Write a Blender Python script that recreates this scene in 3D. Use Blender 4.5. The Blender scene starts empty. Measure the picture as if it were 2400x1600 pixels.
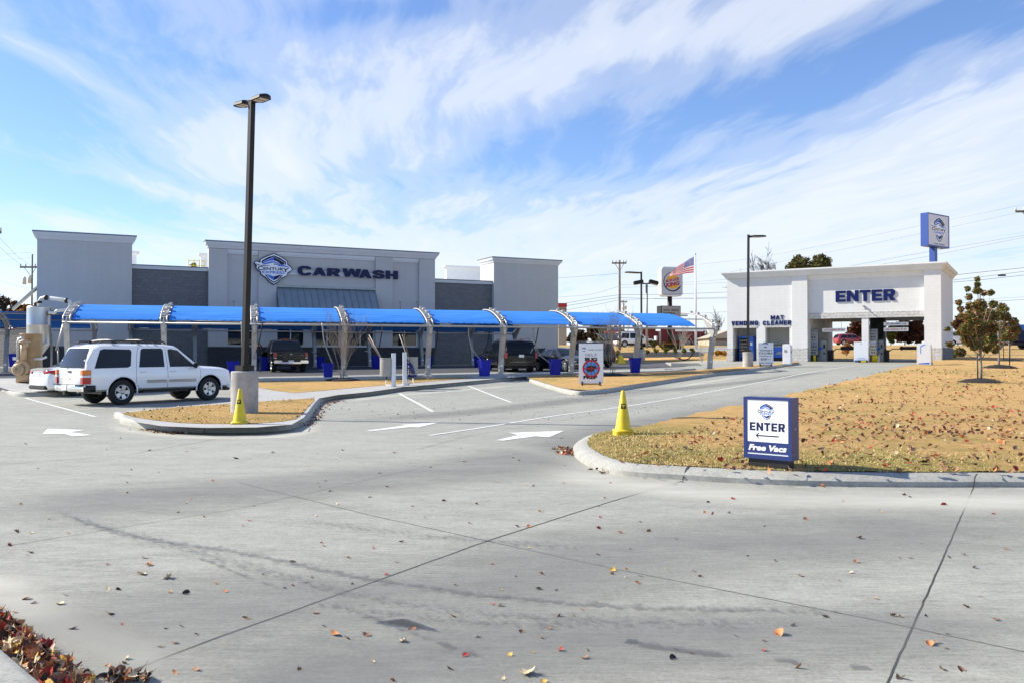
import bpy, bmesh, math, random
from mathutils import Vector, Matrix
random.seed(7)
R = math.radians
SC = bpy.context.scene
COL = SC.collection

# ---------------------------------------------------------------- camera, sky, sun, exposure
F = 2046.0; CX, CY = 1200.0, 800.0; CAMZ = 1.55; TILT = math.atan(32.0/F)
cam_d = bpy.data.cameras.new("camera"); cam = bpy.data.objects.new("camera", cam_d); COL.objects.link(cam)
cam_d.sensor_width = 36.0; cam_d.lens = 36.0*F/2400.0; cam_d.clip_end = 4000; cam_d.clip_start = 0.1
cam.location = (0, 0, CAMZ); cam.rotation_euler = (R(90)+TILT, 0, 0)
SC.camera = cam
SC.render.resolution_x = 1024; SC.render.resolution_y = 682
SC.view_settings.view_transform = 'Standard'; SC.view_settings.look = 'None'
SC.view_settings.exposure = 0.66; SC.view_settings.gamma = 1.0

SUN_EL, SUN_AZ = 35.0, -78.0          # azimuth measured from +Y towards +X
sd = Vector((math.sin(R(SUN_AZ))*math.cos(R(SUN_EL)), math.cos(R(SUN_AZ))*math.cos(R(SUN_EL)), math.sin(R(SUN_EL))))
sun_d = bpy.data.lights.new("sun", 'SUN'); sun = bpy.data.objects.new("sun", sun_d); COL.objects.link(sun)
sun_d.energy = 4.9; sun_d.angle = R(0.53); sun_d.color = (1.0, 0.935, 0.79)
sun.rotation_euler = sd.to_track_quat('Z', 'Y').to_euler(); sun.location = sd*200

W = bpy.data.worlds.new("World"); SC.world = W; W.use_nodes = True
def node_kit(nt):
    def N(t, **kw):
        n = nt.nodes.new(t)
        for k, v in kw.items():
            if k.startswith('i_'): n.inputs[int(k[2:])].default_value = v
            else: setattr(n, k, v)
        return n
    def L(a, b): nt.links.new(a, b)
    def M(op, a, b=None, c=None, clamp=False):
        n = nt.nodes.new('ShaderNodeMath'); n.operation = op; n.use_clamp = clamp
        for i, v in enumerate((a, b, c)):
            if v is None: continue
            if isinstance(v, (int, float)): n.inputs[i].default_value = v
            else: nt.links.new(v, n.inputs[i])
        return n.outputs[0]
    def ramp(fac, stops, interp='LINEAR'):
        n = nt.nodes.new('ShaderNodeValToRGB'); cr = n.color_ramp; cr.interpolation = interp
        while len(cr.elements) < len(stops): cr.elements.new(0.5)
        for e, (p, c) in zip(cr.elements, stops):
            e.position = p; e.color = c if len(c) == 4 else (*c, 1)
        nt.links.new(fac, n.inputs[0]); return n.outputs[0]
    def mix(fac, a, b, mode='MIX'):
        n = nt.nodes.new('ShaderNodeMix'); n.data_type = 'RGBA'; n.blend_type = mode
        for s, v in ((n.inputs[0], fac), (n.inputs[6], a), (n.inputs[7], b)):
            if isinstance(v, (int, float)): s.default_value = v
            elif isinstance(v, tuple): s.default_value = v if len(v) == 4 else (*v, 1)
            else: nt.links.new(v, s)
        return n.outputs[2]
    return N, L, M, ramp, mix

def build_world():
    nt = W.node_tree; nt.nodes.clear(); N, L, M, ramp, mix = node_kit(nt)
    sky = N('ShaderNodeTexSky'); sky.sky_type = 'NISHITA'; sky.sun_disc = False
    sky.sun_elevation = R(SUN_EL); sky.sun_rotation = R(SUN_AZ)
    sky.air_density = 1.0; sky.dust_density = 0.3; sky.ozone_density = 1.5; sky.altitude = 200
    tc = N('ShaderNodeTexCoord'); sep = N('ShaderNodeSeparateXYZ'); L(tc.outputs['Generated'], sep.inputs[0])
    x, y, z = sep.outputs
    zc = M('MAXIMUM', z, 0.0); zz = M('ADD', zc, 0.02)
    # cirrus lies on a high plane and is drawn out along one wind direction
    ca, sa = math.cos(0.1455), math.sin(0.1455)
    along = M('ADD', M('MULTIPLY', y, ca), M('MULTIPLY', x, -sa))
    across = M('ADD', M('MULTIPLY', x, ca), M('MULTIPLY', y, sa))
    A = M('DIVIDE', along, zz); C = M('DIVIDE', across, zz)
    v = N('ShaderNodeCombineXYZ'); L(C, v.inputs[0]); L(A, v.inputs[1])
    # warp
    w1 = N('ShaderNodeTexNoise'); w1.inputs['Scale'].default_value = 0.45; w1.inputs['Detail'].default_value = 3
    L(v.outputs[0], w1.inputs['Vector'])
    wv = N('ShaderNodeVectorMath', operation='MULTIPLY_ADD'); L(w1.outputs['Color'], wv.inputs[0])
    wv.inputs[1].default_value = (0.9, 1.8, 0); L(v.outputs[0], wv.inputs[2])
    mp = N('ShaderNodeMapping'); L(wv.outputs[0], mp.inputs[0]); mp.inputs['Scale'].default_value = (1.35, 0.30, 1); mp.inputs['Location'].default_value = (3.1, 7.7, 0)
    n1 = N('ShaderNodeTexNoise'); L(mp.outputs[0], n1.inputs['Vector']); n1.inputs['Scale'].default_value = 1.0
    n1.inputs['Detail'].default_value = 9; n1.inputs['Roughness'].default_value = 0.55
    mp2 = N('ShaderNodeMapping'); L(wv.outputs[0], mp2.inputs[0]); mp2.inputs['Scale'].default_value = (4.6, 0.85, 1); mp2.inputs['Rotation'].default_value = (0, 0, 0.22)
    n2 = N('ShaderNodeTexNoise'); L(mp2.outputs[0], n2.inputs['Vector']); n2.inputs['Scale'].default_value = 1.3
    n2.inputs['Detail'].default_value = 10; n2.inputs['Roughness'].default_value = 0.6
    # the broad sheets and gaps of that day's cirrus, placed by compass direction and height
    yy = M('MAXIMUM', y, 0.05); U = M('DIVIDE', x, yy); V = M('DIVIDE', z, yy)
    def blob(px, py, L_, W_, deg, amt):
        u0, v0, l, w = (px-1200)/F, (832-py)/F, L_/F, W_/F; c, s_ = math.cos(R(deg)), math.sin(R(deg))
        du, dv_ = M('SUBTRACT', U, u0), M('SUBTRACT', V, v0)
        a = M('DIVIDE', M('ADD', M('MULTIPLY', du, c), M('MULTIPLY', dv_, s_)), l); b = M('DIVIDE', M('SUBTRACT', M('MULTIPLY', dv_, c), M('MULTIPLY', du, s_)), w)
        # the noise frays the rims
        e = M('EXPONENT', M('MULTIPLY', M('ADD', M('MULTIPLY', a, a), M('MULTIPLY', b, b)), -1.0)); return M('MULTIPLY', e, amt)
    tot = None
    for q in ((1380, 320, 470, 80, 16, -.40), (1980, 170, 330, 90, 24, -.42), (40, 260, 260, 210, -20, -.30), (170, 450, 330, 45, -14, -.34), (930, 15, 220, 45, 5, -.32), (2330, 30, 250, 60, 10, -.30),
              (730, 450, 130, 50, 20, -.22), (480, 170, 150, 90, -30, -.14), (1560, 400, 150, 22, 10, -.20), (1120, 540, 160, 30, -10, -.12),
              (1080, 170, 480, 95, 15, .17), (1650, 60, 260, 50, 15, .20), (2200, 400, 700, 150, 26, .33), (640, 370, 260, 75, -25, .28), (380, 445, 300, 22, -16, .34), (150, 520, 110, 25, -12, .30), (100, 130, 200, 18, -28, .22), (690, 140, 60, 50, 30, .18), (1200, 600, 700, 60, 0, .20)):
        v_ = blob(*q); tot = v_ if tot is None else M('ADD', tot, v_)
    low = ramp(zc, [(0.0, (.30,)*3), (0.10, (.16,)*3), (0.2, (.04,)*3), (0.30, (0,)*3)], 'EASE')
    left_clear = M('MULTIPLY', ramp(M('ADD', M('MULTIPLY', U, 0.8), 0.5, clamp=True), [(0.0, (1,)*3), (0.10, (.8,)*3), (0.30, (0,)*3)]), 0.20)
    d = M('ADD', M('MULTIPLY', M('SUBTRACT', n1.outputs[0], 0.5), 1.15), M('MULTIPLY', M('SUBTRACT', n2.outputs[0], 0.5), 0.95))
    d = M('ADD', M('ADD', d, M('ADD', tot, 0.41)), low)
    d = M('SUBTRACT', d, left_clear)
    dens = ramp(d, [(0.02, (.04,)*3), (0.34, (.34,)*3), (0.60, (.70,)*3), (0.98, (.88,)*3)], 'EASE')
    hs = N('ShaderNodeHueSaturation'); hs.inputs['Saturation'].default_value = 1.12; hs.inputs['Value'].default_value = 1.0
    L(sky.outputs[0], hs.inputs['Color'])
    skyc = mix(1.0, hs.outputs[0], (1.10, 1.20, 1.48, 1), 'MULTIPLY')
    front = ramp(M('ADD', M('MULTIPLY', y, 1.0), 0.5), [(0.30, (.34,)*3), (0.62, (1,)*3)], 'EASE')     # cloud thinned in the unseen sky overhead and behind, to weaken shadow fill
    dens = M('MULTIPLY', dens, front); dens = M('MULTIPLY', dens, ramp(z, [(0.50, (1,)*3), (0.85, (.25,)*3)]))
    col = mix(dens, skyc, (7.0, 7.35, 7.9, 1))
    bg = N('ShaderNodeBackground'); bg.inputs[1].default_value = 0.085; L(col, bg.inputs[0])
    out = N('ShaderNodeOutputWorld'); L(bg.outputs[0], out.inputs[0])
build_world()

# ---------------------------------------------------------------- measuring helpers
def ray(px, py):
    u = (px-CX)/F; v = (CY-py)/F
    return Vector((u, math.cos(TILT)-v*math.sin(TILT), math.sin(TILT)+v*math.cos(TILT)))
def at(px, py, Y):
    d = ray(px, py); return Vector((d.x/d.y*Y, Y, CAMZ+d.z/d.y*Y))
def ss(a, b, x):
    t = min(1, max(0, (x-a)/(b-a))); return t*t*(3-2*t)
PK = [(-60, 0), (18, 0), (28, .05), (37, .25), (42, .38), (50, .55), (58, .70), (66, .85), (76, 1.2), (100, 2.25), (130, 3.05), (200, 3.6), (400, 4.5), (1500, 8)]
def _slopes():
    n = len(PK); d = [(PK[i+1][1]-PK[i][1])/(PK[i+1][0]-PK[i][0]) for i in range(n-1)]
    m = [0]*n
    for i in range(1, n-1): m[i] = 0 if d[i-1]*d[i] <= 0 else 2*d[i-1]*d[i]/(d[i-1]+d[i])
    m[-1] = d[-1]; return m
PM = _slopes()
def prof(y):
    if y <= PK[0][0]: return 0.0
    for i in range(len(PK)-1):
        x0, a = PK[i]; x1, b = PK[i+1]
        if y <= x1:
            h = x1-x0; t = (y-x0)/h
            return a*(2*t**3-3*t*t+1)+h*PM[i]*(t**3-2*t*t+t)+b*(-2*t**3+3*t*t)+h*PM[i+1]*(t**3-t*t)
    return PK[-1][1]
def g(x, y):
    return prof(y)+0.40*ss(6, 19, x)*ss(16, 36, y)*(1-ss(72, 120, y))
def G(px, py, dz=0.0):
    d = ray(px, py); t = 2.0; prev = 2.0
    def f(t): return CAMZ+d.z*t-(g(d.x*t, d.y*t)+dz)
    while t < 600 and f(t) > 0: prev = t; t *= 1.02
    a, b = prev, t
    for _ in range(40):
        m = (a+b)/2
        if f(m) > 0: a = m
        else: b = m
    return Vector((d.x*a, d.y*a, g(d.x*a, d.y*a)+dz))

# ---------------------------------------------------------------- tagging
def tag(o, label=None, cat=None, group=None, kind=None):
    if label: o['label'] = label
    if cat: o['category'] = cat
    if group: o['group'] = group
    if kind: o['kind'] = kind
    return o
def empty(name, loc, rz=0.0, label=None, cat=None, group=None):
    o = bpy.data.objects.new(name, None); COL.objects.link(o); o.location = loc; o.rotation_euler = (0, 0, rz)
    o.empty_display_size = 0.3
    return tag(o, label, cat, group)
def copy_tree(o, parent=None):
    c = o.copy(); COL.objects.link(c)
    if parent is not None: c.parent = parent
    for ch in list(o.children): copy_tree(ch, c)
    return c

# ---------------------------------------------------------------- mesh builder
class MB:
    def __init__(s): s.v = []; s.f = []; s.m = []; s.sm = []
    def add(s, vs, fs, mi=0, smooth=False):
        b = len(s.v); s.v += [tuple(p) for p in vs]
        for f in fs: s.f.append(tuple(b+i for i in f)); s.m.append(mi); s.sm.append(smooth)
        return s
    def box(s, c, size, rz=0.0, mi=0, M=None):
        hx, hy, hz = size[0]/2, size[1]/2, size[2]/2
        vs = [Vector((a*hx, b*hy, d*hz)) for a in (-1, 1) for b in (-1, 1) for d in (-1, 1)]
        m = M if M is not None else Matrix.Rotation(rz, 3, 'Z')
        vs = [m @ p+Vector(c) for p in vs]
        return s.add(vs, [(0, 1, 3, 2), (4, 6, 7, 5), (0, 4, 5, 1), (2, 3, 7, 6), (0, 2, 6, 4), (1, 5, 7, 3)], mi)
    def bbox(s, x0, x1, y0, y1, z0, z1, mi=0):
        return s.box(((x0+x1)/2, (y0+y1)/2, (z0+z1)/2), (x1-x0, y1-y0, z1-z0), 0, mi)
    def prism(s, poly, axis, a, b, mi=0, smooth=False):
        # poly: 2D points, extruded along axis ('x','y','z') from a to b
        def P(p, t):
            return {'x': (t, p[0], p[1]), 'y': (p[0], t, p[1]), 'z': (p[0], p[1], t)}[axis]
        n = len(poly); area = sum(poly[i][0]*poly[(i+1) % n][1]-poly[(i+1) % n][0]*poly[i][1] for i in range(n))
        pl = list(poly) if area > 0 else list(reversed(poly))
        vs = [P(p, a) for p in pl]+[P(p, b) for p in pl]
        fs = [tuple(range(n-1, -1, -1)), tuple(range(n, 2*n))]+[(i, (i+1) % n, n+(i+1) % n, n+i) for i in range(n)]
        if axis == 'y': fs = [tuple(reversed(f)) for f in fs]
        if a > b: fs = [tuple(reversed(f)) for f in fs]
        return s.add(vs, fs, mi, smooth)
    def tube(s, pts, r, n=8, mi=0, caps=True, smooth=True, up=None):
        pts = [Vector(p) for p in pts]; k = len(pts)
        rs = r if isinstance(r, (list, tuple)) else [r]*k
        base = len(s.v); ref = None
        for i, p in enumerate(pts):
            t = (pts[min(i+1, k-1)]-pts[max(i-1, 0)])
            if t.length < 1e-9: t = Vector((0, 0, 1))
            t.normalize()
            if ref is None:
                ref = Vector(up) if up else (Vector((0, 0, 1)) if abs(t.z) < 0.9 else Vector((1, 0, 0)))
            a = t.cross(ref)
            if a.length < 1e-6: a = t.cross(Vector((1, .3, .2)))
            a.normalize(); b = t.cross(a); b.normalize(); ref = -b if False else b.cross(t)*-1 if False else ref
            for j in range(n):
                an = 2*math.pi*j/n+(math.pi/4 if n == 4 else 0)
                q = p+(a*math.cos(an)+b*math.sin(an))*rs[i]; s.v.append(tuple(q))
        for i in range(k-1):
            for j in range(n):
                a0 = base+i*n+j; a1 = base+i*n+(j+1) % n
                s.f.append((a0, a1, a1+n, a0+n)); s.m.append(mi); s.sm.append(smooth and n > 4)
        if caps:
            s.f.append(tuple(base+j for j in range(n-1, -1, -1))); s.m.append(mi); s.sm.append(False)
            s.f.append(tuple(base+(k-1)*n+j for j in range(n))); s.m.append(mi); s.sm.append(False)
        return s
    def lathe(s, prof_, c=(0, 0, 0), n=24, axis='z', mi=0, smooth=True, mis=None, caps=True):
        base = len(s.v); c = Vector(c); k = len(prof_)
        for (r, h) in prof_:
            for j in range(n):
                a = 2*math.pi*j/n; x, y = r*math.cos(a), r*math.sin(a)
                p = {'z': (x, y, h), 'y': (x, h, y), 'x': (h, x, y)}[axis]
                s.v.append(tuple(c+Vector(p)))
        for i in range(k-1):
            for j in range(n):
                a0 = base+i*n+j; a1 = base+i*n+(j+1) % n
                f = (a0, a1, a1+n, a0+n)
                if axis == 'y': f = f[::-1]
                s.f.append(f); s.m.append(mis[i] if mis else mi); s.sm.append(smooth)
        for idx, rev in ((0, True), (k-1, False)):
            if caps and prof_[idx][0] > 1e-5:
                f = tuple(base+idx*n+j for j in range(n))
                if rev != (axis == 'y'): f = f[::-1]
                s.f.append(f); s.m.append((mis[min(idx, len(mis)-1)]) if mis else mi); s.sm.append(False)
        return s
    def build(s, name, mats, parent=None, recalc=False, bevel=0.0):
        me = bpy.data.meshes.new(name)
        me.from_pydata(s.v, [], s.f)
        if not isinstance(mats, (list, tuple)): mats = [mats]
        for m in mats: me.materials.append(m)
        me.polygons.foreach_set('material_index', s.m); me.polygons.foreach_set('use_smooth', s.sm)
        if recalc or bevel:
            bm = bmesh.new(); bm.from_mesh(me)
            bmesh.ops.recalc_face_normals(bm, faces=bm.faces)
            if bevel:
                es = [e for e in bm.edges if len(e.link_faces) == 2 and e.calc_face_angle(0) > R(35)]
                bmesh.ops.bevel(bm, geom=es, offset=bevel, segments=2, affect='EDGES', clamp_overlap=True)
            bm.to_mesh(me); bm.free()
        me.update()
        o = bpy.data.objects.new(name, me); COL.objects.link(o)
        if parent is not None: o.parent = parent
        return o
def sharp(me, ang=35):
    bm = bmesh.new(); bm.from_mesh(me)
    for f in bm.faces: f.smooth = True
    for e in bm.edges:
        if len(e.link_faces) == 2: e.smooth = e.calc_face_angle(0) < R(ang)
    bm.to_mesh(me); bm.free()

def text_geo(body, offset=0.0, res=3, shear=0.0, spacing=1.0):
    cu = bpy.data.curves.new('t', 'FONT'); cu.body = body; cu.size = 1; cu.resolution_u = res; cu.offset = offset
    cu.shear = shear; cu.space_character = spacing
    o = bpy.data.objects.new('t', cu); COL.objects.link(o)
    dg = bpy.context.evaluated_depsgraph_get(); me = bpy.data.meshes.new_from_object(o.evaluated_get(dg))
    vs = [Vector(v.co) for v in me.vertices]; fs = [tuple(p.vertices) for p in me.polygons]
    edges = {}
    for f in fs:
        for i in range(len(f)):
            a, b = f[i], f[(i+1) % len(f)]; edges[(a, b)] = edges.get((a, b), 0)+1
    bd = [e for e in edges if (e[1], e[0]) not in edges]
    bpy.data.objects.remove(o); bpy.data.curves.remove(cu); bpy.data.meshes.remove(me)
    return vs, fs, bd
def text(mb, body, x0, x1, z0, z1, y, depth=0.0, mi=0, offset=0.02, shear=0.0, dzdx=0.0, spacing=1.0, side=-1):
    """lettering fitted to a rectangle on a wall plane (x right, z up), facing -y; front face at y"""
    vs, fs, bd = text_geo(body, offset, 3, shear, spacing)
    ax = min(v.x for v in vs); bx = max(v.x for v in vs); ay = min(v.y for v in vs); by = max(v.y for v in vs)
    def T(v, yy):
        X = x0+(v.x-ax)/(bx-ax)*(x1-x0); Z = z0+(v.y-ay)/(by-ay)*(z1-z0)+dzdx*(X-x0)
        return (X, yy, Z)
    mb.add([T(v, y) for v in vs], fs, mi)
    if depth > 0:
        n = len(mb.v); vv = []; ff = []
        for (a, b) in bd:
            k = len(vv); vv += [T(vs[a], y), T(vs[b], y), T(vs[b], y+depth), T(vs[a], y+depth)]; ff.append((k+1, k, k+3, k+2))
        mb.add(vv, ff, mi)

def mir(p): return [(1-x, y) for x, y in reversed(p)]
def fy(p): return [(x, 1-y) for x, y in reversed(p)]
def rc(a, b, c, d): return [(a, b), (c, b), (c, d), (a, d)]
_ct = [(.98, .68), (.98, .84), (.76, 1), (.30, 1), (.07, .84), (.36, .70), (.46, .78), (.60, .78), (.70, .68)]; _cl = [(.07, .84), (0, .60), (0, .40), (.07, .16), (.36, .30), (.33, .42), (.33, .58), (.36, .70)]
GL = {'E': [rc(0, 0, .36, 1), rc(.36, .78, 1, 1), rc(.36, .39, .92, .60), rc(.36, 0, 1, .22)], 'N': [rc(0, 0, .31, 1), rc(.69, 0, 1, 1), [(.31, .56), (.69, 0), (.69, .44), (.31, 1)]], 'T': [rc(0, .77, 1, 1), rc(.33, 0, .67, .77)],
      'R': [rc(0, 0, .34, 1), [(.34, .79), (.62, .79), (.97, .79), (.97, .86), (.80, 1), (.34, 1)], rc(.62, .58, .97, .79), [(.34, .38), (.84, .38), (.97, .58), (.34, .58)], [(.60, 0), (1, 0), (.76, .38), (.40, .38)]],
      'V': [[(.30, 0), (.5, 0), (.5, .40), (.35, 1), (0, 1)], mir([(.30, 0), (.5, 0), (.5, .40), (.35, 1), (0, 1)])], 'I': [rc(.1, 0, .9, 1)], 'L': [rc(0, 0, .37, 1), rc(.37, 0, 1, .24)], 'H': [rc(0, 0, .34, 1), rc(.66, 0, 1, 1), rc(.34, .38, .66, .62)],
      'D': [rc(0, 0, .34, 1), [(.34, .78), (.55, .78), (.63, .70), (.93, .82), (.66, 1), (.34, 1)], [(.63, .70), (.66, .6), (.66, .4), (.63, .30), (.93, .18), (1, .4), (1, .6), (.93, .82)], fy([(.34, .78), (.55, .78), (.63, .70), (.93, .82), (.66, 1), (.34, 1)])],
      'C': [_ct, _cl, fy(_ct)], 'G': [_ct, _cl, [(.07, .16), (.30, 0), (.76, 0), (1, .14), (1, .32), (.66, .32), (.60, .23), (.46, .22), (.36, .30)], rc(.52, .32, 1, .53)], 'M': [rc(0, 0, .27, 1), rc(.73, 0, 1, 1), [(.27, .55), (.5, .02), (.5, .48), (.27, 1)], mir([(.27, .55), (.5, .02), (.5, .48), (.27, 1)])],
      'A': [[(0, 0), (.33, 0), (.5, .66), (.5, 1), (.33, 1)], mir([(0, 0), (.33, 0), (.5, .66), (.5, 1), (.33, 1)]), [(.385, .2), (.615, .2), (.57, .38), (.43, .38)]],
      'W': [[(0, 1), (.14, 0), (.38, 0), (.5, .55), (.62, 0), (.86, 0), (1, 1), (.76, 1), (.71, .42), (.59, 1), (.41, 1), (.29, .42), (.24, 1)]],
      'S': [[(.95, .68), (.62, .68), (.58, .78), (.42, .79), (.36, .72), (.42, .65), (.80, .58), (.98, .42), (1, .26), (.92, .08), (.72, 0), (.28, 0), (.06, .12), (0, .34), (.34, .34), (.38, .23), (.58, .21), (.66, .28), (.60, .36), (.22, .44), (.04, .58), (.02, .76), (.12, .92), (.34, 1), (.68, 1), (.88, .90)]]}
GW = {'I': .42, 'M': 1.2, 'W': 1.35, 'N': 1.02, 'L': .86, 'E': .88, 'T': .92}
def block_text(mb, word, x0, x1, z0, z1, y, depth, mi=0, gap=.11, dzdx=0.0, shear=0.0, sizes=None):
    ws = [GW.get(c, 1.0) for c in word]; tot = sum(ws)+gap*(len(word)-1); k = (x1-x0)/tot; x = x0
    for i, c in enumerate(word):
        h = (z1-z0)*(sizes[i] if sizes else 1)
        for p in GL[c]: mb.prism([(x+a*ws[i]*k+shear*b*h, z0+b*h+dzdx*(x-x0)) for a, b in p], 'y', y, y+depth, mi)
        x += (ws[i]+gap)*k
# ---------------------------------------------------------------- materials
MT = {}
def mat(name, col, rough=0.6, metal=0.0, var=0.0, vscale=3.0, bump=0.0, bscale=40.0, col2=None, spec=0.5, coat=0.0, trans=0.0, stretch=(1, 1, 1), detail=5, world=False, emis=None):
    if name in MT: return MT[name]
    m = bpy.data.materials.new(name); m.use_nodes = True; nt = m.node_tree
    N, L, M, ramp, mix = node_kit(nt); b = nt.nodes['Principled BSDF']
    b.inputs['Roughness'].default_value = rough; b.inputs['Metallic'].default_value = metal
    b.inputs['Specular IOR Level'].default_value = spec; b.inputs['Coat Weight'].default_value = coat
    b.inputs['Coat Roughness'].default_value = 0.06
    c = (*col, 1); b.inputs['Base Color'].default_value = c
    if trans: b.inputs['Transmission Weight'].default_value = trans
    vec = None
    if var or bump:
        if world: gn = N('ShaderNodeNewGeometry'); src = gn.outputs['Position']
        else: t = N('ShaderNodeTexCoord'); src = t.outputs['Object']
        mp = N('ShaderNodeMapping'); mp.inputs['Scale'].default_value = stretch; L(src, mp.inputs[0]); vec = mp.outputs[0]
    if var:
        n = N('ShaderNodeTexNoise'); n.inputs['Scale'].default_value = vscale; n.inputs['Detail'].default_value = detail; n.inputs['Roughness'].default_value = 0.62
        L(vec, n.inputs['Vector'])
        c2 = col2 if col2 else tuple(max(0, k*(1-var)) for k in col)
        c1 = col if col2 else tuple(min(1, k*(1+var*0.6)) for k in col)
        L(ramp(n.outputs[0], [(0.32, c1), (0.68, c2)]), b.inputs['Base Color'])
        L(M('ADD', M('MULTIPLY', n.outputs[0], 0.15), rough-0.075), b.inputs['Roughness'])
    if bump:
        n = N('ShaderNodeTexNoise'); n.inputs['Scale'].default_value = bscale; n.inputs['Detail'].default_value = 6; L(vec, n.inputs['Vector'])
        bp = N('ShaderNodeBump'); bp.inputs['Strength'].default_value = bump; bp.inputs['Distance'].default_value = 0.02
        L(n.outputs[0], bp.inputs['Height']); L(bp.outputs[0], b.inputs['Normal'])
    if emis:
        b.inputs['Emission Color'].default_value = (*emis[0], 1); b.inputs['Emission Strength'].default_value = emis[1]
    MT[name] = m; return m

def concrete_mat(name, base=0.40, tint=(1, 1, 0.985), brushed=True):
    m = bpy.data.materials.new(name); m.use_nodes = True; nt = m.node_tree
    N, L, M, ramp, mix = node_kit(nt); b = nt.nodes['Principled BSDF']
    gn = N('ShaderNodeNewGeometry'); pos = gn.outputs['Position']
    def noise(sc, det=5, rough=0.6, stretch=(1, 1, 1), rot=0.0, dist=0.0):
        mp = N('ShaderNodeMapping'); mp.inputs['Scale'].default_value = stretch; mp.inputs['Rotation'].default_value = (0, 0, rot); L(pos, mp.inputs[0])
        n = N('ShaderNodeTexNoise'); n.inputs['Scale'].default_value = sc; n.inputs['Detail'].default_value = det; n.inputs['Roughness'].default_value = rough
        n.inputs['Distortion'].default_value = dist
        L(mp.outputs[0], n.inputs['Vector']); return n.outputs[0]
    big = noise(0.16, 4, 0.6, (1, 1.6, 1), 0.3, 0.4); mid = noise(1.3, 6, 0.65, (1, 2.2, 1), 0.2, 0.3); fine = noise(34, 6, 0.9); speck = noise(9, 9, 0.8)
    br = noise(26, 3, 0.6, (0.12, 1.6, 1), -0.42)
    v = M('ADD', M('MULTIPLY', M('SUBTRACT', big, 0.5), 0.55), M('MULTIPLY', M('SUBTRACT', mid, 0.5), 0.75))
    v = M('ADD', v, M('MULTIPLY', M('SUBTRACT', fine, 0.5), 2.1)); v = M('ADD', v, M('MULTIPLY', M('SUBTRACT', speck, 0.5), 1.0))
    if brushed: v = M('ADD', v, M('MULTIPLY', M('SUBTRACT', br, 0.5), 0.95))
    # small dark spots of gum and oil
    vo = N('ShaderNodeTexVoronoi'); vo.inputs['Scale'].default_value = 1.7; vo.inputs['Randomness'].default_value = 1.0; L(pos, vo.inputs['Vector'])
    spot = ramp(vo.outputs['Distance'], [(0.035, (0.72,)*3), (0.06, (1,)*3)])
    val = M('MULTIPLY', M('MULTIPLY', M('ADD', v, 1.0), base), spot)
    cc = N('ShaderNodeCombineColor')
    for i in range(3): L(M('MULTIPLY', val, tint[i]), cc.inputs[i])
    warm = mix(M('MULTIPLY', mid, 0.25, clamp=True), cc.outputs[0], (base*1.04, base*0.99, base*0.90, 1))
    L(warm, b.inputs['Base Color']); b.inputs['Roughness'].default_value = 0.72; b.inputs['Specular IOR Level'].default_value = 0.42
    bp = N('ShaderNodeBump'); bp.inputs['Strength'].default_value = 0.35; bp.inputs['Distance'].default_value = 0.006
    h = M('ADD', M('MULTIPLY', br, 0.8 if brushed else 0.0), M('MULTIPLY', fine, 0.7)); L(h, bp.inputs['Height']); L(bp.outputs[0], b.inputs['Normal'])
    MT[name] = m; return m

def lawn_mat(name, tan=(0.82, 0.535, 0.235), green=(0.27, 0.29, 0.08), gbias=0.0):
    m = bpy.data.materials.new(name); m.use_nodes = True; nt = m.node_tree
    N, L, M, ramp, mix = node_kit(nt); b = nt.nodes['Principled BSDF']
    gn = N('ShaderNodeNewGeometry'); pos = gn.outputs['Position']
    def noise(sc, det=5, rough=0.6, stretch=(1, 1, 1)):
        mp = N('ShaderNodeMapping'); mp.inputs['Scale'].default_value = stretch; L(pos, mp.inputs[0])
        n = N('ShaderNodeTexNoise'); n.inputs['Scale'].default_value = sc; n.inputs['Detail'].default_value = det; n.inputs['Roughness'].default_value = rough
        L(mp.outputs[0], n.inputs['Vector']); return n.outputs[0]
    a = noise(0.35, 5, 0.65); c = noise(3.5, 6, 0.7); f = noise(70, 3, 0.7)
    ga = N('ShaderNodeAttribute'); ga.attribute_name = 'green'
    gm = ramp(M('ADD', M('ADD', M('ADD', M('MULTIPLY', a, 0.7), M('MULTIPLY', c, 0.3)), gbias), M('MULTIPLY', ga.outputs['Fac'], 0.16)), [(0.50, (0,)*3), (0.66, (1,)*3)])
    base = mix(ramp(c, [(0.35, (0,)*3), (0.7, (1,)*3)]), tan, (tan[0]*0.70, tan[1]*0.66, tan[2]*0.60))
    col = mix(M('MULTIPLY', gm, 0.75), base, green)
    col = mix(0.6, col, mix(ramp(f, [(0.3, (0,)*3), (0.7, (1,)*3)]), col, (tan[0]*0.55, tan[1]*0.50, tan[2]*0.42)))
    L(col, b.inputs['Base Color']); b.inputs['Roughness'].default_value = 0.95; b.inputs['Specular IOR Level'].default_value = 0.1
    bp = N('ShaderNodeBump'); bp.inputs['Strength'].default_value = 1.0; bp.inputs['Distance'].default_value = 0.05
    L(M('ADD', f, M('MULTIPLY', c, 0.6)), bp.inputs['Height']); L(bp.outputs[0], b.inputs['Normal'])
    MT[name] = m; return m

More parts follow.
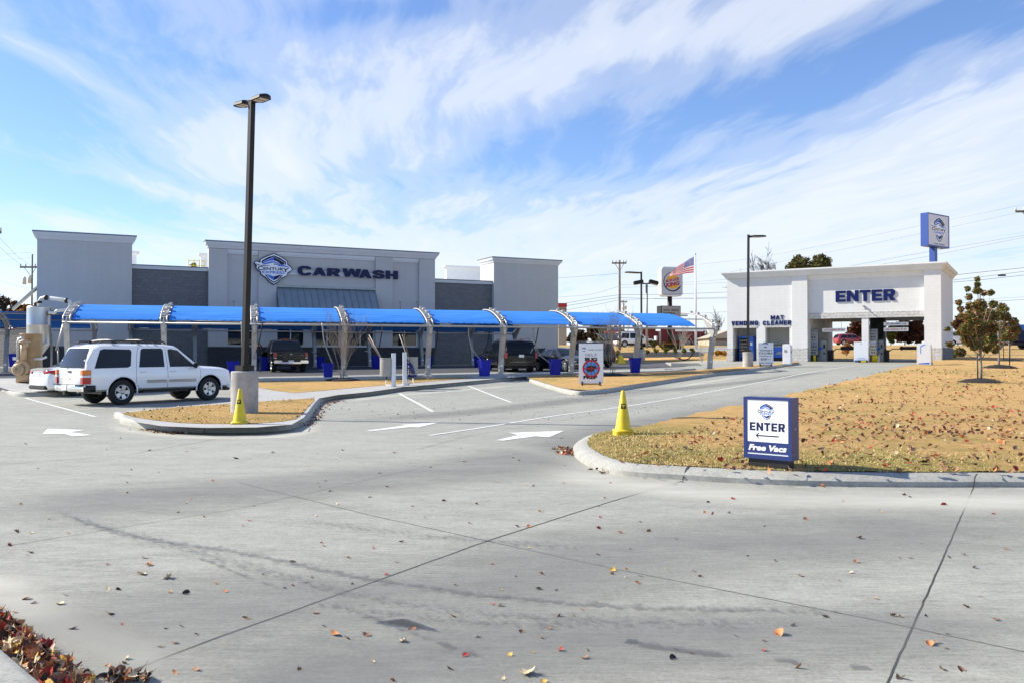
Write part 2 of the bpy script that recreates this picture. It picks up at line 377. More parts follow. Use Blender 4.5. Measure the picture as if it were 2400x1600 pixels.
def block_mat(name, c1, c2, mortar, bw=0.40, bh=0.20, bump=0.6, nscale=9.0, msize=0.012, rock=0.5):
    m = bpy.data.materials.new(name); m.use_nodes = True; nt = m.node_tree
    N, L, M, ramp, mix = node_kit(nt); b = nt.nodes['Principled BSDF']
    t = N('ShaderNodeTexCoord'); sp = N('ShaderNodeSeparateXYZ'); L(t.outputs['Object'], sp.inputs[0])
    cv = N('ShaderNodeCombineXYZ'); L(M('ADD', sp.outputs[0], sp.outputs[1]), cv.inputs[0]); L(sp.outputs[2], cv.inputs[1])
    br = N('ShaderNodeTexBrick'); L(cv.outputs[0], br.inputs['Vector'])
    br.inputs['Color1'].default_value = (*c1, 1); br.inputs['Color2'].default_value = (*c2, 1); br.inputs['Mortar'].default_value = (*mortar, 1)
    br.inputs['Scale'].default_value = 1; br.inputs['Mortar Size'].default_value = msize; br.inputs['Brick Width'].default_value = bw; br.inputs['Row Height'].default_value = bh
    n = N('ShaderNodeTexNoise'); n.inputs['Scale'].default_value = nscale; n.inputs['Detail'].default_value = 7; n.inputs['Roughness'].default_value = .65; L(t.outputs['Object'], n.inputs['Vector'])
    col = mix(rock, br.outputs['Color'], ramp(n.outputs[0], [(0.3, tuple(k*0.55 for k in c1)), (0.7, tuple(min(1, k*1.35) for k in c2))]))
    L(col, b.inputs['Base Color']); b.inputs['Roughness'].default_value = 0.9
    bp = N('ShaderNodeBump'); bp.inputs['Strength'].default_value = bump; bp.inputs['Distance'].default_value = 0.04
    L(M('ADD', M('MULTIPLY', n.outputs[0], 0.8), M('MULTIPLY', br.outputs['Fac'], -0.5)), bp.inputs['Height']); L(bp.outputs[0], b.inputs['Normal'])
    MT[name] = m; return m

def stucco(name, col, blocks=True):
    m = bpy.data.materials.new(name); m.use_nodes = True; nt = m.node_tree
    N, L, M, ramp, mix = node_kit(nt); b = nt.nodes['Principled BSDF']
    t = N('ShaderNodeTexCoord'); sp = N('ShaderNodeSeparateXYZ'); L(t.outputs['Object'], sp.inputs[0])
    cv = N('ShaderNodeCombineXYZ'); L(M('ADD', sp.outputs[0], sp.outputs[1]), cv.inputs[0]); L(sp.outputs[2], cv.inputs[1])
    br = N('ShaderNodeTexBrick'); L(cv.outputs[0], br.inputs['Vector']); br.inputs['Scale'].default_value = 1
    br.inputs['Brick Width'].default_value = .40; br.inputs['Row Height'].default_value = .20; br.inputs['Mortar Size'].default_value = .008
    br.inputs['Color1'].default_value = (1, 1, 1, 1); br.inputs['Color2'].default_value = (.97, .97, .97, 1); br.inputs['Mortar'].default_value = (.90, .90, .90, 1)
    n = N('ShaderNodeTexNoise'); n.inputs['Scale'].default_value = 0.7; n.inputs['Detail'].default_value = 6; L(t.outputs['Object'], n.inputs['Vector'])
    # rain streaks
    mp = N('ShaderNodeMapping'); mp.inputs['Scale'].default_value = (5, 5, 0.25); L(t.outputs['Object'], mp.inputs[0])
    n3 = N('ShaderNodeTexNoise'); n3.inputs['Scale'].default_value = 1.0; n3.inputs['Detail'].default_value = 5; L(mp.outputs[0], n3.inputs['Vector'])
    base = ramp(M('ADD', M('MULTIPLY', n.outputs[0], 0.6), M('MULTIPLY', n3.outputs[0], 0.4)), [(0.35, tuple(k*1.03 for k in col)), (0.7, tuple(k*0.93 for k in col))])
    L(mix(1.0 if blocks else 0.25, base, br.outputs['Color'], 'MULTIPLY'), b.inputs['Base Color']); b.inputs['Roughness'].default_value = 0.88
    n2 = N('ShaderNodeTexNoise'); n2.inputs['Scale'].default_value = 70; L(t.outputs['Object'], n2.inputs['Vector'])
    bp = N('ShaderNodeBump'); bp.inputs['Strength'].default_value = 0.25; bp.inputs['Distance'].default_value = 0.01; L(n2.outputs[0], bp.inputs['Height']); L(bp.outputs[0], b.inputs['Normal'])
    MT[name] = m; return m

def leaf_mat(name, cols, trans=0.25, rough=0.6):
    m = bpy.data.materials.new(name); m.use_nodes = True; nt = m.node_tree
    N, L, M, ramp, mix = node_kit(nt); b = nt.nodes['Principled BSDF']
    gn = N('ShaderNodeNewGeometry')
    n = N('ShaderNodeTexNoise'); n.inputs['Scale'].default_value = 1.1; n.inputs['Detail'].default_value = 3; L(gn.outputs['Position'], n.inputs['Vector'])
    f = M('ADD', M('MULTIPLY', gn.outputs['Random Per Island'], 0.75), M('MULTIPLY', M('SUBTRACT', n.outputs[0], 0.4), 0.7), clamp=True)
    k = len(cols)
    L(ramp(f, [((i+0.5)/k, c) for i, c in enumerate(cols)]), b.inputs['Base Color'])
    b.inputs['Roughness'].default_value = rough; b.inputs['Specular IOR Level'].default_value = 0.3
    tr = N('ShaderNodeBsdfTranslucent'); L(ramp(f, [((i+0.5)/k, c) for i, c in enumerate(cols)]), tr.inputs[0])
    mx = N('ShaderNodeMixShader'); mx.inputs[0].default_value = trans
    L(b.outputs[0], mx.inputs[1]); L(tr.outputs[0], mx.inputs[2]); L(mx.outputs[0], nt.nodes['Material Output'].inputs[0])
    MT[name] = m; return m

concrete_mat('concrete', 0.325, (1, 0.985, 0.85))
concrete_mat('kerb_concrete', 0.36, (1, 0.98, 0.88), False)
concrete_mat('walk_concrete', 0.42, (1, 0.985, 0.94), True)
concrete_mat('shade_dark_paving', 0.075, (1, 1, 1.05), True)  # dark asphalt tone, lowered further to stand in for shade under the vaults
lawn_mat('lawn'); lawn_mat('field', (0.66, 0.45, 0.20), (0.24, 0.22, 0.07), 0.0)
stucco('wash_wall', (0.52, 0.512, 0.495)); stucco('trim', (0.68, 0.69, 0.70), False)
stucco('enter_wall', (0.72, 0.71, 0.69)); stucco('enter_trim', (0.80, 0.79, 0.77), False)
block_mat('grey_block', (0.14, 0.14, 0.142), (0.185, 0.185, 0.188), (0.115, 0.115, 0.12), rock=0.35)
block_mat('dark_block', (0.045, 0.048, 0.056), (0.062, 0.066, 0.074), (0.038, 0.038, 0.044), rock=0.35)
block_mat('light_stone', (0.50, 0.48, 0.455), (0.62, 0.60, 0.57), (0.42, 0.41, 0.39), .40, .20, 1.0, 7.0, rock=0.6)
block_mat('tan_block', (0.30, 0.26, 0.215), (0.38, 0.335, 0.28), (0.52, 0.49, 0.44), .40, .20, 0.9, 9.0, 0.02, rock=0.45)
mat('cap_metal', (0.17, 0.20, 0.215), 0.45, 0.3, 0.15)
mat('roof_white', (0.82, 0.82, 0.80), 0.7, 0, 0.05)
mat('seam_metal', (0.30, 0.35, 0.37), 0.42, 0.45, 0.12, 2.0)
mat('glass_dark', (0.012, 0.014, 0.018), 0.04, 0.0, spec=0.6)
mat('interior_dark', (0.03, 0.03, 0.035), 0.8)
mat('window_frame', (0.45, 0.46, 0.47), 0.4, 0.6)
mat('navy', (0.004, 0.010, 0.065), 0.5, spec=0.3); mat('pylon_blue', (0.022, 0.065, 0.30), 0.4); mat('letter_navy', (0.004, 0.012, 0.095), 0.6, spec=0.2); mat('blue_sign', (0.008, 0.024, 0.145), 0.4, coat=0.3)
mat('sign_white', (0.86, 0.87, 0.88), 0.35, coat=0.2); mat('light_blue', (0.10, 0.33, 0.75), 0.4); mat('mid_blue', (0.03, 0.14, 0.62), 0.4)
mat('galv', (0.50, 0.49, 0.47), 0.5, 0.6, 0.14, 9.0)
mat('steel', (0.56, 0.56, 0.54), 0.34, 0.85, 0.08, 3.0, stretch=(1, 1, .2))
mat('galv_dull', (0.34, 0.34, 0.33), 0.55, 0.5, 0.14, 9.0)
mat('bronze', (0.016, 0.012, 0.010), 0.45, 0.4, 0.2)
mat('black', (0.010, 0.010, 0.011), 0.5); mat('rubber', (0.016, 0.016, 0.017), 0.8, 0, 0.2, 20)
mat('white_paint', (0.80, 0.80, 0.80), 0.4, 0, 0.05, 4); mat('car_white', (0.90, 0.91, 0.92), 0.22, coat=1.0)
mat('car_black', (0.005, 0.0055, 0.007), 0.25, spec=0.3, coat=0.35); mat('car_grey', (0.018, 0.022, 0.03), 0.3, 0.2, coat=0.5)
mat('car_red', (0.30, 0.008, 0.02), 0.25, coat=1.0); mat('car_silver', (0.5, 0.51, 0.52), 0.3, 0.7, coat=0.8)
mat('chrome', (0.75, 0.75, 0.76), 0.12, 1.0); mat('alloy', (0.52, 0.53, 0.55), 0.3, 0.85)
mat('car_glass', (0.005, 0.007, 0.009), 0.03, 0, spec=0.45); mat('tail_red', (0.42, 0.01, 0.012), 0.15, coat=0.6); mat('amber', (0.75, 0.20, 0.01), 0.2, coat=0.6)
mat('lens', (0.7, 0.72, 0.74), 0.08, 0, coat=0.6); mat('beige_trim', (0.52, 0.47, 0.40), 0.5)
mat('yellow', (0.84, 0.64, 0.010), 0.48, 0, 0.38, 7, col2=(.62, .46, .03), detail=9); mat('tan_paint', (0.50, 0.35, 0.20), 0.42, 0, 0.15, 4, coat=0.2)
mat('can_blue', (0.003, 0.012, 0.32), 0.5, 0, 0.12, 5, spec=0.25); mat('grey_plastic', (0.36, 0.34, 0.31), 0.6, 0, 0.12, 4)
mat('wood', (0.28, 0.16, 0.08), 0.7, 0, 0.3, 10); mat('mulch', (0.022, 0.019, 0.020), 0.9, 0, 0.6, 30, 1.0, 40)
mat('red', (0.50, 0.015, 0.02), 0.5); mat('line_paint', (0.72, 0.72, 0.70), 0.7, 0, 0.22, 6.0, world=True)
mat('joint', (0.055, 0.05, 0.045), 0.95, 0, 0.4, 30, world=True)
mat('cyl_concrete', (0.50, 0.49, 0.47), 0.9, 0, 0.45, 2.6, 0.3, 50, col2=(.27, .265, .26), detail=9)
mat('pipe_white', (0.75, 0.74, 0.70), 0.45, 0, 0.08); mat('cream', (0.62, 0.60, 0.52), 0.5)
mat('bark', (0.30, 0.26, 0.22), 0.9, 0, 0.4, 12); mat('bark_pale', (0.52, 0.47, 0.40), 0.85, 0, 0.35, 8)
mat('bark_dark', (0.13, 0.11, 0.095), 0.9, 0, 0.3, 6); mat('wire', (0.03, 0.03, 0.035), 0.6)
mat('pole_wood', (0.20, 0.17, 0.14), 0.9, 0, 0.3, 5)
# ================================================================ THE GROUND
def grid_sheet(name, xs, ys, material, dz=0.0):
    mb = MB(); nx = len(xs)
    vs = [(x, y, g(x, y)+dz) for y in ys for x in xs]
    fs = [(j*nx+i, j*nx+i+1, (j+1)*nx+i+1, (j+1)*nx+i) for j in range(len(ys)-1) for i in range(nx-1)]
    mb.add(vs, fs, 0, True); return tag(mb.build(name, material), kind='structure')
def frange(a, b, s):
    n = max(1, round((b-a)/s)); return [a+(b-a)*i/n for i in range(n+1)]
def flat_sheet_geo(poly, dz, step=1.0):
    bm = bmesh.new(); vs = [bm.verts.new((p[0], p[1], 0)) for p in poly]; bm.faces.new(vs)
    bmesh.ops.triangulate(bm, faces=bm.faces[:])
    for ax in (0, 1):
        lo = min(p[ax] for p in poly); hi = max(p[ax] for p in poly)
        k = math.ceil(lo/step)
        while k*step < hi:
            co = [0, 0, 0]; co[ax] = k*step; no = [0, 0, 0]; no[ax] = 1
            bmesh.ops.bisect_plane(bm, geom=bm.verts[:]+bm.edges[:]+bm.faces[:], plane_co=co, plane_no=no, dist=1e-5); k += 1
    for v in bm.verts: v.co.z = g(v.co.x, v.co.y)+(dz(v.co.x, v.co.y) if callable(dz) else dz)
    for f in bm.faces:
        if f.normal.z < 0: f.normal_flip()
    bm.verts.index_update()
    out = [tuple(v.co) for v in bm.verts], [tuple(v.index for v in f.verts) for f in bm.faces]
    bm.free(); return out
def sheet(name, poly, dz, material, step=1.0, **kw):
    vs, fs = flat_sheet_geo(poly, dz, step); mb = MB(); mb.add(vs, fs, 0, True)
    return tag(mb.build(name, material), kind='structure', **kw)
def catmull(pts, n=6):
    out = []; P = [Vector(p[:2]) for p in pts]
    for i in range(len(P)-1):
        a = P[i-1] if i else P[0]*2-P[1]; b = P[i]; c = P[i+1]; d = P[i+2] if i+2 < len(P) else P[-1]*2-P[-2]
        for k in range(n):
            t = k/n; out.append(0.5*((2*b)+(c-a)*t+(2*a-5*b+4*c-d)*t*t+(3*b-a-3*c+d)*t**3))
    out.append(P[-1]); return out
KERB_EDGE = []
def kerb(name, path, side, h=0.15, w=0.18, roll=0.05, material='kerb_concrete'):
    """path: foot line in plan; side=+1 top lies to the left of travel"""
    pts = [Vector(p[:2]) for p in path]
    prof_ = [(0, -0.05), (0.004, h*0.45), (roll*0.55, h*0.83), (roll, h*0.97), (roll+0.04, h), (w, h+0.002), (w, -0.05)]
    mb = MB(); k = len(prof_); vs = []
    for i, p in enumerate(pts):
        t = (pts[min(i+1, len(pts)-1)]-pts[max(i-1, 0)]).normalized(); n = Vector((-t.y, t.x))*side
        for (o, z) in prof_:
            q = p+n*o; vs.append((q.x, q.y, g(q.x, q.y)+z))
    fs = []
    for i in range(len(pts)-1):
        for j in range(k-1):
            f = (i*k+j, (i+1)*k+j, (i+1)*k+j+1, i*k+j+1); fs.append(f if side > 0 else f[::-1])
    mb.add(vs, fs, 0, True)
    o = mb.build(name, MT[material]); sharp(o.data, 50); return tag(o, kind='structure')

X1 = frange(-95, 95, 1.0)
grid_sheet('pavement', X1, frange(-30, 66, 1.0), MT['concrete'])
grid_sheet('grass_field', [-700, -400, -250, -170, -130]+frange(-110, 110, 5)+[130, 170, 250, 400, 700], frange(66, 140, 2)+[150, 170, 200, 260, 350, 500, 800, 1400], MT['field'])
grid_sheet('grass_verge', [-700, -300, -150, -95], frange(-30, 66, 6), MT['field'])
grid_sheet('grass_verge', [95, 150, 300, 700], frange(-30, 66, 6), MT['field'])

def W2(pts, dz=0.0): return [G(a, b, dz).xy for a, b in pts]
# --- the long kerb from the lamp island to the pay building
K1 = catmull(W2([(150, 962), (266, 978), (285, 992), (330, 1002), (400, 1010.5), (480, 1013), (560, 1013.5), (630, 1011), (680, 1005), (711, 993),
                 (728, 978), (741, 958), (756, 941), (790, 933), (866, 925), (936, 915), (1010, 908), (1080, 902), (1177, 893), (1229, 888),
                 (1245, 896), (1283, 909), (1324, 921), (1353, 925), (1386, 924), (1428, 919.5), (1490, 909), (1555, 899), (1620, 889),
                 (1683, 880), (1750, 872), (1778, 867.5), (1835, 859.5), (1874, 853.5)]), 5)
K1 = K1[5:]
kerb('kerb', K1, +1, w=0.17)
LEV = 0.15
def inset(poly, d):
    return poly
L1 = W2([(286, 968), (340, 961), (400, 955), (470, 950), (540, 945.5), (604, 941), (680, 936), (735, 932.5), (738, 938), (722, 953), (708, 971), (692, 982), (655, 988), (600, 992), (540, 993),
         (480, 993), (420, 990.5), (360, 984), (310, 976.5)], LEV)
sheet('lawn_island', L1, LEV+0.012, MT['lawn'], 0.5)
# raised concrete walk between the island and the next lawn, and the fill inside the kerb
S1 = W2([(296, 962.5), (540, 941), (604, 936), (604, 902), (700, 900), (1130, 878), (1232, 876.5), (1233, 881.5), (1177, 885.5), (1080, 894.5), (936, 907.5), (866, 917.5), (790, 925), (748, 932.5), (735, 946), (712, 978), (684, 994), (600, 1001), (480, 1002), (380, 998), (322, 989), (300, 974)], LEV)
sheet('walkway', S1, LEV+0.004, MT['walk_concrete'], 0.5)
L2 = W2([(604, 893.5), (604, 907), (640, 914), (689, 920), (760, 914.5), (831, 908), (960, 897), (1050, 890), (1112, 884.5), (1100, 883), (985, 885), (830, 890), (700, 892.5)], LEV)
sheet('lawn_strip', L2, LEV+0.012, MT['lawn'], 0.5)
L3 = W2([(1234, 884.5), (1262, 892), (1300, 904), (1335, 911.5), (1376, 913.5), (1412, 911.5), (1480, 901), (1555, 890.5), (1620, 880.5), (1683, 871.5), (1750, 864), (1778, 860), (1835, 853), (1872, 848.6),
         (1868, 846.6), (1829, 850), (1780, 853.5), (1718, 858.5), (1657, 864.5), (1606, 869.5), (1499, 873), (1420, 875.5), (1297, 878.5), (1250, 880)], LEV)
sheet('lawn_strip', L3, LEV+0.012, MT['lawn'], 0.5)
# raised kerb along the front row of canopy posts
K2 = catmull(W2([(480, 896), (604, 893), (700, 892), (830, 889.5), (980, 885.5), (1112, 882.5), (1235, 880), (1297, 878.5), (1400, 876), (1499, 873.5), (1606, 869.5)], LEV), 4)
kerb('kerb', K2, +1, h=0.25, w=0.9, roll=0.02, material='walk_concrete')
# --- the big lawn on the right
RC = (27.07, 55.0)
KR = catmull([(60, 9.0), (44, 9.3), (30, 9.6), (20, 9.85), (13, 10.0), (9, 10.12)]+W2([(2400, 1141), (2150, 1141), (1900, 1138), (1740, 1132), (1601, 1124), (1500, 1117.5), (1440, 1111), (1385, 1095), (1350, 1073), (1343, 1056), (1357, 1040), (1378, 1031.5),
                 (1425, 1020.5), (1489, 1012), (1581, 990), (1744, 955), (1861, 928), (1960, 904), (2060, 880), (2151, 858)]), 5)
kerb('kerb', KR, -1, w=0.27, roll=0.17, h=0.14)
KRi = []
for i, p in enumerate(KR):
    t = (KR[min(i+1, len(KR)-1)]-KR[max(i-1, 0)]).normalized(); KRi.append(p+Vector((t.y, -t.x))*0.245)
LR = [tuple(p) for p in KRi]+[(RC[0]-0.6, RC[1]-0.2), (RC[0], RC[1]+0.2), (31.6, 62.6), (33.5, 66), (95, 66), (95, 9.2)]
def lr_dz(x, y):
    d = min((Vector((x, y))-p).length for p in KRi[::2])
    return 0.15+0.05*ss(0, 0.9, d)+0.02*math.sin(x*1.7+y)*ss(0.5, 2, d)
_lw = sheet('lawn', LR, lr_dz, MT['lawn'], 0.8); _ga = _lw.data.attributes.new('green', 'FLOAT', 'POINT')
_ga.data.foreach_set('value', [max(0, 1-min((v.co.xy-p).length for p in KRi[::3])/2.6)*(.75 if v.co.y < 19 else .3)+.25*ss(4, 9, v.co.x)*(1-ss(14, 22, v.co.y)) for v in _lw.data.vertices])
# --- pad with the vacuum plant on the left
KL = catmull(W2([(-260, 899), (-100, 905), (0, 915), (22, 924), (40, 928), (90, 928.5), (150, 926), (235, 918), (330, 905)]), 4)
kerb('kerb', KL, +1, w=0.17)
PL = W2([(-250, 893), (-100, 897), (0, 907), (30, 916), (60, 919), (150, 917), (235, 910), (330, 898), (330, 882), (150, 884), (0, 886), (-250, 884)], LEV)
sheet('walkway', PL, LEV+0.004, MT['walk_concrete'], 0.6)
# --- kerb under our feet, bottom left
a = G(0, 1501, .13); b = G(120, 1600, .13); dv = (a-b).xy.normalized()
NK = [b.xy-dv*3.0+dv*i*0.5 for i in range(0, 46)]
kerb('kerb', NK, +1, w=0.62, roll=0.04, h=0.14)
v = Vector((-dv.y, dv.x))
sheet('lawn_strip', [NK[0]+v*0.60, NK[-1]+v*0.60, NK[-1]+v*8, NK[0]+v*8], 0.15, MT['lawn'], 1.0)
# --- asphalt aisle between the two rows of canopies, their shade put into its colour
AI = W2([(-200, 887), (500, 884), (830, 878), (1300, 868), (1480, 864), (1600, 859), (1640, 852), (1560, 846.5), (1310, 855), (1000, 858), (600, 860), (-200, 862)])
sheet('aisle_pavement', AI, 0.006, MT['shade_dark_paving'], 1.0)

# --- painted markings
def strip_geo(mb, pts, w, dz, step=1.0):
    P = [Vector(p[:2]) for p in pts]; out = []
    for i in range(len(P)-1):
        n = max(1, int((P[i+1]-P[i]).length/step)); out += [P[i].lerp(P[i+1], k/n) for k in range(n)]
    out.append(P[-1]); vs = []
    for i, p in enumerate(out):
        t = (out[min(i+1, len(out)-1)]-out[max(i-1, 0)]).normalized(); n = Vector((-t.y, t.x))*w/2
        for q in (p-n, p+n): vs.append((q.x, q.y, g(q.x, q.y)+dz))
    mb.add(vs, [(2*i, 2*i+2, 2*i+3, 2*i+1) for i in range(len(out)-1)], 0, True)
mb = MB()
strip_geo(mb, catmull(W2([(1005, 1020), (1120, 1003), (1300, 974), (1447, 954.5), (1650, 920), (1841, 883), (2001, 857)]), 4), 0.10, 0.0064)
for pl in ([(936, 921), (975, 942), (1014.7, 964)], [(1098, 904), (1150, 924), (1199, 942)]):
    strip_geo(mb, W2(pl), 0.10, 0.0064)
for pl in ([(60, 932), (101.7, 943.5), (224, 976)], [(179, 960.5), (360, 948.5), (540, 936)], [(20, 948), (150, 940), (330, 926)]):
    strip_geo(mb, W2(pl), 0.09, 0.0064)
tag(mb.build('lane_lines', MT['line_paint']), kind='structure')
mb = MB()
for poly in ([(859, 1008.5), (950, 996), (929, 995.5), (1031, 989), (981, 1001), (965, 1000), (868, 1010)],
             [(1163, 1031), (1215, 1019), (1192, 1013.5), (1322, 1009), (1287, 1024), (1255, 1022), (1180, 1032)],
             [(99, 1016), (112, 1004), (201, 1007), (165, 1012), (216, 1019), (170, 1022), (150, 1016)]):
    vs, fs = flat_sheet_geo(W2(poly), 0.0064, 1.0); mb.add(vs, fs, 0, True)
tag(mb.build('lane_arrows', MT['line_paint']), kind='structure')
# --- saw joints between the slabs
mb = MB()
def jagged(px, amp=0.006):
    P = [Vector(p) for p in W2(px)]; out = []
    for i in range(len(P)-1):
        n = max(2, int((P[i+1]-P[i]).length/0.12))
        for k in range(n): out.append(P[i].lerp(P[i+1], k/n)+Vector((random.uniform(-amp, amp), random.uniform(-amp, amp))))
    out.append(P[-1]); return out
for px, w in (([(220, 1604), (500, 1497), (850, 1372), (1150, 1264), (1440, 1172), (1602, 1126)], .012),
              ([(2078, 1604), (2200, 1330), (2281, 1143)], .009),
              ([(560, 1130), (860, 1205), (1428, 1330), (2040, 1450), (2420, 1531)], .007),
              ([(-10, 1283), (571, 1189), (1000, 1092), (1340, 1046)], .006),
              ([(-10, 1090), (300, 1065), (745, 985), (1100, 949), (1320, 922)], .010),
              ([(980, 1052), (1110, 1018), (1500, 953), (1800, 904)], .008)):
    strip_geo(mb, jagged(px, .003), w, 0.0030, 0.2)
tag(mb.build('slab_joints', MT['joint']), kind='structure')
mb = MB()
for (a0, a1) in (((1616, 1090), (1600, 1125)), ((2290, 1110), (2281, 1143)), ((700, 993), (716, 996)), ((480, 1001), (478, 1013))):
    p = G(*a0, .154); q = G(*a1, .0); pts = [p, p.lerp(q, .5)+Vector((0, 0, .055)), q+Vector((0, 0, .006))]
    mb.tube(pts, 0.007, 5)
tag(mb.build('kerb_joints', MT['joint']), kind='structure')

# --- damp tyre trails: thin sheets whose own blotchy outline comes from noise
def stain_mat(name, col, thr, scale, amount):
    m = bpy.data.materials.new(name); m.use_nodes = True; nt = m.node_tree; N, L, M, ramp, mix = node_kit(nt)
    b = nt.nodes['Principled BSDF']; b.inputs['Base Color'].default_value = (*col, 1); b.inputs['Roughness'].default_value = 0.5
    at_ = N('ShaderNodeAttribute'); at_.attribute_name = 'edge'
    gn = N('ShaderNodeNewGeometry'); n = N('ShaderNodeTexNoise'); n.inputs['Scale'].default_value = scale; n.inputs['Detail'].default_value = 8; n.inputs['Roughness'].default_value = .7
    L(gn.outputs['Position'], n.inputs['Vector'])
    f = ramp(M('ADD', n.outputs[0], M('MULTIPLY', at_.outputs['Fac'], 0.35)), [(thr, (0,)*3), (thr+0.12, (1,)*3)])
    f = M('MULTIPLY', f, amount); tr = N('ShaderNodeBsdfTransparent'); mx = N('ShaderNodeMixShader')
    L(f, mx.inputs[0]); L(tr.outputs[0], mx.inputs[1]); L(b.outputs[0], mx.inputs[2]); L(mx.outputs[0], nt.nodes['Material Output'].inputs[0])
    MT[name] = m; return m
stain_mat('damp', (0.14, 0.14, 0.14), 0.73, 15.0, 0.42); stain_mat('damp_dots', (0.13, 0.13, 0.13), 0.80, 26.0, 0.42); stain_mat('drips', (0.12, 0.12, 0.12), 0.78, 13.0, 0.42); stain_mat('puddle', (0.12, 0.12, 0.12), 0.60, 9.0, 0.45)
def film_mat(name, colr, amt):
    m = bpy.data.materials.new(name); m.use_nodes = True; nt = m.node_tree; N, L, M, ramp, mix = node_kit(nt)
    b = nt.nodes['Principled BSDF']; b.inputs['Base Color'].default_value = (*colr, 1); b.inputs['Roughness'].default_value = 0.8
    at_ = N('ShaderNodeAttribute'); at_.attribute_name = 'edge'; gn = N('ShaderNodeNewGeometry')
    mp = N('ShaderNodeMapping'); mp.inputs['Scale'].default_value = (.5, 1.6, 1); L(gn.outputs['Position'], mp.inputs[0])
    n = N('ShaderNodeTexNoise'); n.inputs['Scale'].default_value = 1.0; n.inputs['Detail'].default_value = 7; n.inputs['Roughness'].default_value = .65; L(mp.outputs[0], n.inputs['Vector'])
    e = ramp(at_.outputs['Fac'], [(0, (0,)*3), (.9, (1,)*3)], 'EASE'); f = M('MULTIPLY', e, M('MULTIPLY', ramp(n.outputs[0], [(.3, (.45,)*3), (.7, (1,)*3)]), amt), clamp=True)
    tr = N('ShaderNodeBsdfTransparent'); mx = N('ShaderNodeMixShader'); L(f, mx.inputs[0]); L(tr.outputs[0], mx.inputs[1]); L(b.outputs[0], mx.inputs[2]); L(mx.outputs[0], nt.nodes['Material Output'].inputs[0]); MT[name] = m
film_mat('tyre_film', (0.21, 0.21, 0.205), 0.50); film_mat('dust_film', (0.66, 0.64, 0.56), 0.74)
def stain(px, w, mt, dz=0.009, taper=True):
    P = catmull(W2(px), 8); vs = []; e = []; nn = 8
    for i, p in enumerate(P):
        t = (P[min(i+1, len(P)-1)]-P[max(i-1, 0)]).normalized(); n = Vector((-t.y, t.x))
        for k in range(nn+1):
            s = k/nn*2-1; q = p+n*s*w/2; vs.append((q.x, q.y, g(q.x, q.y)+dz)); e.append((1-abs(s))*(min(1, 6*min(i, len(P)-1-i)/len(P)) if taper else 1))
    m = nn+1; mb = MB(); mb.add(vs, [(i*m+k, (i+1)*m+k, (i+1)*m+k+1, i*m+k+1) for i in range(len(P)-1) for k in range(nn)], 0, True)
    o = mb.build('damp_trail', MT[mt]); at_ = o.data.attributes.new('edge', 'FLOAT', 'POINT')
    at_.data.foreach_set('value', e); return tag(o, kind='structure')
stain([(-40, 1125), (250, 1240), (560, 1295), (910, 1365), (1380, 1418), (1840, 1432), (2440, 1450)], 0.30, 'damp')
stain([(-40, 1145), (200, 1222), (480, 1300), (860, 1400), (1300, 1452), (1700, 1462), (2440, 1482)], 0.80, 'damp_dots', 0.011)
stain([(640, 1400), (1000, 1450), (1500, 1480)], 0.5, 'damp_dots', 0.013)
stain([(1465, 1508), (1560, 1520), (1640, 1530), (1720, 1538)], 0.13, 'puddle', 0.010)
stain([(1810, 1545), (1880, 1556)], 0.10, 'puddle', 0.010); stain([(1985, 1565), (2040, 1566)], 0.10, 'puddle', 0.010)
stain([(430, 1292), (560, 1345), (700, 1395)], 0.22, 'drips', 0.010)
stain([(780, 1415), (980, 1490), (1180, 1562)], 0.26, 'drips', 0.010)
stain([(540, 1200), (900, 1245), (1230, 1275), (1500, 1290)], 0.9, 'damp_dots', 0.012)
stain([(-200, 1200), (300, 1170), (900, 1120), (1250, 1075), (1500, 1000), (1900, 900)], 3.4, 'tyre_film', 0.0040)
stain([(-300, 1480), (400, 1450), (1000, 1400), (1500, 1290), (2000, 1250), (2700, 1220)], 3.0, 'tyre_film', 0.0044)
stain([(300, 1700), (1000, 1560), (1700, 1500), (2700, 1450)], 1.6, 'tyre_film', 0.0048)
stain([(760, 990), (1100, 965), (1500, 918), (1800, 888), (1960, 868)], 2.2, 'tyre_film', 0.0052)
stain([(1240, 1075), (1400, 1122), (1620, 1152), (1900, 1172), (2400, 1176), (2900, 1180)], 1.9, 'dust_film', 0.0036)
stain([(1180, 1040), (1330, 1075), (1400, 1108)], 1.1, 'dust_film', 0.0038)
stain([(1480, 1018), (1600, 992), (1760, 957), (1900, 925), (2080, 884)], 0.9, 'dust_film', 0.0034)
stain([(240, 985), (310, 1010), (420, 1022), (560, 1026), (700, 1016), (760, 980)], 0.9, 'dust_film', 0.0037)
stain([(-60, 1330), (60, 1420), (240, 1500), (420, 1580)], 0.7, 'dust_film', 0.0036)
stain([(1300, 925), (1400, 932), (1500, 920), (1660, 894), (1800, 872)], 1.0, 'dust_film', 0.0035)
stain([(780, 944), (900, 929), (1100, 912), (1240, 900)], 1.0, 'dust_film', 0.0039)

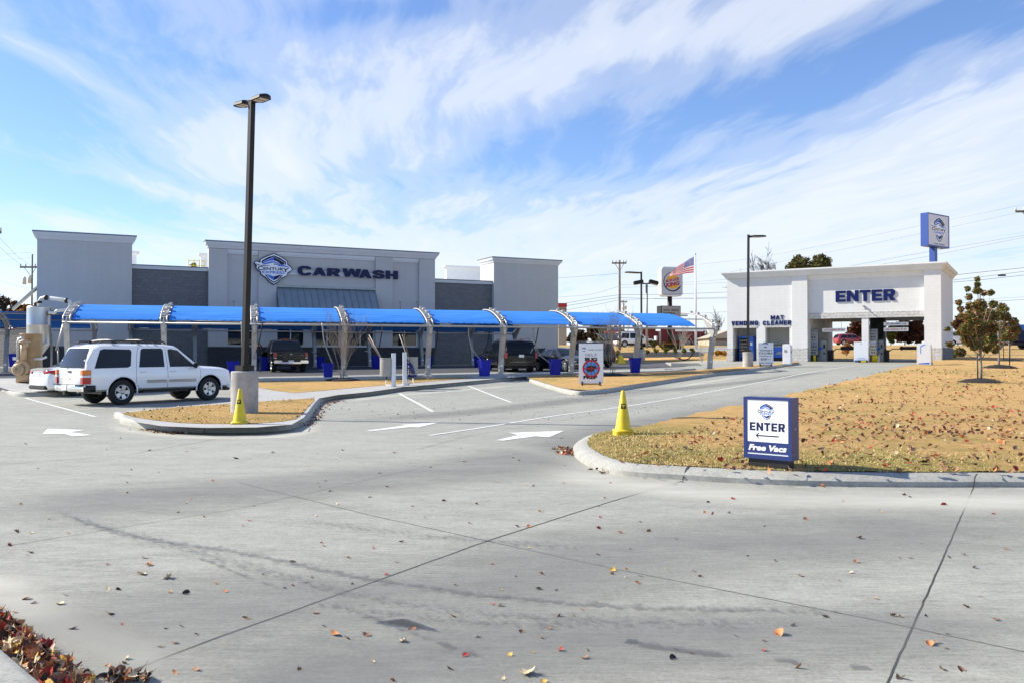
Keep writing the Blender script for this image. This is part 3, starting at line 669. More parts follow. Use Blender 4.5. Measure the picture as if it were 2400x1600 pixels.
# --- grass blades along the nearer edges of the lawns and a scatter on the lawn
def blades(name, pts, mats, h=(.010, .032), gw=(4, 5, 2)):
    mb = MB()
    for (x, y, z) in pts:
        a = random.uniform(0, 6.283); hh = random.uniform(*h); w = 0.006+0.004*random.random(); dx, dy = math.cos(a)*w, math.sin(a)*w
        lx, ly = random.gauss(0, hh*0.6), random.gauss(0, hh*0.6)
        mb.add([(x-dx, y-dy, z), (x+dx, y+dy, z), (x+lx, y+ly, z+hh)], [(0, 1, 2)], random.choices((0, 1, 2), gw)[0])
    o = mb.build(name, mats); return tag(o, 'short dormant grass with green tufts growing along the edge of the lawn', 'grass', kind='stuff')
mat('blade_tan', (0.62, 0.45, 0.20), 0.9); mat('blade_green', (0.25, 0.28, 0.07), 0.8); mat('blade_pale', (0.66, 0.52, 0.28), 0.9)
pts = []
for _ in range(26000):
    i = random.randrange(8, len(KRi)-40); t = random.random(); p = KRi[i].lerp(KRi[i+1], t)
    tt = (KRi[i+1]-KRi[i]).normalized(); d = abs(random.gauss(0, 1.0)); q = p+Vector((tt.y, -tt.x))*(d-0.02)
    pts.append((q.x, q.y, g(q.x, q.y)+lr_dz(q.x, q.y)-0.004))
blades('grass', pts, [MT['blade_tan'], MT['blade_green'], MT['blade_pale']])
pts = []
for _ in range(9000):
    i = random.randrange(len(L1)); p = L1[i].lerp(L1[(i+1) % len(L1)], random.random()); c = sum(L1, Vector((0, 0)))/len(L1)
    q = p.lerp(c, min(.9, abs(random.gauss(0, 0.35)))); pts.append((q.x, q.y, g(q.x, q.y)+LEV+0.008))
o = blades('grass', pts, [MT['blade_tan'], MT['blade_green'], MT['blade_pale']], (.008, .022)); o['label'] = 'dormant grass blades on the small island around the tall lamp'
# ================================================================ BUILDINGS
class Facade:
    """vertical plane through the ray of px0 at depth Y0, running at angle ang; x local along it, y local inward"""
    def __init__(s, px0, Y0, ang):
        p = at(px0, 700, Y0); s.o = p.xy; s.a = R(ang); s.u = Vector((math.cos(s.a), math.sin(s.a))); s.n = Vector((-s.u.y, s.u.x)); s.z0 = 0.0
    def x(s, px, d=0.0):
        r = ray(px, 750); k = r.x/r.y; o = s.o+s.n*d
        return (k*o.y-o.x)/(s.u.x-k*s.u.y)
    def z(s, px, py, d=0.0):
        t = s.x(px, d); Y = s.o.y+s.n.y*d+s.u.y*t; r = ray(px, py)
        return CAMZ+r.z/r.y*Y-s.z0
    def world(s, x, y=0.0, z=0.0):
        q = s.o+s.u*x+s.n*y; return Vector((q.x, q.y, z+s.z0))

def cornice(mb, x0, x1, y, zb, zt, out=0.38, ret0=None, ret1=None, mi=0, depth=0.5):
    """moulded parapet crown: steps running along x, projecting to -y; returns along both sides to depth"""
    h = zt-zb
    steps = [(0.0, 0.14, .06), (.14, .30, .12), (.30, .44, .17), (.44, .58, .23), (.58, .80, .32), (.80, 1.0, .38)]
    for a, b, o in steps:
        oo = o/0.38*out; e = 0.002*o
        mb.bbox(x0-(oo if ret0 else 0), x1+(oo if ret1 else 0), y-oo, y+depth, zb+h*a+0.0005, zb+h*b-0.0005+e*0, mi)

WF = Facade(85.5, 54.0, 26.0); WZ = WF
base_wash = g(*WF.world(18).xy)-0.25
WF.z0 = base_wash
wash = empty('car_wash_building', (WF.o.x, WF.o.y, base_wash), WF.a, 'long grey car wash hall with a shield emblem and navy CAR WASH lettering', 'car wash')
T = MT
def X(px): return WF.x(px)
def Zp(px, py, d=0): return WF.z(px, py, d)
# main masses
xt0, xt1 = X(85.5), X(308.6); xc0, xc1 = X(488.5), X(1019.5); xr0, xr1 = X(1157.5), X(1308.3)
zT = Zp(200, 565.5); zC = (Zp(500, 583)+Zp(1010, 606.5))/2; zRt = Zp(1235, 619.5); zL = Zp(400, 632); zL2 = Zp(1085, 663.5)
DEP = 11.5
mb = MB(); mb.bbox(xt0, xt1, 0, 1.9, 0, zT); mb.build('tower_wall', T['wash_wall'], wash)
mb = MB(); mb.bbox(xr0, xr1, 0, 2.6, 0, zRt); mb.build('tower_wall', T['wash_wall'], wash)
mb = MB()
zlow = 2.55
mb.bbox(xt1, xc0, 0.35, 0.9, 0, zL); mb.bbox(xc1, xr0, 0.35, 0.9, 0, zL2)
mb.build('block_wall', T['grey_block'], wash)
mb = MB(); mb.bbox(xt1+.001, xc0-.001, 0.27, 0.98, zL, zL+0.10); mb.bbox(xc1+.001, xr0-.001, 0.27, 0.98, zL2, zL2+0.10)
mb.bbox(xt1+.001, xc0-.001, 0.23, 1.02, zL+0.101, zL+0.20); mb.bbox(xc1+.001, xr0-.001, 0.23, 1.02, zL2+.101, zL2+0.20)
mb.build('coping', T['trim'], wash)
mb = MB(); mb.bbox(xt1+.001, xc0-.001, 0.20, 1.05, zL+0.202, zL+0.27); mb.bbox(xc1+.001, xr0-.001, 0.20, 1.05, zL2+.202, zL2+0.27); mb.build('coping_cap', T['cap_metal'], wash)
# centre block with openings
def wall_with_holes(mb, x0, x1, z0, z1, y0, y1, holes, mi=0):
    xs = sorted({x0, x1} | {h[0] for h in holes} | {h[1] for h in holes})
    for i in range(len(xs)-1):
        a, b = xs[i], xs[i+1]; cuts = sorted([(h[2], h[3]) for h in holes if h[0] <= a+1e-6 and h[1] >= b-1e-6])
        z = z0
        for (c, d) in cuts:
            if c > z+1e-4: mb.bbox(a, b, y0, y1, z, c, mi)
            z = d
        if z < z1-1e-4: mb.bbox(a, b, y0, y1, z, z1, mi)
zs = Zp(750, 811.2); zh = Zp(750, 768)+0.35
wins = [(532.6, 605), (649, 715), (738.5, 797), (813, 878), (920, 979)]
holes = [(X(a), X(b), zs, zh) for a, b in wins]
zw = zs-0.06
mb = MB(); wall_with_holes(mb, xc0, xc1, zw, zC, 0.16, 0.6, holes); mb.build('centre_wall', T['wash_wall'], wash)
mb = MB(); mb.bbox(xc0, xc1, 0.14, 0.6, 0, zw-.002); mb.build('plinth', T['dark_block'], wash)
mb = MB(); mb.bbox(xt0, xt1, -0.012, 0.0, 0, zw-.002); mb.bbox(xr0, xr1, -0.012, 0.0, 0, zw-.002); mb.build('plinth', T['dark_block'], wash)
mb = MB()
zp = zC-0.02
for a, b in ((488.5, 532.6), (605.5, 648), (880.4, 920.5), (982.5, 1019.5)):
    mb.bbox(X(a)+.001, X(b)-.001, 0.0, 0.16, zw+.001, zp)
mb.build('pilasters', T['wash_wall'], wash)
mb = MB()
for a, b, yy in ((533, 605, 588), (648.5, 880, 0), (921, 982, 0)):
    zz = zC-0.22; mb.bbox(X(a)+.003, X(b)-.003, 0.05, 0.16, zz, zz+0.20); mb.bbox(X(a)+.003, X(b)-.003, 0.09, 0.16, zz-0.10, zz-.001)
zz = Zp(760, 641.5); mb.bbox(X(648.5)+.003, X(880)-.003, 0.07, 0.16, zz-.17, zz+.17)
mb.build('moulding', T['trim'], wash)
mb = MB()
cornice(mb, xt0, xt1, 0, zT, zT+.42, .24, ret0=1, ret1=1, depth=1.9); cornice(mb, xr0, xr1, 0, zRt, zRt+.36, .24, ret0=1, ret1=1, depth=2.6); cornice(mb, xc0, xc1, 0, zC, zC+.42, .24, ret0=1, ret1=1, depth=.6)
mb.build('cornice', T['trim'], wash)
mb = MB()
for a, b, z, d in ((xt0, xt1, zT, 1.9), (xr0, xr1, zRt-.06, 2.6), (xc0, xc1, zC, .6)): mb.bbox(a-.27, b+.27, -.27, d+.03, z+.421, z+.50)
mb.build('coping_cap', T['cap_metal'], wash)
# windows
for (a, b), h in zip(wins, holes):
    fr = MB(); x0, x1 = h[0], h[1]; xm = (x0+x1)/2
    for u0, u1, w0, w1 in ((x0, x0+.07, zs, zh), (x1-.07, x1, zs, zh), (xm-.035, xm+.035, zs, zh)): fr.bbox(u0, u1, .17, .27, w0, w1)
    fr.bbox(x0+.07, xm-.035, .172, .27, zs, zs+.07); fr.bbox(xm+.035, x1-.07, .172, .27, zs, zs+.07)
    fo = fr.build('window', T['window_frame'], wash)
    gl = MB(); gl.bbox(x0+.02, x1-.02, .22, .235, zs+.02, zh); gl.build('pane', T['glass_dark'], fo)
mb = MB(); mb.bbox(xc0+.2, xc1-.2, 3.4, 3.5, 0.05, zh+.1); mb.bbox(xc0+.1, xc0+.2, .65, 3.5, 0.05, zh+.1); mb.bbox(xc1-.2, xc1-.1, .65, 3.5, 0.05, zh+.1); mb.bbox(xc0+.1, xc1-.1, .62, 3.5, zh+.1, zh+.2)
mb.build('interior_wall', T['interior_dark'], wash)
# standing seam awning
ax0, ax1 = X(649.5), X(879.8); az1 = Zp(760, 676.5); az0 = Zp(760, 745); ay = -1.35
mb = MB(); mb.add([(ax0, 0.155, az1), (ax1, 0.155, az1), (ax1, ay, az0), (ax0, ay, az0), (ax0, 0.155, az1-.06), (ax1, 0.155, az1-.06), (ax1, ay, az0-.06), (ax0, ay, az0-.06)],
       [(0, 3, 2, 1), (4, 5, 6, 7), (3, 7, 6, 2), (0, 4, 7, 3), (1, 2, 6, 5), (0, 1, 5, 4)])
n = 15
for i in range(n+1):
    x = ax0+(ax1-ax0)*i/n; dv_ = Vector((0, ay-.155, az0-az1)); nn = Vector((0, -(az0-az1)*-1, 0))
    ln = dv_.length; ang = math.atan2(dv_.z, dv_.y)
    Mx = Matrix.Rotation(ang, 3, 'X'); c = Vector((x, (.155+ay)/2, (az1+az0)/2))+Mx @ Vector((0, 0, -.03))
    mb.box(c, (.045, ln-.01, .07), 0, 0, Mx)
mb.bbox(ax0-.03, ax1+.03, 0.0, .158, az1+.002, az1+.14)
mb.build('awning', T['seam_metal'], wash)
# side awning on the left return and roof, rear parapets
mb = MB()
zA = Zp(82, 690); zB = Zp(60, 715)
x0 = xt0
mb.add([(x0-.001, .2, zA+.5), (x0-.001, 1.8, zA+.5), (x0-1.35, 1.8, zA-.9), (x0-1.35, .2, zA-.9), (x0-.001, .2, zA+.42), (x0-.001, 1.8, zA+.42), (x0-1.35, 1.8, zA-.98), (x0-1.35, .2, zA-.98)],
       [(0, 1, 2, 3), (4, 7, 6, 5), (3, 2, 6, 7), (0, 3, 7, 4), (1, 5, 6, 2), (0, 4, 5, 1)])
for i in range(5):
    y = .25+i*.37; mb.tube([(x0-.02, y, zA+.53), (x0-1.33, y, zA-.87)], .03, 4)
mb.build('side_awning', T['cream'], wash)
mb = MB(); mb.bbox(xt0+.15, xr1-.15, .95, DEP, zL-1.2, zL-1.0); mb.build('roof', T['roof_white'], wash)
mb = MB()
mb.bbox(xt0, xt0+.3, 1.95, DEP, 0, zL-.4); mb.bbox(xr1-.3, xr1, 2.65, DEP, 0, zL-.4); mb.bbox(xt0, xr1, DEP, DEP+.3, 0, zL-.3)
mb.build('rear_wall', T['wash_wall'], wash)
def back_px(px, d): return WF.x(px, d)
mb = MB()
bd = DEP-.5
for (a, b, pt) in ((302, 319, 594), (470, 520, 600), (1046, 1200, 630)):
    zt = WF.z((a+b)/2, pt, bd); mb.bbox(back_px(a, bd), back_px(b, bd), bd, bd+.4, zL-1.2, zt)
mb.build('rear_parapet', T['roof_white'], wash)
mb = MB()
for (a, b, pt) in ((302, 319, 594), (470, 520, 600), (1046, 1200, 630)):
    zt = WF.z((a+b)/2, pt, bd); mb.bbox(back_px(a, bd)-.2, back_px(b, bd)+.2, bd-.2, bd+.5, zt+.001, zt+.16)
mb.build('parapet_cap', T['white_paint'], wash)
mb = MB()
lx0, lx1 = back_px(441, bd-2), back_px(479, bd-2); lz0 = zL-1.0; lz1 = WF.z(460, 612, bd-2)
for z in (lz1, lz1-.35): mb.tube([(lx0, bd-2, z), (lx1, bd-2, z)], .03, 6)
for i in range(4): x = lx0+(lx1-lx0)*i/3; mb.tube([(x, bd-2, lz0), (x, bd-2, lz1+.1)], .03, 6)
mb.build('roof_railing', T['yellow'], wash)
# little antenna like nozzles standing above the canopy
mb = MB()
for px in (545, 591, 932, 971):
    x = X(px); z = Zp(px, 722); mb.tube([(x, .0, z-.5), (x, -.6, z-.1), (x-.05, -.75, z+.35)], .025, 6); mb.box((x-.05, -.78, z+.38), (.12, .12, .14))
mb.build('wall_lamps', T['galv_dull'], wash)

# ---- emblem: shield with a swoosh, in unit coordinates (x right, z up), centre (0,0)
def emblem_geo(mb, cx, cz, s, y, mi, thick=0.10, layer=0.012, backing=True, words=True):
    """mi: dict white, navy, mid, light"""
    def PX(pts): return [((a-395)/290*s+cx, -(b-335)/290*s+cz) for a, b in pts]
    outer = [(395, 95), (500, 135), (605, 200), (607, 250), (655, 285), (683, 335), (640, 370), (598, 400), (585, 438), (520, 470), (470, 530), (395, 580), (320, 530), (265, 470), (205, 432), (190, 385),
             (140, 360), (125, 320), (118, 292), (95, 255), (130, 218), (150, 228), (182, 235), (185, 195), (290, 135)]
    white = [(395, 108), (495, 148), (593, 208), (596, 262), (645, 295), (668, 338), (600, 380), (585, 428), (515, 460), (463, 520), (395, 562), (328, 520), (275, 460), (215, 424), (200, 378),
             (150, 350), (135, 318), (150, 300), (108, 253), (132, 234), (196, 252), (197, 204), (297, 148)]
    if backing: mb.prism(PX(outer), 'y', y, y+thick, mi['navy'])
    mb.prism(PX(white), 'y', y-layer, y-0.0005 if backing else y, mi['white'])
    def flat(poly, k, l=2): mb.prism(PX(poly), 'y', y-layer*l, y-layer*(l-1)-0.0003, mi[k])
    flat([(395, 128), (480, 160), (575, 218), (578, 262), (560, 262), (556, 228), (395, 146)], 'navy'); flat([(395, 128), (395, 146), (234, 228), (232, 258), (214, 256), (215, 216), (305, 160)], 'navy')
    flat([(395, 152), (395, 205), (330, 215), (275, 235), (232, 262), (240, 232)], 'mid'); flat([(395, 152), (550, 232), (552, 264), (500, 266), (455, 225), (395, 205)], 'navy')
    flat([(215, 272), (290, 240), (350, 222), (400, 218), (455, 240), (490, 268), (560, 274), (610, 290), (640, 320), (600, 300), (540, 292), (440, 290), (470, 272), (430, 245), (380, 238), (310, 258), (255, 275)], 'mid')
    flat([(120, 262), (200, 288), (300, 285), (350, 288), (230, 298), (160, 290)], 'navy')
    flat([(385, 255), (440, 258), (462, 270), (400, 268)], 'navy')
    flat([(288, 420), (320, 425), (395, 450), (395, 508), (345, 482)], 'mid'); flat([(395, 450), (470, 425), (505, 420), (455, 478), (395, 508)], 'navy')
    flat([(262, 428), (280, 424), (335, 495), (395, 530), (395, 548), (325, 508)], 'navy'); flat([(528, 428), (510, 424), (455, 495), (395, 530), (395, 548), (465, 508)], 'navy')
    if words:
        def TX(b, x0, x1, z0, z1, k, off): 
            a = PX([(x0, z1), (x1, z0)]); text(mb, b, a[0][0], a[1][0], a[0][1], a[1][1], y-layer*2-0.001, 0.0, mi[k], off)
        TX('C', 152, 232, 302, 362, 'navy', .03); TX('ENTUR', 238, 540, 312, 358, 'navy', .02); TX('Y', 528, 618, 316, 376, 'navy', .03); TX('EXPRESS', 222, 560, 368, 410, 'mid', .02)
mi4 = {'white': 0, 'navy': 1, 'mid': 2, 'light': 3}; m4 = [T['sign_white'], T['navy'], T['mid_blue'], T['light_blue']]
ecx, ecz = X(640.4), Zp(640.4, 631.3); esc = (Zp(640, 594.5)-Zp(640, 668.5))/2*290/242
mb = MB(); emblem_geo(mb, ecx, ecz, esc, -0.14, mi4, thick=.14, layer=.015); mb.build('emblem', m4, wash)
mb = MB()
# italics-free heavy wide letters, one line falling with perspective only
ztop = Zp(720, 625); 
def cw(b, a0, a1, t, bt): block_text(mb, b, X(a0), X(a1), Zp((a0+a1)/2, bt), Zp((a0+a1)/2, t), -0.13, .13, 0, .10)
cw('C', 696.8, 728.8, 624.2, 646.2); cw('AR', 732, 796.5, 629.0, 647.2); cw('W', 802, 845, 630.5, 649.5); cw('ASH', 841, 931.5, 634.0, 653.5)
mb.build('lettering', T['navy'], wash)

# ================================================================ PAY BUILDING
EF0 = at(2206.4, 700, 55.0)
_tmp = Facade(2206.4, 55.0, -31.15); xl = _tmp.x(1704.2)
EF = Facade(2206.4, 55.0, -31.15); EF.o = _tmp.world(xl).xy
base_ent = g(*EF.world(7).xy)-0.02; 
zg = base_ent
EF.z0 = base_ent-0.15
ent = empty('pay_building', (EF.o.x, EF.o.y, EF.z0), EF.a, 'white rendered drive-through pay building with ENTER in navy letters over two lanes', 'pay building')
def EX(px, d=0): return EF.x(px, d)
def EZ(px, py, d=0): return EF.z(px, py, d)
ew = EX(2206.4); ED = 8.6
zt = (EZ(2206, 631)+EZ(1704, 654.5))/2
v0, v1 = EX(1717.6), EX(1772.8); m0, m1 = EX(1793.5), EX(1850); a0, a1 = EX(1893.2), EX(2018); b0, b1 = EX(2034), EX(2166.6)
zv = EZ(1745, 768.5); zm = zv; zo = (EZ(1950, 745.5)+EZ(2150, 742.5))/2; zbs = (EZ(1870, 814.5)+EZ(2180, 814.5))/2
mb = MB()
# recessed big panel between pilasters at d=.18, vending wall at .0 (plane), pilasters proud .12
wall_with_holes(mb, EX(1857), EX(2206.4), zbs, zt, -.12, .45, [(EX(1893.2), EX(2166.6), zbs, zt)])
wall_with_holes(mb, EX(1893.2), EX(2166.6), zbs, zt, .22, .62, [(a0, a1, zbs, zo), (b0, b1, zbs, zo)])
wall_with_holes(mb, 0, EX(1857), zbs, zt, 0, .35, [(v0, v1, zbs, zv), (m0, m1, zbs, zm)])
mb.bbox(ew-.35, ew+.0, .46, ED, zbs, zt)              # right side wall
mb.bbox(0, .3, .36, ED, zbs, zt)                      # left side wall
# rear wall with openings
ra0, ra1, rb0, rb1 = EX(1948, ED), EX(2040, ED), EX(2077, ED), EX(2185, ED)
zro = EZ(2100, 752.0, ED)
wall_with_holes(mb, .3, ew-.35, zbs, zt-.3, ED-.3, ED, [(ra0, ra1, zbs, zro), (rb0, min(rb1, ew-.5), zbs, zro)])
mb.build('wall', T['enter_wall'], ent)
mb = MB()
for z0_, z1_ in ((0, zbs-.002),):
    wall_with_holes(mb, EX(1857), EX(2206.4)+.02, z0_, z1_, -.14, .45, [(EX(1893.2)-.0, EX(2166.6), 0, z1_)])
    wall_with_holes(mb, -.02, EX(1857)-.001, z0_, z1_, -.02, .35, [(v0, v1, 0, z1_), (m0, m1, 0, z1_)])
    mb.bbox(a1, b0, .20, .64, 0, z1_)
mb.build('stone_base', T['light_stone'], ent)
mb = MB(); mb.bbox(ew-.35, ew+.02, .46, ED, 0, zbs-.002); mb.bbox(-.02, .3, .36, ED, 0, zbs-.002)
wall_with_holes(mb, .3, ew-.35, 0, zbs-.002, ED-.3, ED, [(ra0, ra1, 0, zbs), (rb0, min(rb1, ew-.5), 0, zbs)])
mb.build('block_base', T['grey_block'], ent)
mb = MB()
lz = EZ(2018, 738.5)-EZ(2018, 745.5)
mb.bbox(EX(1893.2)+.002, EX(2166.6)-.002, .17, .222, zo, zo+.38); mb.bbox(v0-.05, v1+.05, -.03, 0.001, zv, zv+.2); mb.bbox(m0-.05, m1+.05, -.03, 0.001, zm, zm+.2)
mb.build('stone_lintel', T['light_stone'], ent)
mb = MB()
cornice(mb, 0, ew, -.12, zt, zt+.45, .34, 1, 1, 0, ED+.12)
mb.bbox(EX(1893.2)+.003, EX(2166.6)-.003, .10, .22, zt-.18, zt-.002); mb.bbox(EX(1893.2)+.003, EX(2166.6)-.003, .15, .22, zt-.30, zt-.182)
mb.build('cornice', T['enter_trim'], ent)
mb = MB(); mb.bbox(.3, ew-.35, .65, ED-.31, zo+.35, zo+.5); mb.build('ceiling', T['cap_metal'], ent)
mb = MB(); mb.bbox(EX(1868), EX(1893), .46, ED-.31, .0, zo+.34)   # wall left of the first lane
mb.bbox(.3, EX(1868), 1.9, 2.1, 0, zo+.3); mb.bbox(v1+.2, m0-.2, .36, 1.89, 0, zo+.3)
mb.build('partition', T['enter_wall'], ent)
mb = MB(); mb.bbox(EX(2045, ED), EX(2075, ED), ED-.9, ED-.32, 0, zo+.3); mb.build('rear_pier', T['dark_block'], ent)
mb = MB()
block_text(mb, 'ENTER', EX(1957.5), EX(2098), (EZ(1957, 707.6)+EZ(2098, 704))/2, (EZ(1957, 681.5)+EZ(2098, 677.5))/2, .15, .065)
block_text(mb, 'VENDING', EX(1714.7), EX(1776.8), EZ(1745, 762.8), EZ(1745, 752.4), -.045, .045, 0, .26)
block_text(mb, 'MAT', EX(1806.3), EX(1836.8), EZ(1821, 749.3), EZ(1821, 739.4), -.045, .045, 0, .26)
block_text(mb, 'CLEANER', EX(1787.8), EX(1855), EZ(1821, 762), EZ(1821, 751.6), -.045, .045, 0, .26)
mb.build('lettering', T['letter_navy'], ent)
mb = MB(); cx_ = EX(2027)
mb.box((cx_-.1, .15, zo+.75), (.1, .14, .1)); mb.tube([(cx_-.1, .18, zo+.72), (cx_-.05, -.1, zo+.62), (cx_+.12, -.2, zo+.5)], .035, 8); mb.build('camera_bracket', T['galv_dull'], ent)
mb = MB()
for px, ty in ((1705, 641), ):
    pass
mb.box((EX(1778), 1.0, zt+.8), (.2, .2, .25)); mb.build('roof_vent', T['black'], ent)
# hanging clearance boards (hung from the ceiling, three boards)
def board(x0, x1, zc, h, y, wmsg, col, lab, rows=1):
    o = empty('hanging_sign', EF.world((x0+x1)/2, y, zc), EF.a, lab, 'hanging sign')
    b_ = MB(); w = x1-x0; b_.bbox(-w/2, w/2, 0, .04, -h/2, h/2); b_.build('board', T['sign_white'], o)
    t_ = MB(); text(t_, wmsg, -w*.42, w*.42, -h*.22, h*.24, -.004, 0, 0, .02); t_.build('lettering', T[col], o)
    r_ = MB()
    for s_ in (-.32, .32): r_.tube([(w*s_, .02, h/2), (w*s_, .02, max(h/2+.05, zo+.36-zc))], .012, 5)
    r_.build('hanger', T['galv'], o)
dz_ = 1.2
def BZ(px, py, d): return EF.z(px, py, d)
hd = 1.2
board(EX(1927, hd), EX(1981.5, hd), BZ(1950, 773.5, hd), .25, hd, 'LOW CLEARANCE  8FT 0IN', 'red', 'white clearance board hanging in the left pay lane')
board(EX(2071, hd), EX(2129, hd), BZ(2100, 772, hd), .25, hd, 'LOW CLEARANCE  8FT 0IN', 'red', 'white clearance board with red letters hanging in the right pay lane')
board(EX(2071, hd), EX(2129, hd), BZ(2100, 759, hd), .22, hd+.002, 'WELCOME MEMBERS LANE', 'mid_blue', 'white and blue board hanging above the red-lettered one, right lane')

# things inside the pay lanes ------------------------------------------------
def EW(px, d): return EX(px, d)
def menu(px0, px1, pyt, d, lab):
    x0, x1 = EX(px0, d), EX(px1, d); zt_ = EZ(px0, pyt, d); z0 = .15; w = x1-x0
    o = empty('menu_board', EF.world((x0+x1)/2, d, 0.02), EF.a, lab, 'menu board')
    b_ = MB(); b_.bbox(-w/2, w/2, 0, .18, z0+.35, zt_); b_.bbox(-w*.3, w*.3, .02, .16, 0.13, z0+.35); b_.build('cabinet', T['black'], o)
    H = zt_-z0-.35; f = MB(); zb_ = z0+.35
    for lo, hi in ((.50, .98), (.27, .48), (.06, .25)): f.bbox(-w*.47, w*.47, -.008, -.001, zb_+H*lo, zb_+H*hi)
    f.build('panel', T['galv_dull'], o)
    t_ = MB(); text(t_, 'CAR WASH', -w*.36, w*.42, zb_+H*.90, zb_+H*.945, -.012, 0, 0, .02)
    for z_, n_ in ((.70, 2), (.36, 3), (.15, 2)):
        for k in range(n_):
            cx = (k-(n_-1)/2)*w*.26; t_.lathe([(w*.085, 0), (w*.085, .006), (0, .006)], (cx, -.016, zb_+H*z_), 12, 'y')
    for z_ in (.80, .60, .43, .22): t_.bbox(-w*.3, w*.3, -.013, -.009, zb_+H*z_, zb_+H*(z_+.012))
    t_.build('print', T['navy'], o)
    s_ = MB(); s_.bbox(-w*.5, w*.5, -.010, -.009, zb_+H*.482, zb_+H*.50); s_.build('stripe', T['mid_blue'], o)
menu(1894.5, 1918, 772.5, .9, 'tall grey menu board at the left pay lane, beside the pilaster')
menu(2035, 2057, 771, .9, 'tall grey menu board at the right pay lane, beside the middle pier')
def kiosk(px0, px1, pyt, d, lab):
    x0, x1 = EX(px0, d), EX(px1, d); zt_ = EZ((px0+px1)/2, pyt, d); w = x1-x0
    o = empty('pay_kiosk', EF.world((x0+x1)/2, d, .13), EF.a, lab, 'pay kiosk')
    b_ = MB(); b_.prism([(-.3, 0), (.35, 0), (.35, zt_-.13-.1), (.1, zt_-.13), (-.3, zt_-.2)], 'x', -w/2, w/2); b_.build('cabinet', T['galv_dull'], o, bevel=.02)
    s_ = MB(); s_.bbox(w*.12, w*.40, -.31, -.302, zt_*.55, zt_*.72); s_.bbox(w*.12, w*.40, -.31, -.302, zt_*.32, zt_*.40); s_.build('screen', T['black'], o)
    s_ = MB(); s_.bbox(-w*.40, w*.02, -.31, -.302, zt_*.5, zt_*.62); s_.build('sticker', T['mid_blue'], o)
kiosk(1920, 1938, 795, 1.6, 'grey pay kiosk in the left lane right of the menu board')
kiosk(2058, 2070.5, 795, 1.6, 'grey pay kiosk in the right lane right of the menu board')
def gate(px0, px1, arm_px, d, lab):
    x0, x1 = EX(px0, d), EX(px1, d); w = x1-x0; xa = EX(arm_px, d)-x0-w/2; z_ = EZ(px0, 821, d)
    o = empty('barrier_gate', EF.world((x0+x1)/2, d, .13), EF.a, lab, 'barrier gate')
    b_ = MB(); b_.bbox(-w/2, w/2, -.2, .2, 0, z_-.13); b_.bbox(-w/2-.02, w/2+.02, -.22, .22, z_-.128, z_-.09); b_.build('housing', T['dark_block'] if False else T['black'], o)
    a_ = MB(); ax_ = xa; a_.tube([(w*.3, -.05, z_-.22), (w*.6, -.05, z_-.16), (w*1.1, -.05, z_-.02), (ax_*.45, -.05, z_-.02), (ax_, -.05, z_-.02)], .035, 6)
    a_.lathe([(0, -.05), (.14, -.05), (.14, .02), (0, .02)], (ax_*.5, -.08, z_+.02), 14, 'y'); a_.bbox(ax_*.56, ax_, -.11, -.07, z_-.09, z_+.13); a_.build('arm', T['rubber'], o)
gate(1941, 1952.5, 2003, 2.2, 'dark barrier gate with its arm down across the left lane')
gate(2068.5, 2083, 2152, 2.2, 'dark barrier gate with its arm down across the right lane')
def bollard(px, pyb, pyt, d, lab):
    x0 = EX(px, d); z_ = EZ(px, pyt, d); o = empty('bollard', EF.world(x0, d, .13), 0, lab, 'bollard', 'yellow bollards at the pay lanes')
    b_ = MB(); b_.lathe([(.10, 0), (.10, z_-.22), (.085, z_-.16), (.045, z_-.125), (0, z_-.12)], (0, 0, 0), 14); b_.build('post', T['yellow'], o)
bollard(1908.5, 847, 832, .7, 'yellow bollard under the left menu board')
bollard(2046, 850, 832, .62, 'nearer yellow bollard under the right menu board'); bollard(2052.5, 850, 831, .7, 'yellow bollard beside the right menu board, closer to the kiosk')
# raised islands and lane floor
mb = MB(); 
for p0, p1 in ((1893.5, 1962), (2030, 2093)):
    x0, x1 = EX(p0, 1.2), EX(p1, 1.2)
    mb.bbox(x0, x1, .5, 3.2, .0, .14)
o = mb.build('lane_islands', T['shade_dark_paving']); o.location = EF.world(0); o.rotation_euler = (0, 0, EF.a); tag(o, kind='structure')
mb = MB(); mb.bbox(-1.5, ew-.1, -.5, ED+.6, -.3, .012); o = mb.build('pay_lane_floor', T['concrete']); o.location = EF.world(0, 0, 0); o.rotation_euler = (0, 0, EF.a); tag(o, kind='structure')
mb = MB(); mb.bbox(EX(1893, ED), ew+.3, ED+.6, ED+2.0, -.2, .20); o = mb.build('exit_kerb', T['kerb_concrete']); o.location = EF.world(0); o.rotation_euler = (0, 0, EF.a); tag(o, kind='structure')
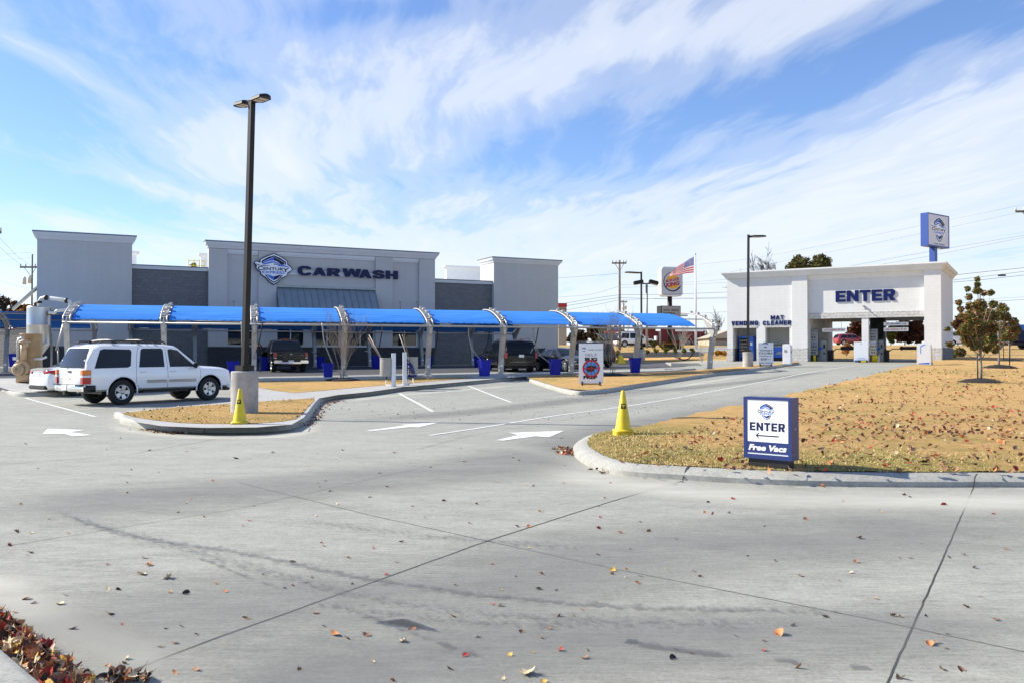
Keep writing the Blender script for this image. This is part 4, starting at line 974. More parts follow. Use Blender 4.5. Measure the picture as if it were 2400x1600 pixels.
# vending machine and mat cleaner
def vm():
    d = 1.0; x0, x1 = EX(1732, d), EX(1766, d); w = x1-x0; h = EZ(1750, 788.5, d)
    o = empty('vending_machine', EF.world((x0+x1)/2, d, .015), EF.a, 'blue vending machine inside the vending bay behind the slim lamp', 'vending machine')
    b_ = MB(); b_.bbox(-w/2, w/2, 0, .8, 0, h); b_.build('cabinet', T['mid_blue'], o, bevel=.02)
    g_ = MB(); g_.bbox(-w*.44, w*.20, -.01, -.001, h*.32, h*.93); gl = g_.build('window', T['glass_dark'], o)
    it = MB()
    for r in range(5):
        for c in range(5): it.bbox(-w*.41+c*w*.12, -w*.41+c*w*.12+w*.08, -.016, -.011, h*(.36+r*.115), h*(.41+r*.115))
    it.build('snacks', T['grey_plastic'], gl)
    p_ = MB(); p_.bbox(w*.27, w*.42, -.012, -.001, h*.66, h*.78); p_.build('keypad', T['sign_white'], o)
    s_ = MB(); s_.bbox(w*.28, w*.40, -.012, -.001, h*.5, h*.6); s_.build('coin_slot', T['light_blue'], o)
    q_ = MB(); q_.bbox(-w*.40, w*.16, -.012, -.001, h*.12, h*.24); q_.build('delivery_flap', T['black'], o)
vm()
def mc():
    d = .8; x0, x1 = EX(1812, d), EX(1836, d); w = x1-x0; h = EZ(1824, 808.5, d)
    o = empty('mat_cleaner', EF.world((x0+x1)/2, d, .015), EF.a, 'blue and black mat cleaning machine in the bay under the words MAT CLEANER', 'mat cleaner')
    b_ = MB(); b_.bbox(-w*.62, w/2, 0, .5, 0, h); b_.build('cabinet', T['black'], o)
    b_ = MB(); b_.bbox(-w*.45, w*.46, -.06, -.001, h*.34, h*.88); b_.build('front_panel', T['mid_blue'], o)
    b_ = MB(); b_.prism([(-w*.3, h*.5), (w*.36, h*.5), (w*.36, h*.62), (w*.1, h*.66), (-w*.1, h*.6)], 'y', -.068, -.061); b_.build('decal', T['grey_plastic'], o)
    b_ = MB(); b_.bbox(-w*.48, w*.48, -.08, .1, h*.885, h*.96); b_.build('lid', T['galv_dull'], o)
mc()
# ================================================================ VACUUM CANOPIES
def fabric_mat():
    m = bpy.data.materials.new('blue_fabric'); m.use_nodes = True; nt = m.node_tree; N, L, M, ramp, mix = node_kit(nt)
    b = nt.nodes['Principled BSDF']; t = N('ShaderNodeTexCoord')
    mp = N('ShaderNodeMapping'); mp.inputs['Scale'].default_value = (0.6, 7, 7); L(t.outputs['Object'], mp.inputs[0])
    n = N('ShaderNodeTexNoise'); n.inputs['Scale'].default_value = 1.0; n.inputs['Detail'].default_value = 5; L(mp.outputs[0], n.inputs['Vector'])
    sp = N('ShaderNodeSeparateXYZ'); L(t.outputs['Object'], sp.inputs[0])
    c = ramp(n.outputs[0], [(0.3, (0.04, 0.25, 0.82)), (0.7, (0.10, 0.38, 0.94))])
    fr_ = M('FRACT', M('MULTIPLY', sp.outputs[1], 2.4)); seam_ = ramp(fr_, [(0.0, (.72,)*3), (0.06, (1.0,)*3), (0.94, (1.0,)*3), (1.0, (.72,)*3)]); c = mix(1.0, c, seam_, 'MULTIPLY')
    L(c, b.inputs['Base Color']); b.inputs['Roughness'].default_value = 0.85; b.inputs['Specular IOR Level'].default_value = 0.12
    tr = N('ShaderNodeBsdfTranslucent'); tr.inputs[0].default_value = (0.01, 0.06, 0.42, 1); mx = N('ShaderNodeMixShader'); mx.inputs[0].default_value = 0.25
    L(b.outputs[0], mx.inputs[1]); L(tr.outputs[0], mx.inputs[2]); L(mx.outputs[0], nt.nodes['Material Output'].inputs[0]); MT['fabric'] = m
fabric_mat()

def canopy(name, label, A, ang, posts, s, zb, bays, spare_end=False, lift=0.0, post_mat='galv'):
    """A: plan origin; posts: list of x; s=+1 the vault reaches away from the camera (local +y), -1 towards it; zb: beam height (world)"""
    z0 = g(A.x, A.y)+lift
    o = empty(name, (A.x, A.y, z0), ang, label, 'canopy')
    c, sn = math.cos(ang), math.sin(ang)
    def gl(x, y): return g(A.x+c*x-sn*y, A.y+sn*x+c*y)+lift-z0
    zb -= z0
    OUT = -0.55*s
    def curve(th):
        t = th/R(97); return (OUT*0.85+s*3.3*t, zb+0.20+0.74*(1-max(0, 1-t)**2.1))
    TH = [R(97*i/13) for i in range(14)]
    for i, x in enumerate(posts):
        b0 = gl(x, 0); mb = MB()
        # tapered box post leaning outwards, flaring at the head
        lv = [(0.0, 0.0, .105, .10), (0.35, OUT*.12, .105, .11), (0.8, OUT*0.62, .11, .13), (1.0, OUT, .115, .15)]
        vs = []
        for (f, y, hx, hy) in lv:
            z = b0+(zb-.03-b0)*f
            for a, b in ((-1, -1), (1, -1), (1, 1), (-1, 1)): vs.append((x+a*hx, y+b*hy, z))
        fs = [(0, 3, 2, 1), (12, 13, 14, 15)]
        for k in range(3):
            for j in range(4): fs.append((k*4+j, k*4+(j+1) % 4, k*4+4+(j+1) % 4, k*4+4+j))
        mb.add(vs, fs, 0); mb.box((x, 0, b0+.01), (.40, .38, .025))
        for a in (-.15, .15):
            for b in (-.14, .14): mb.lathe([(.02, 0), (.02, .03), (0, .03)], (x+a, b, b0+.022), 6)
        p = mb.build('post', T[post_mat], o, bevel=0.006)
        mb = MB(); mb.lathe([(.07, -.0), (.07, .012), (0, .012)], (x, -.145 if s > 0 else -.15, b0+.42), 12, 'y'); mb.build('socket', T['sign_white'], p)
        # twin arch tubes with plates between them
        mb = MB()
        for dx in (-.13, .13): mb.tube([(x+dx, OUT, zb)]+[(x+dx, curve(t)[0], curve(t)[1]+.05) for t in TH], .035, 6)
        for k, t in enumerate(TH[:-1]):
            y, z = curve(t+.05); y2, z2 = curve(t+.085)
            a_ = math.atan2(z2-z, (y2-y)); Mx = Matrix.Rotation(a_, 3, 'X')
            mb.box((x+random.uniform(-.02, .02), y, z+.06), (.27, .13 if k % 2 else .09, .02), 0, 0, Mx)
            if k % 3 == 1: mb.box((x+.1, y, z+.12), (.12, .16, .09), 0, 0, Mx)
        # haunch bracket from the post head up under the vault
        pr = [(OUT-s*.10, zb-.35), (OUT+s*.22, zb-.42), (curve(R(34))[0], curve(R(34))[1]-.05), (curve(R(28))[0], curve(R(28))[1]+.02), (OUT-s*.12, zb+.05)]
        mb.prism([(a, b) for a, b in pr], 'x', x-.05, x+.05)
        mb.build('arch', T['galv'], o)
    mb = MB(); mb.tube([(posts[0]-.15, OUT-.02*s, zb+.02), (posts[-1]+.15, OUT-.02*s, zb+.02)], .045, 8)
    mb.build('front_beam', T['galv'], o)
    mb = MB(); ye, ze = curve(R(92)); mb.tube([(posts[0]-.15, ye, ze-.09), (posts[-1]+.15, ye, ze-.09)], .045, 8)
    ym, zm_ = curve(R(40)); mb.tube([(posts[0]-.15, ym, zm_-.13), (posts[-1]+.15, ym, zm_-.13)], .03, 6)
    mb.build('rear_beam', T['galv'], o)
    for i in bays:
        x0, x1 = posts[i]+.21, posts[i+1]-.21
        if spare_end and i == len(posts)-2: x1 = x1-0.9
        nx = 22; vs = []; nt_ = len(TH)
        for j, t in enumerate(TH):
            for k in range(nx+1):
                f = k/nx; x = x0+(x1-x0)*f; y, z = curve(t)
                sag = 0.035*math.sin(math.pi*f)*math.sin(2*t)+0.012*math.sin(j*2.6)
                if j == 0: z -= 0.035*abs(math.sin(f*28)); 
                if spare_end and i == len(posts)-2: x = x0+(x1-x0)*f-(0.5*f*(j/nt_))
                vs.append((x, y, z-sag))
        fs = [(j*(nx+1)+k, j*(nx+1)+k+1, (j+1)*(nx+1)+k+1, (j+1)*(nx+1)+k) for j in range(nt_-1) for k in range(nx)]
        n = len(vs); vs2 = vs+[(a, b, c_-.03) for a, b, c_ in vs]
        fs2 = fs+[tuple(n+q for q in reversed(f)) for f in fs]
        rim = [k for k in range(nx+1)]+[(j+1)*(nx+1)-1 for j in range(1, nt_)]+[(nt_-1)*(nx+1)+k for k in range(nx-1, -1, -1)]+[j*(nx+1) for j in range(nt_-2, 0, -1)]
        for k in range(len(rim)): a, b = rim[k], rim[(k+1) % len(rim)]; fs2.append((b, a, n+a, n+b))
        mb = MB(); mb.add(vs2, fs2, 0, True); p = mb.build('fabric_panel', T['fabric'], o, recalc=True); sharp(p.data, 50)
        # vacuum boom fitting under the fabric
        mb = MB(); xm = x0+.5; mb.bbox(xm-.2, xm+.35, OUT+s*.25-.04, OUT+s*.25+.04, zb+.10, zb+.16); mb.build('hose_bracket', T['galv'], o)
    return o
rA = [-.508, -.398, -.2955, -.193, -.0965, -.0127, .0677, .1412, .2265]
A1 = Vector((-.508*36.9, 36.9)); B1 = Vector((.2265*46.0, 46.0)); d1 = (B1-A1).normalized(); ang1 = math.atan2(d1.y, d1.x)
def on_line(A, d, r): return (r*A.y-A.x)/(d.x-r*d.y)
# the post heads (not the feet) sit on the measured rays, the feet are a little further back
xs1 = [on_line(A1, d1, r) for r in rA]
fr = canopy('vacuum_canopy', 'front row of bright blue fabric vaults on leaning galvanised posts, behind the brown grass', A1, ang1, xs1, +1, 2.89, list(range(8)), True, lift=0.25)
A2 = Vector((-.437*54.6, 54.6)); d2 = Vector((math.cos(R(24.5)), math.sin(R(24.5))))
r2 = [-.437, -.363, -.294, -.2255, -.163, -.103, -.0455, .006]
xs2 = [on_line(A2, d2, r) for r in r2]
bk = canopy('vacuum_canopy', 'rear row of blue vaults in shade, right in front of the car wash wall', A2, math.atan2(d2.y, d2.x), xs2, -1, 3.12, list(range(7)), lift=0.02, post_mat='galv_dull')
A3 = at(14, 760, 50.5).xy; x3 = [-4.6, 0, 4.6]
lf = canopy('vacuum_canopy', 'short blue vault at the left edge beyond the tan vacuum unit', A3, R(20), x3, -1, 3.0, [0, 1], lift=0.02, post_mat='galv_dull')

def hose(parent_lbl, pts, r, m, Y, lab):
    P = [at(a, b, Y) for a, b in pts]; Q = []
    for i in range(len(P)-1):
        a = P[i-1] if i else P[0]*2-P[1]; b = P[i]; c = P[i+1]; d = P[i+2] if i+2 < len(P) else P[-1]*2-P[-2]
        for k in range(5):
            t = k/5; Q.append(0.5*((2*b)+(c-a)*t+(2*a-5*b+4*c-d)*t*t+(3*b-a-3*c+d)*t**3))
    Q.append(P[-1]); e = empty('vacuum_hose', P[0], 0, lab, 'hose', 'vacuum hoses hanging under the canopies')
    mb = MB(); mb.tube([q-P[0] for q in Q], r, 6); mb.build('hose', T[m], e)
    mb = MB(); dd = (Q[-1]-Q[-2]).normalized(); mb.tube([Q[-1]-P[0]-dd*.02, Q[-1]-P[0]+dd*.28], [.035, .025], 6); mb.build('nozzle', T['galv_dull'], e)
H = [([(1026, 764), (1024, 800), (1016, 828), (1004, 834), (998, 829)], 'rubber', 41.5, 'black hose looping beside the fifth front post, left of the plain grey block wall'),
     ([(1148, 766), (1143, 803), (1133, 826), (1119, 833), (1111, 824)], 'rubber', 42.3, 'black hose looping in the bay left of the black SUV'),
     ([(1098, 765), (1099, 789), (1107, 818), (1125, 841)], 'galv_dull', 41.8, 'pale grey hose hanging near a blue bin left of the black SUV'),
     ([(1262, 768), (1256, 800), (1249, 816)], 'rubber', 43, 'short black hose hanging over the roof of the grey sedan'),
     ([(1249, 769), (1253, 803), (1265, 830), (1282, 845)], 'galv_dull', 43, 'pale grey hose hanging between the black SUV and the grey sedan'),
     ([(615, 757), (608, 798), (600, 826)], 'rubber', 38.2, 'black hose hanging beside the post behind the tall lamp'),
     ([(755, 757), (760, 801), (774, 838)], 'galv_dull', 38.9, 'pale grey hose hanging left of the bare tree'),
     ([(897, 766), (890, 808), (883, 827), (869, 825)], 'rubber', 40, 'black hose curving behind the wooden broom handles'),
     ([(566, 754), (567, 790), (567, 832)], 'galv_dull', 37.6, 'thin grey hose hanging straight beside the tall lamp pole'),
     ([(755, 810), (750, 828), (739, 826)], 'rubber', 56, 'small black hose loop on a rear post right of the black pickup'),
     ([(1629, 821), (1618, 836), (1604, 843), (1588, 838)], 'rubber', 45, 'black hose looping at the last front post at the open end')]
for p, m, Y, lab in H: hose(None, p, .028, m, Y, lab)

# ================================================================ BINS
def rr(hx, hy, r, z, n=4):
    out = []
    for (cx, cy, a0) in ((hx-r, hy-r, 0), (-hx+r, hy-r, 90), (-hx+r, -hy+r, 180), (hx-r, -hy+r, 270)):
        for k in range(n+1): a = R(a0+90*k/n); out.append((cx+r*math.cos(a), cy+r*math.sin(a), z))
    return out
def loft(mb, rings, mi=0, smooth=True, cap0=True, cap1=True, mis=None):
    n = len(rings[0]); b = len(mb.v)
    for rg in rings: mb.v += [tuple(p) for p in rg]
    for i in range(len(rings)-1):
        for j in range(n):
            mb.f.append((b+i*n+j, b+i*n+(j+1) % n, b+(i+1)*n+(j+1) % n, b+(i+1)*n+j)); mb.m.append(mis[i] if mis else mi); mb.sm.append(smooth)
    if cap0: mb.f.append(tuple(b+j for j in range(n-1, -1, -1))); mb.m.append(mi); mb.sm.append(False)
    if cap1: mb.f.append(tuple(b+(len(rings)-1)*n+j for j in range(n))); mb.m.append(mi); mb.sm.append(False)
def make_bin():
    o = empty('trash_bin', (0, 0, 0)); mb = MB()
    loft(mb, [rr(.20, .20, .05, 0), rr(.205, .205, .05, .03), rr(.265, .265, .06, .66), rr(.285, .285, .06, .665), rr(.29, .29, .06, .72), rr(.27, .27, .06, .72), rr(.26, .26, .06, .66), rr(.20, .20, .05, .08)], smooth=True, cap1=True)
    b = mb.build('body', T['can_blue'], o); sharp(b.data, 35)
    for s in (-1, 1):
        mb = MB(); mb.tube([(s*.28, -.08, .64), (s*.34, -.07, .62), (s*.34, .07, .62), (s*.28, .08, .64)], .014, 6); mb.build('handle', T['can_blue'], o)
    mb = MB()
    for a in range(3): mb.bbox(-.12+a*.1, -.09+a*.1, -.255, -.24, .12, .5)
    return o
proto = make_bin(); first = True
BINS = [(769, 886, 30, 'sunlit blue bin at the foot of the bare tree, left of its trunk', 0, 1.0), (1135.5, 880.5, 25, 'blue bin left of the post nearest the black SUV', .25, .98), (1301, 877.5, 25, 'blue bin left of the white SELF BUG PREP board', .25, .98),
        (1488.5, 873.5, 20, 'blue bin beside the last but one front post, right of the white board', .25, 1.0), (546, 886.5, 20, 'blue bin half hidden by the concrete lamp base', .25, 1.0), (966, 881.5, 22, 'blue bin showing under the right grey brush drum', .25, 1.0),
        (31, 859, 22, 'blue bin at the left edge beside the post of the short vault', 0, 1.2), (481, 859, 20, 'blue bin seen over the bonnet of the white SUV', 0, 1.0), (621, 868, 22, 'blue bin between the person and the black pickup', 0, 1.1),
        (751, 863, 18, 'blue bin in shade beside a rear post right of the black pickup', 0, 1.0), (881, 863.5, 20, 'blue bin in shade directly left of the left brush drum', 0, 1.1), (1005, 861, 16, 'dark blue bin in shade right of the fifth front post', 0, 1.05),
        (1120.5, 860.5, 16, 'dark blue bin in shade against a rear post, above the front bin', 0, 1.0)]
for px, py, wpx, lab, dz, hs in BINS:
    o = proto if first else copy_tree(proto); first = False
    p = G(px, py, dz); o.location = (p.x, p.y, g(p.x, p.y)+dz)
    o.scale = (.96, .96, 1.06*hs); o.rotation_euler = (0, 0, R(random.uniform(-12, 12)+18)); tag(o, lab, 'bin', 'blue bins at the vacuum bays')

# ================================================================ VACUUM PLANT
def lpt(px, py, Y, o): return at(px, py, Y)-o
Pv = G(68, 896, .155); o = empty('vacuum_motor', Pv, R(-8), 'tan vacuum blower cabinet with a round fan, on the kerbed pad at left', 'vacuum unit')
s_ = Pv.y/F
mb = MB(); w = 48*s_; h = 114*s_
mb.lathe([(w/2, .12), (w/2, h-.02), (w/2+.01, h-.02), (w/2+.01, h), (0, h)], (0, .1, 0), 32); mb.bbox(-w/2, w/2, -.25, .4, 0.06, .13); mb.bbox(-w/2+.03, -w/2+.15, -.25, .4, 0, .06); mb.bbox(w/2-.15, w/2-.03, -.25, .4, 0, .06)
mb.build('cabinet', T['tan_paint'], o)
mb = MB(); mb.bbox(-.28, .25, -.42, -.20, .14, .34); mb.lathe([(.33, -.46), (.36, -.40), (.36, -.25), (.2, -.22)], (-.08, 0, .62), 24, 'y'); mb.lathe([(.19, -.62), (.25, -.60), (.27, -.47), (.10, -.46)], (-.10, 0, .56), 24, 'y'); b_ = mb.build('blower', T['tan_paint'], o)
mb = MB(); mb.lathe([(0, -.625), (.17, -.625), (.17, -.60)], (-.10, 0, .56), 20, 'y'); mb.build('grille', T['black'], b_)
mb = MB(); 
for k in range(5): mb.lathe([(.03+.03*k, -.632), (.037+.03*k, -.635), (.044+.03*k, -.63)], (-.10, 0, .56), 18, 'y')
mb.build('fan_guard', T['tan_paint'], b_)
mb = MB(); mb.tube([(-.12, -.5, .95), (-.12, -.5, 1.70), (-.08, -.5, 1.85), (.03, -.5, 1.90), (.12, -.5, 1.80)], .075, 12); mb.build('duct', T['galv'], o)
mb = MB(); mb.tube([(.12, -.5, .95), (.12, -.5, 1.62)], .13, 14); mb.lathe([(.24, 0), (.22, .07), (.05, .16)], (.16, -.5, 1.66), 18); mb.lathe([(.0, -.62), (.16, -.62), (.16, -.5)], (.22, 0, 1.60), 16, 'y'); mb.build('silencer', T['tan_paint'], o)
mb = MB(); mb.bbox(-w/2-.12, -.12, -.28, -.15, .95, 1.08); mb.tube([(w/2-.05, -.2, 1.0), (w/2+.28, -.2, 1.0), (w/2+.50, -.2, 1.08)], .05, 8); mb.build('pipe', T['pipe_white'], o)
Pt = at(90, 860, 38.2); Pt.z = g(Pt.x, Pt.y)+.15
o = empty('separator_tank', Pt, 0, 'tall shiny steel separator tank with a cone bottom, behind the tan vacuum cabinet', 'tank')
s_ = 38.2/F; r_ = 25.5*s_; zt_ = CAMZ+113*s_-Pt.z; zc = CAMZ+26*s_-Pt.z; zb_ = CAMZ-4*s_-Pt.z
mb = MB(); mb.lathe([(.08, zb_-.25), (.08, zb_), (r_, zc), (r_+.008, zc+.02), (r_, zc+.05), (r_, (zc+zt_)/2), (r_+.006, (zc+zt_)/2+.015), (r_, (zc+zt_)/2+.03), (r_, zt_-.03), (r_-.02, zt_), (0, zt_+.02)], (0, 0, 0), 40); b_ = mb.build('tank', T['steel'], o); sharp(b_.data, 30)
for a in (20, 110, 200, 290):
    mb = MB(); x, y = math.cos(R(a))*(r_+.03), math.sin(R(a))*(r_+.03); mb.tube([(x, y, 0), (x, y, zc+.45)], .045, 4, caps=True); mb.box((x, y, .01), (.18, .18, .02)); mb.build('leg', T['galv_dull'], o)
mb = MB(); tp = [lpt(a, b, 38.2, Pt) for a, b in ((92, 718), (92, 708), (97, 700), (106, 697), (118, 699), (155, 704), (163, 707), (165, 716), (166, 728))]; mb.tube(tp, .085, 12)
tp = [lpt(a, b, 38.0, Pt) for a, b in ((114, 732), (127, 734), (133, 729), (142, 727), (166, 727))]; mb.tube(tp, .07, 12); mb.build('pipe', T['pipe_white'], o)
mb = MB(); 
for a, b in ((92, 708.5), (122, 734), (108, 698), (156, 705)): q = lpt(a, b, 38.15, Pt); mb.lathe([(.11, -.05), (.11, .05)], q, 14, 'z' if a == 92 else 'x')
mb.build('coupling', T['black'], o)
mb = MB(); tp = [lpt(a, b, 37.2, Pt) for a, b in ((149, 760), (141, 790), (132, 821))]; mb.tube(tp, .05, 6); tp = [lpt(a, b, 37.4, Pt) for a, b in ((136, 815), (136, 856))]; mb.tube(tp, .03, 6)
mb.build('brace', T['galv'], o)
# low tan block wall beyond
a0_, a1_ = at(-160, 778, 63), at(120, 778, 60)
zz = g(a0_.x, a0_.y); dvec = (a1_-a0_).xy; ln = dvec.length
o = empty('block_wall', (a0_.x, a0_.y, zz-.1), math.atan2(dvec.y, dvec.x), 'tan concrete block wall at the left edge behind the blue vault', 'wall')
mb = MB(); mb.bbox(0, ln, 0, .2, 0, a0_.z-zz+.1); mb.build('wall', T['tan_block'], o)
mb = MB(); mb.bbox(-.02, ln+.02, -.03, .23, a0_.z-zz+.102, a0_.z-zz+.17); mb.build('coping', T['walk_concrete'], o)

# ================================================================ BRUSH STATIONS
def brush_post(px, pyb, pyt, wpx, side, lab, drum, sticks):
    P = G(px, pyb, .155); s = P.y/F; o = empty('brush_station', P, R(12), lab, 'brush holder', 'brush holders on the walkway')
    h = (pyb-pyt)*s; w = wpx*s
    mb = MB(); mb.bbox(-w/2, w/2, -w/2, w/2, .02, h); mb.bbox(-w*.8, w*.8, -w*.8, w*.8, 0, .02); mb.build('post', T['white_paint'], o, bevel=.008)
    (dx0, dx1, dy0, dy1) = drum; r = (dx1-dx0)*s/2; cx = ((dx0+dx1)/2-px)*s; zt_ = (pyb-dy0)*s; zb_ = (pyb-dy1)*s; cy = .12
    mb = MB(); mb.lathe([(r*.96, zb_), (r, zb_+.02), (r, zt_-.03), (r+.012, zt_-.03), (r+.012, zt_), (r-.02, zt_), (r-.03, zb_+.1), (0, zb_+.1)], (cx, cy, 0), 30); d_ = mb.build('drum', T['grey_plastic'], o); sharp(d_.data, 35)
    mb = MB(); mb.tube([(cx, cy, zb_), (cx, cy, zb_-.12)], .03, 8); mb.build('drain', T['black'], d_)
    mb = MB(); mb.bbox(min(0, cx), max(0, cx), .02, .07, (zt_+zb_)/2-.12, (zt_+zb_)/2-.07); mb.bbox(min(0, cx), max(0, cx), .02, .07, (zt_+zb_)/2+.15, (zt_+zb_)/2+.20); mb.build('bracket', T['galv_dull'], o)
    mb = MB(); mb.tube([(cx, cy, zb_-.12), (cx+side*.02, cy, zb_-.32), (cx*.6, -.02, .06), (w*.3, -w*.7, .04), (w*.4, -w*.7, .3)], .02, 8); mb.tube([(cx-side*.2, -.05, .0), (cx-side*.2, -.05, .25)], .035, 8); mb.build('pipe', T['pipe_white'], o)
    if side > 0:
        mb = MB()
        for k in range(7): z = h*.32+k*.09; mb.tube([(w/2, 0, z), (w/2+.07, -.05, z+.02), (w/2+.12, -.05, z-.03)], .014, 6)
        mb.build('coil_hose', T['rubber'], o)
    for (a, b, c, d, m) in sticks:
        e = P; q0 = at(a, b, P.y+.12); q1 = at(c, d, P.y+.35); br = empty('brush', q0, 0, 'foam brush with a %s handle standing in the grey drum at px' % m, 'brush')
        br['label'] = {'wood': 'wooden brush handle sticking up out of the grey drum', 'beige_trim': 'pale brush handle sticking up beside the wooden one'}[m]+(' on the right' if side > 0 else ' on the left')
        dd = (q1-q0).normalized(); mb = MB(); mb.tube([Vector((0, 0, 0))-dd*.35, q1-q0], .016, 7); mb.build('handle', T[m], br)
        mb = MB(); mb.tube([-dd*.75, -dd*.35], [.07, .07], 10); mb.build('brush_head', T['blue_sign'], br)
brush_post(922.5, 905, 827, 9.5, -1, 'white square post holding a grey drum on its left side', (891, 921, 838, 881), [(891, 838, 863, 792, 'wood'), (893, 838, 865, 785, 'beige_trim')])
brush_post(948.5, 902, 825, 9, 1, 'white square post with coiled black hose and a grey drum on its right side', (957, 980, 836, 878), [(958, 835, 943, 784, 'wood'), (953, 832, 936, 784, 'beige_trim')])

# ================================================================ LAMPS
def cyl_base(o, r, h):
    mb = MB(); mb.lathe([(r, -.2), (r, h-.02), (r-.02, h), (0, h)], (0, 0, 0), 40); b = mb.build('concrete_base', T['cyl_concrete'], o); sharp(b.data, 40); return b
def head(o, L=.56, Wd=.30, rz=0.0, off=.1, z=0.0, tilt=0.04):
    c, s = math.cos(rz), math.sin(rz); m = Matrix.Rotation(rz, 3, 'Z') @ Matrix.Rotation(-tilt, 3, 'Y')
    out = [(0, .05), (.07, .08), (.12, Wd/2), (L*.8, Wd/2), (L*.95, Wd*.3), (L, .05), (L, -.05), (L*.95, -Wd*.3), (L*.8, -Wd/2), (.12, -Wd/2), (.07, -.08), (0, -.05)]
    mb = MB(); n = len(out); vs = [m @ Vector((a+off, b, -.02)) for a, b in out]+[m @ Vector((a+off, b*.95, .035 if 0 < i < n-1 else .03)) for i, (a, b) in enumerate(out)]+[m @ Vector((a*.9+off+.02, b*.7, .07)) for a, b in out]
    vs = [v+Vector((0, 0, z)) for v in vs]
    fs = [tuple(range(n-1, -1, -1)), tuple(range(2*n, 3*n))]
    for k in range(2):
        for j in range(n): fs.append((k*n+j, k*n+(j+1) % n, (k+1)*n+(j+1) % n, (k+1)*n+j))
    mb.add(vs, fs); mb.tube([Vector((0, 0, z)), m @ Vector((off+.05, 0, 0))+Vector((0, 0, z))], .04, 8)
    h = mb.build('lamp_head', T['bronze'], o, recalc=True)
    for u in (0, 1):
        mb = MB(); u0 = off+.14+u*(L-.24)/2; u1 = u0+(L-.24)/2-.03
        mb.add([m @ Vector((a, b, -.026))+Vector((0, 0, z)) for a, b in ((u0, -Wd*.36), (u1, -Wd*.36), (u1, Wd*.36), (u0, Wd*.36))], [(0, 3, 2, 1)]); mb.build('lens', T['beige_trim'], h)
def lamp(px, pyb, dz, rbase, hbase, pole_w, ztop, lean, lab, heads, mt='bronze', box=True):
    P = G(px, pyb, dz); o = empty('street_lamp', P, 0, lab, 'street lamp')
    cyl_base(o, rbase, hbase)
    top = ztop-P.z; mb = MB(); r = pole_w/2*1.414
    pa = math.pi/4*0
    mb.tube([(0, 0, hbase-.01), (lean[0]*.5, lean[1]*.5, (top+hbase)/2), (lean[0], lean[1], top)], [r, r*.95, r*.9], 4, up=(math.cos(R(-40)), math.sin(R(-40)), 0.0))
    mb.build('pole', T[mt], o)
    if box: mb = MB(); mb.box((0, 0, hbase+.075), (pole_w*2.4, pole_w*2.4, .13), R(-40)); mb.build('base_cover', T[mt], o)
    for (rz, z_, L_) in heads:
        e = empty('h', (0, 0, 0)); bpy.data.objects.remove(e)
        k0 = len(bpy.data.objects); before = set(bpy.data.objects); head(o, L_, L_*.56, R(rz), pole_w*.5, 0)
        for q in set(bpy.data.objects)-before:
            if q.parent == o: q.location = (lean[0], lean[1], top+z_)
    return o
P0 = G(573, 968, .16)
lamp(573, 966, .162, 31.5*P0.y/F, 98*P0.y/F, .135, CAMZ+603/F*P0.y, (.145, 0), 'tall dark two-headed lamp on a round concrete base on the front island', [(-40, -.02, .60), (140, -.02, .60)])
P1 = G(1753, 858.5, .16)
lamp(1753, 858.5, .16, 12*P1.y/F, 34*P1.y/F, .115, CAMZ+282/F*P1.y, (.06, 0), 'slim lamp with a single head and concrete base in front of the VENDING bay', [(12, -.12, 1.0)])
P2 = G(1503.5, 842, .1)
lamp(1503.5, 842, .1, 8.3*P2.y/F, 24*P2.y/F, .12, CAMZ+195/F*P2.y, (0, 0), 'dark lamp with one head pointing left, behind the front row of vaults', [(185, -.12, 1.3)])
# pair of floodlights on a grey pole at the restaurant
P3 = at(1516, 815, 100); P3.z = g(P3.x, P3.y); o = empty('flood_lamp', P3, 0, 'grey pole with two boxy floodlights, just right of the dark single-head lamp', 'street lamp')
s_ = 100/F; mb = MB(); ht = CAMZ+165*s_-P3.z; mb.tube([(0, 0, 0), (0, 0, ht)], .13, 10); mb.build('pole', T['galv_dull'], o)
mb = MB(); mb.tube([(-.5, 0, ht+.1), (.5, 0, ht+.1)], .07, 8); mb.build('cross_arm', T['bronze'], o)
for sx in (-.95, .8):
    mb = MB(); mb.box((sx, 0, ht+.25), (1.1, .8, .42), 0, 0, Matrix.Rotation(.25 if sx > 0 else -.2, 3, 'Y')); hh = mb.build('lamp_head', T['bronze'], o, bevel=.06)
    mb = MB(); mb.box((sx, 0, ht+.02), (.85, .6, .06), 0, 0, Matrix.Rotation(.25 if sx > 0 else -.2, 3, 'Y')); mb.build('lens', T['lens'], hh)

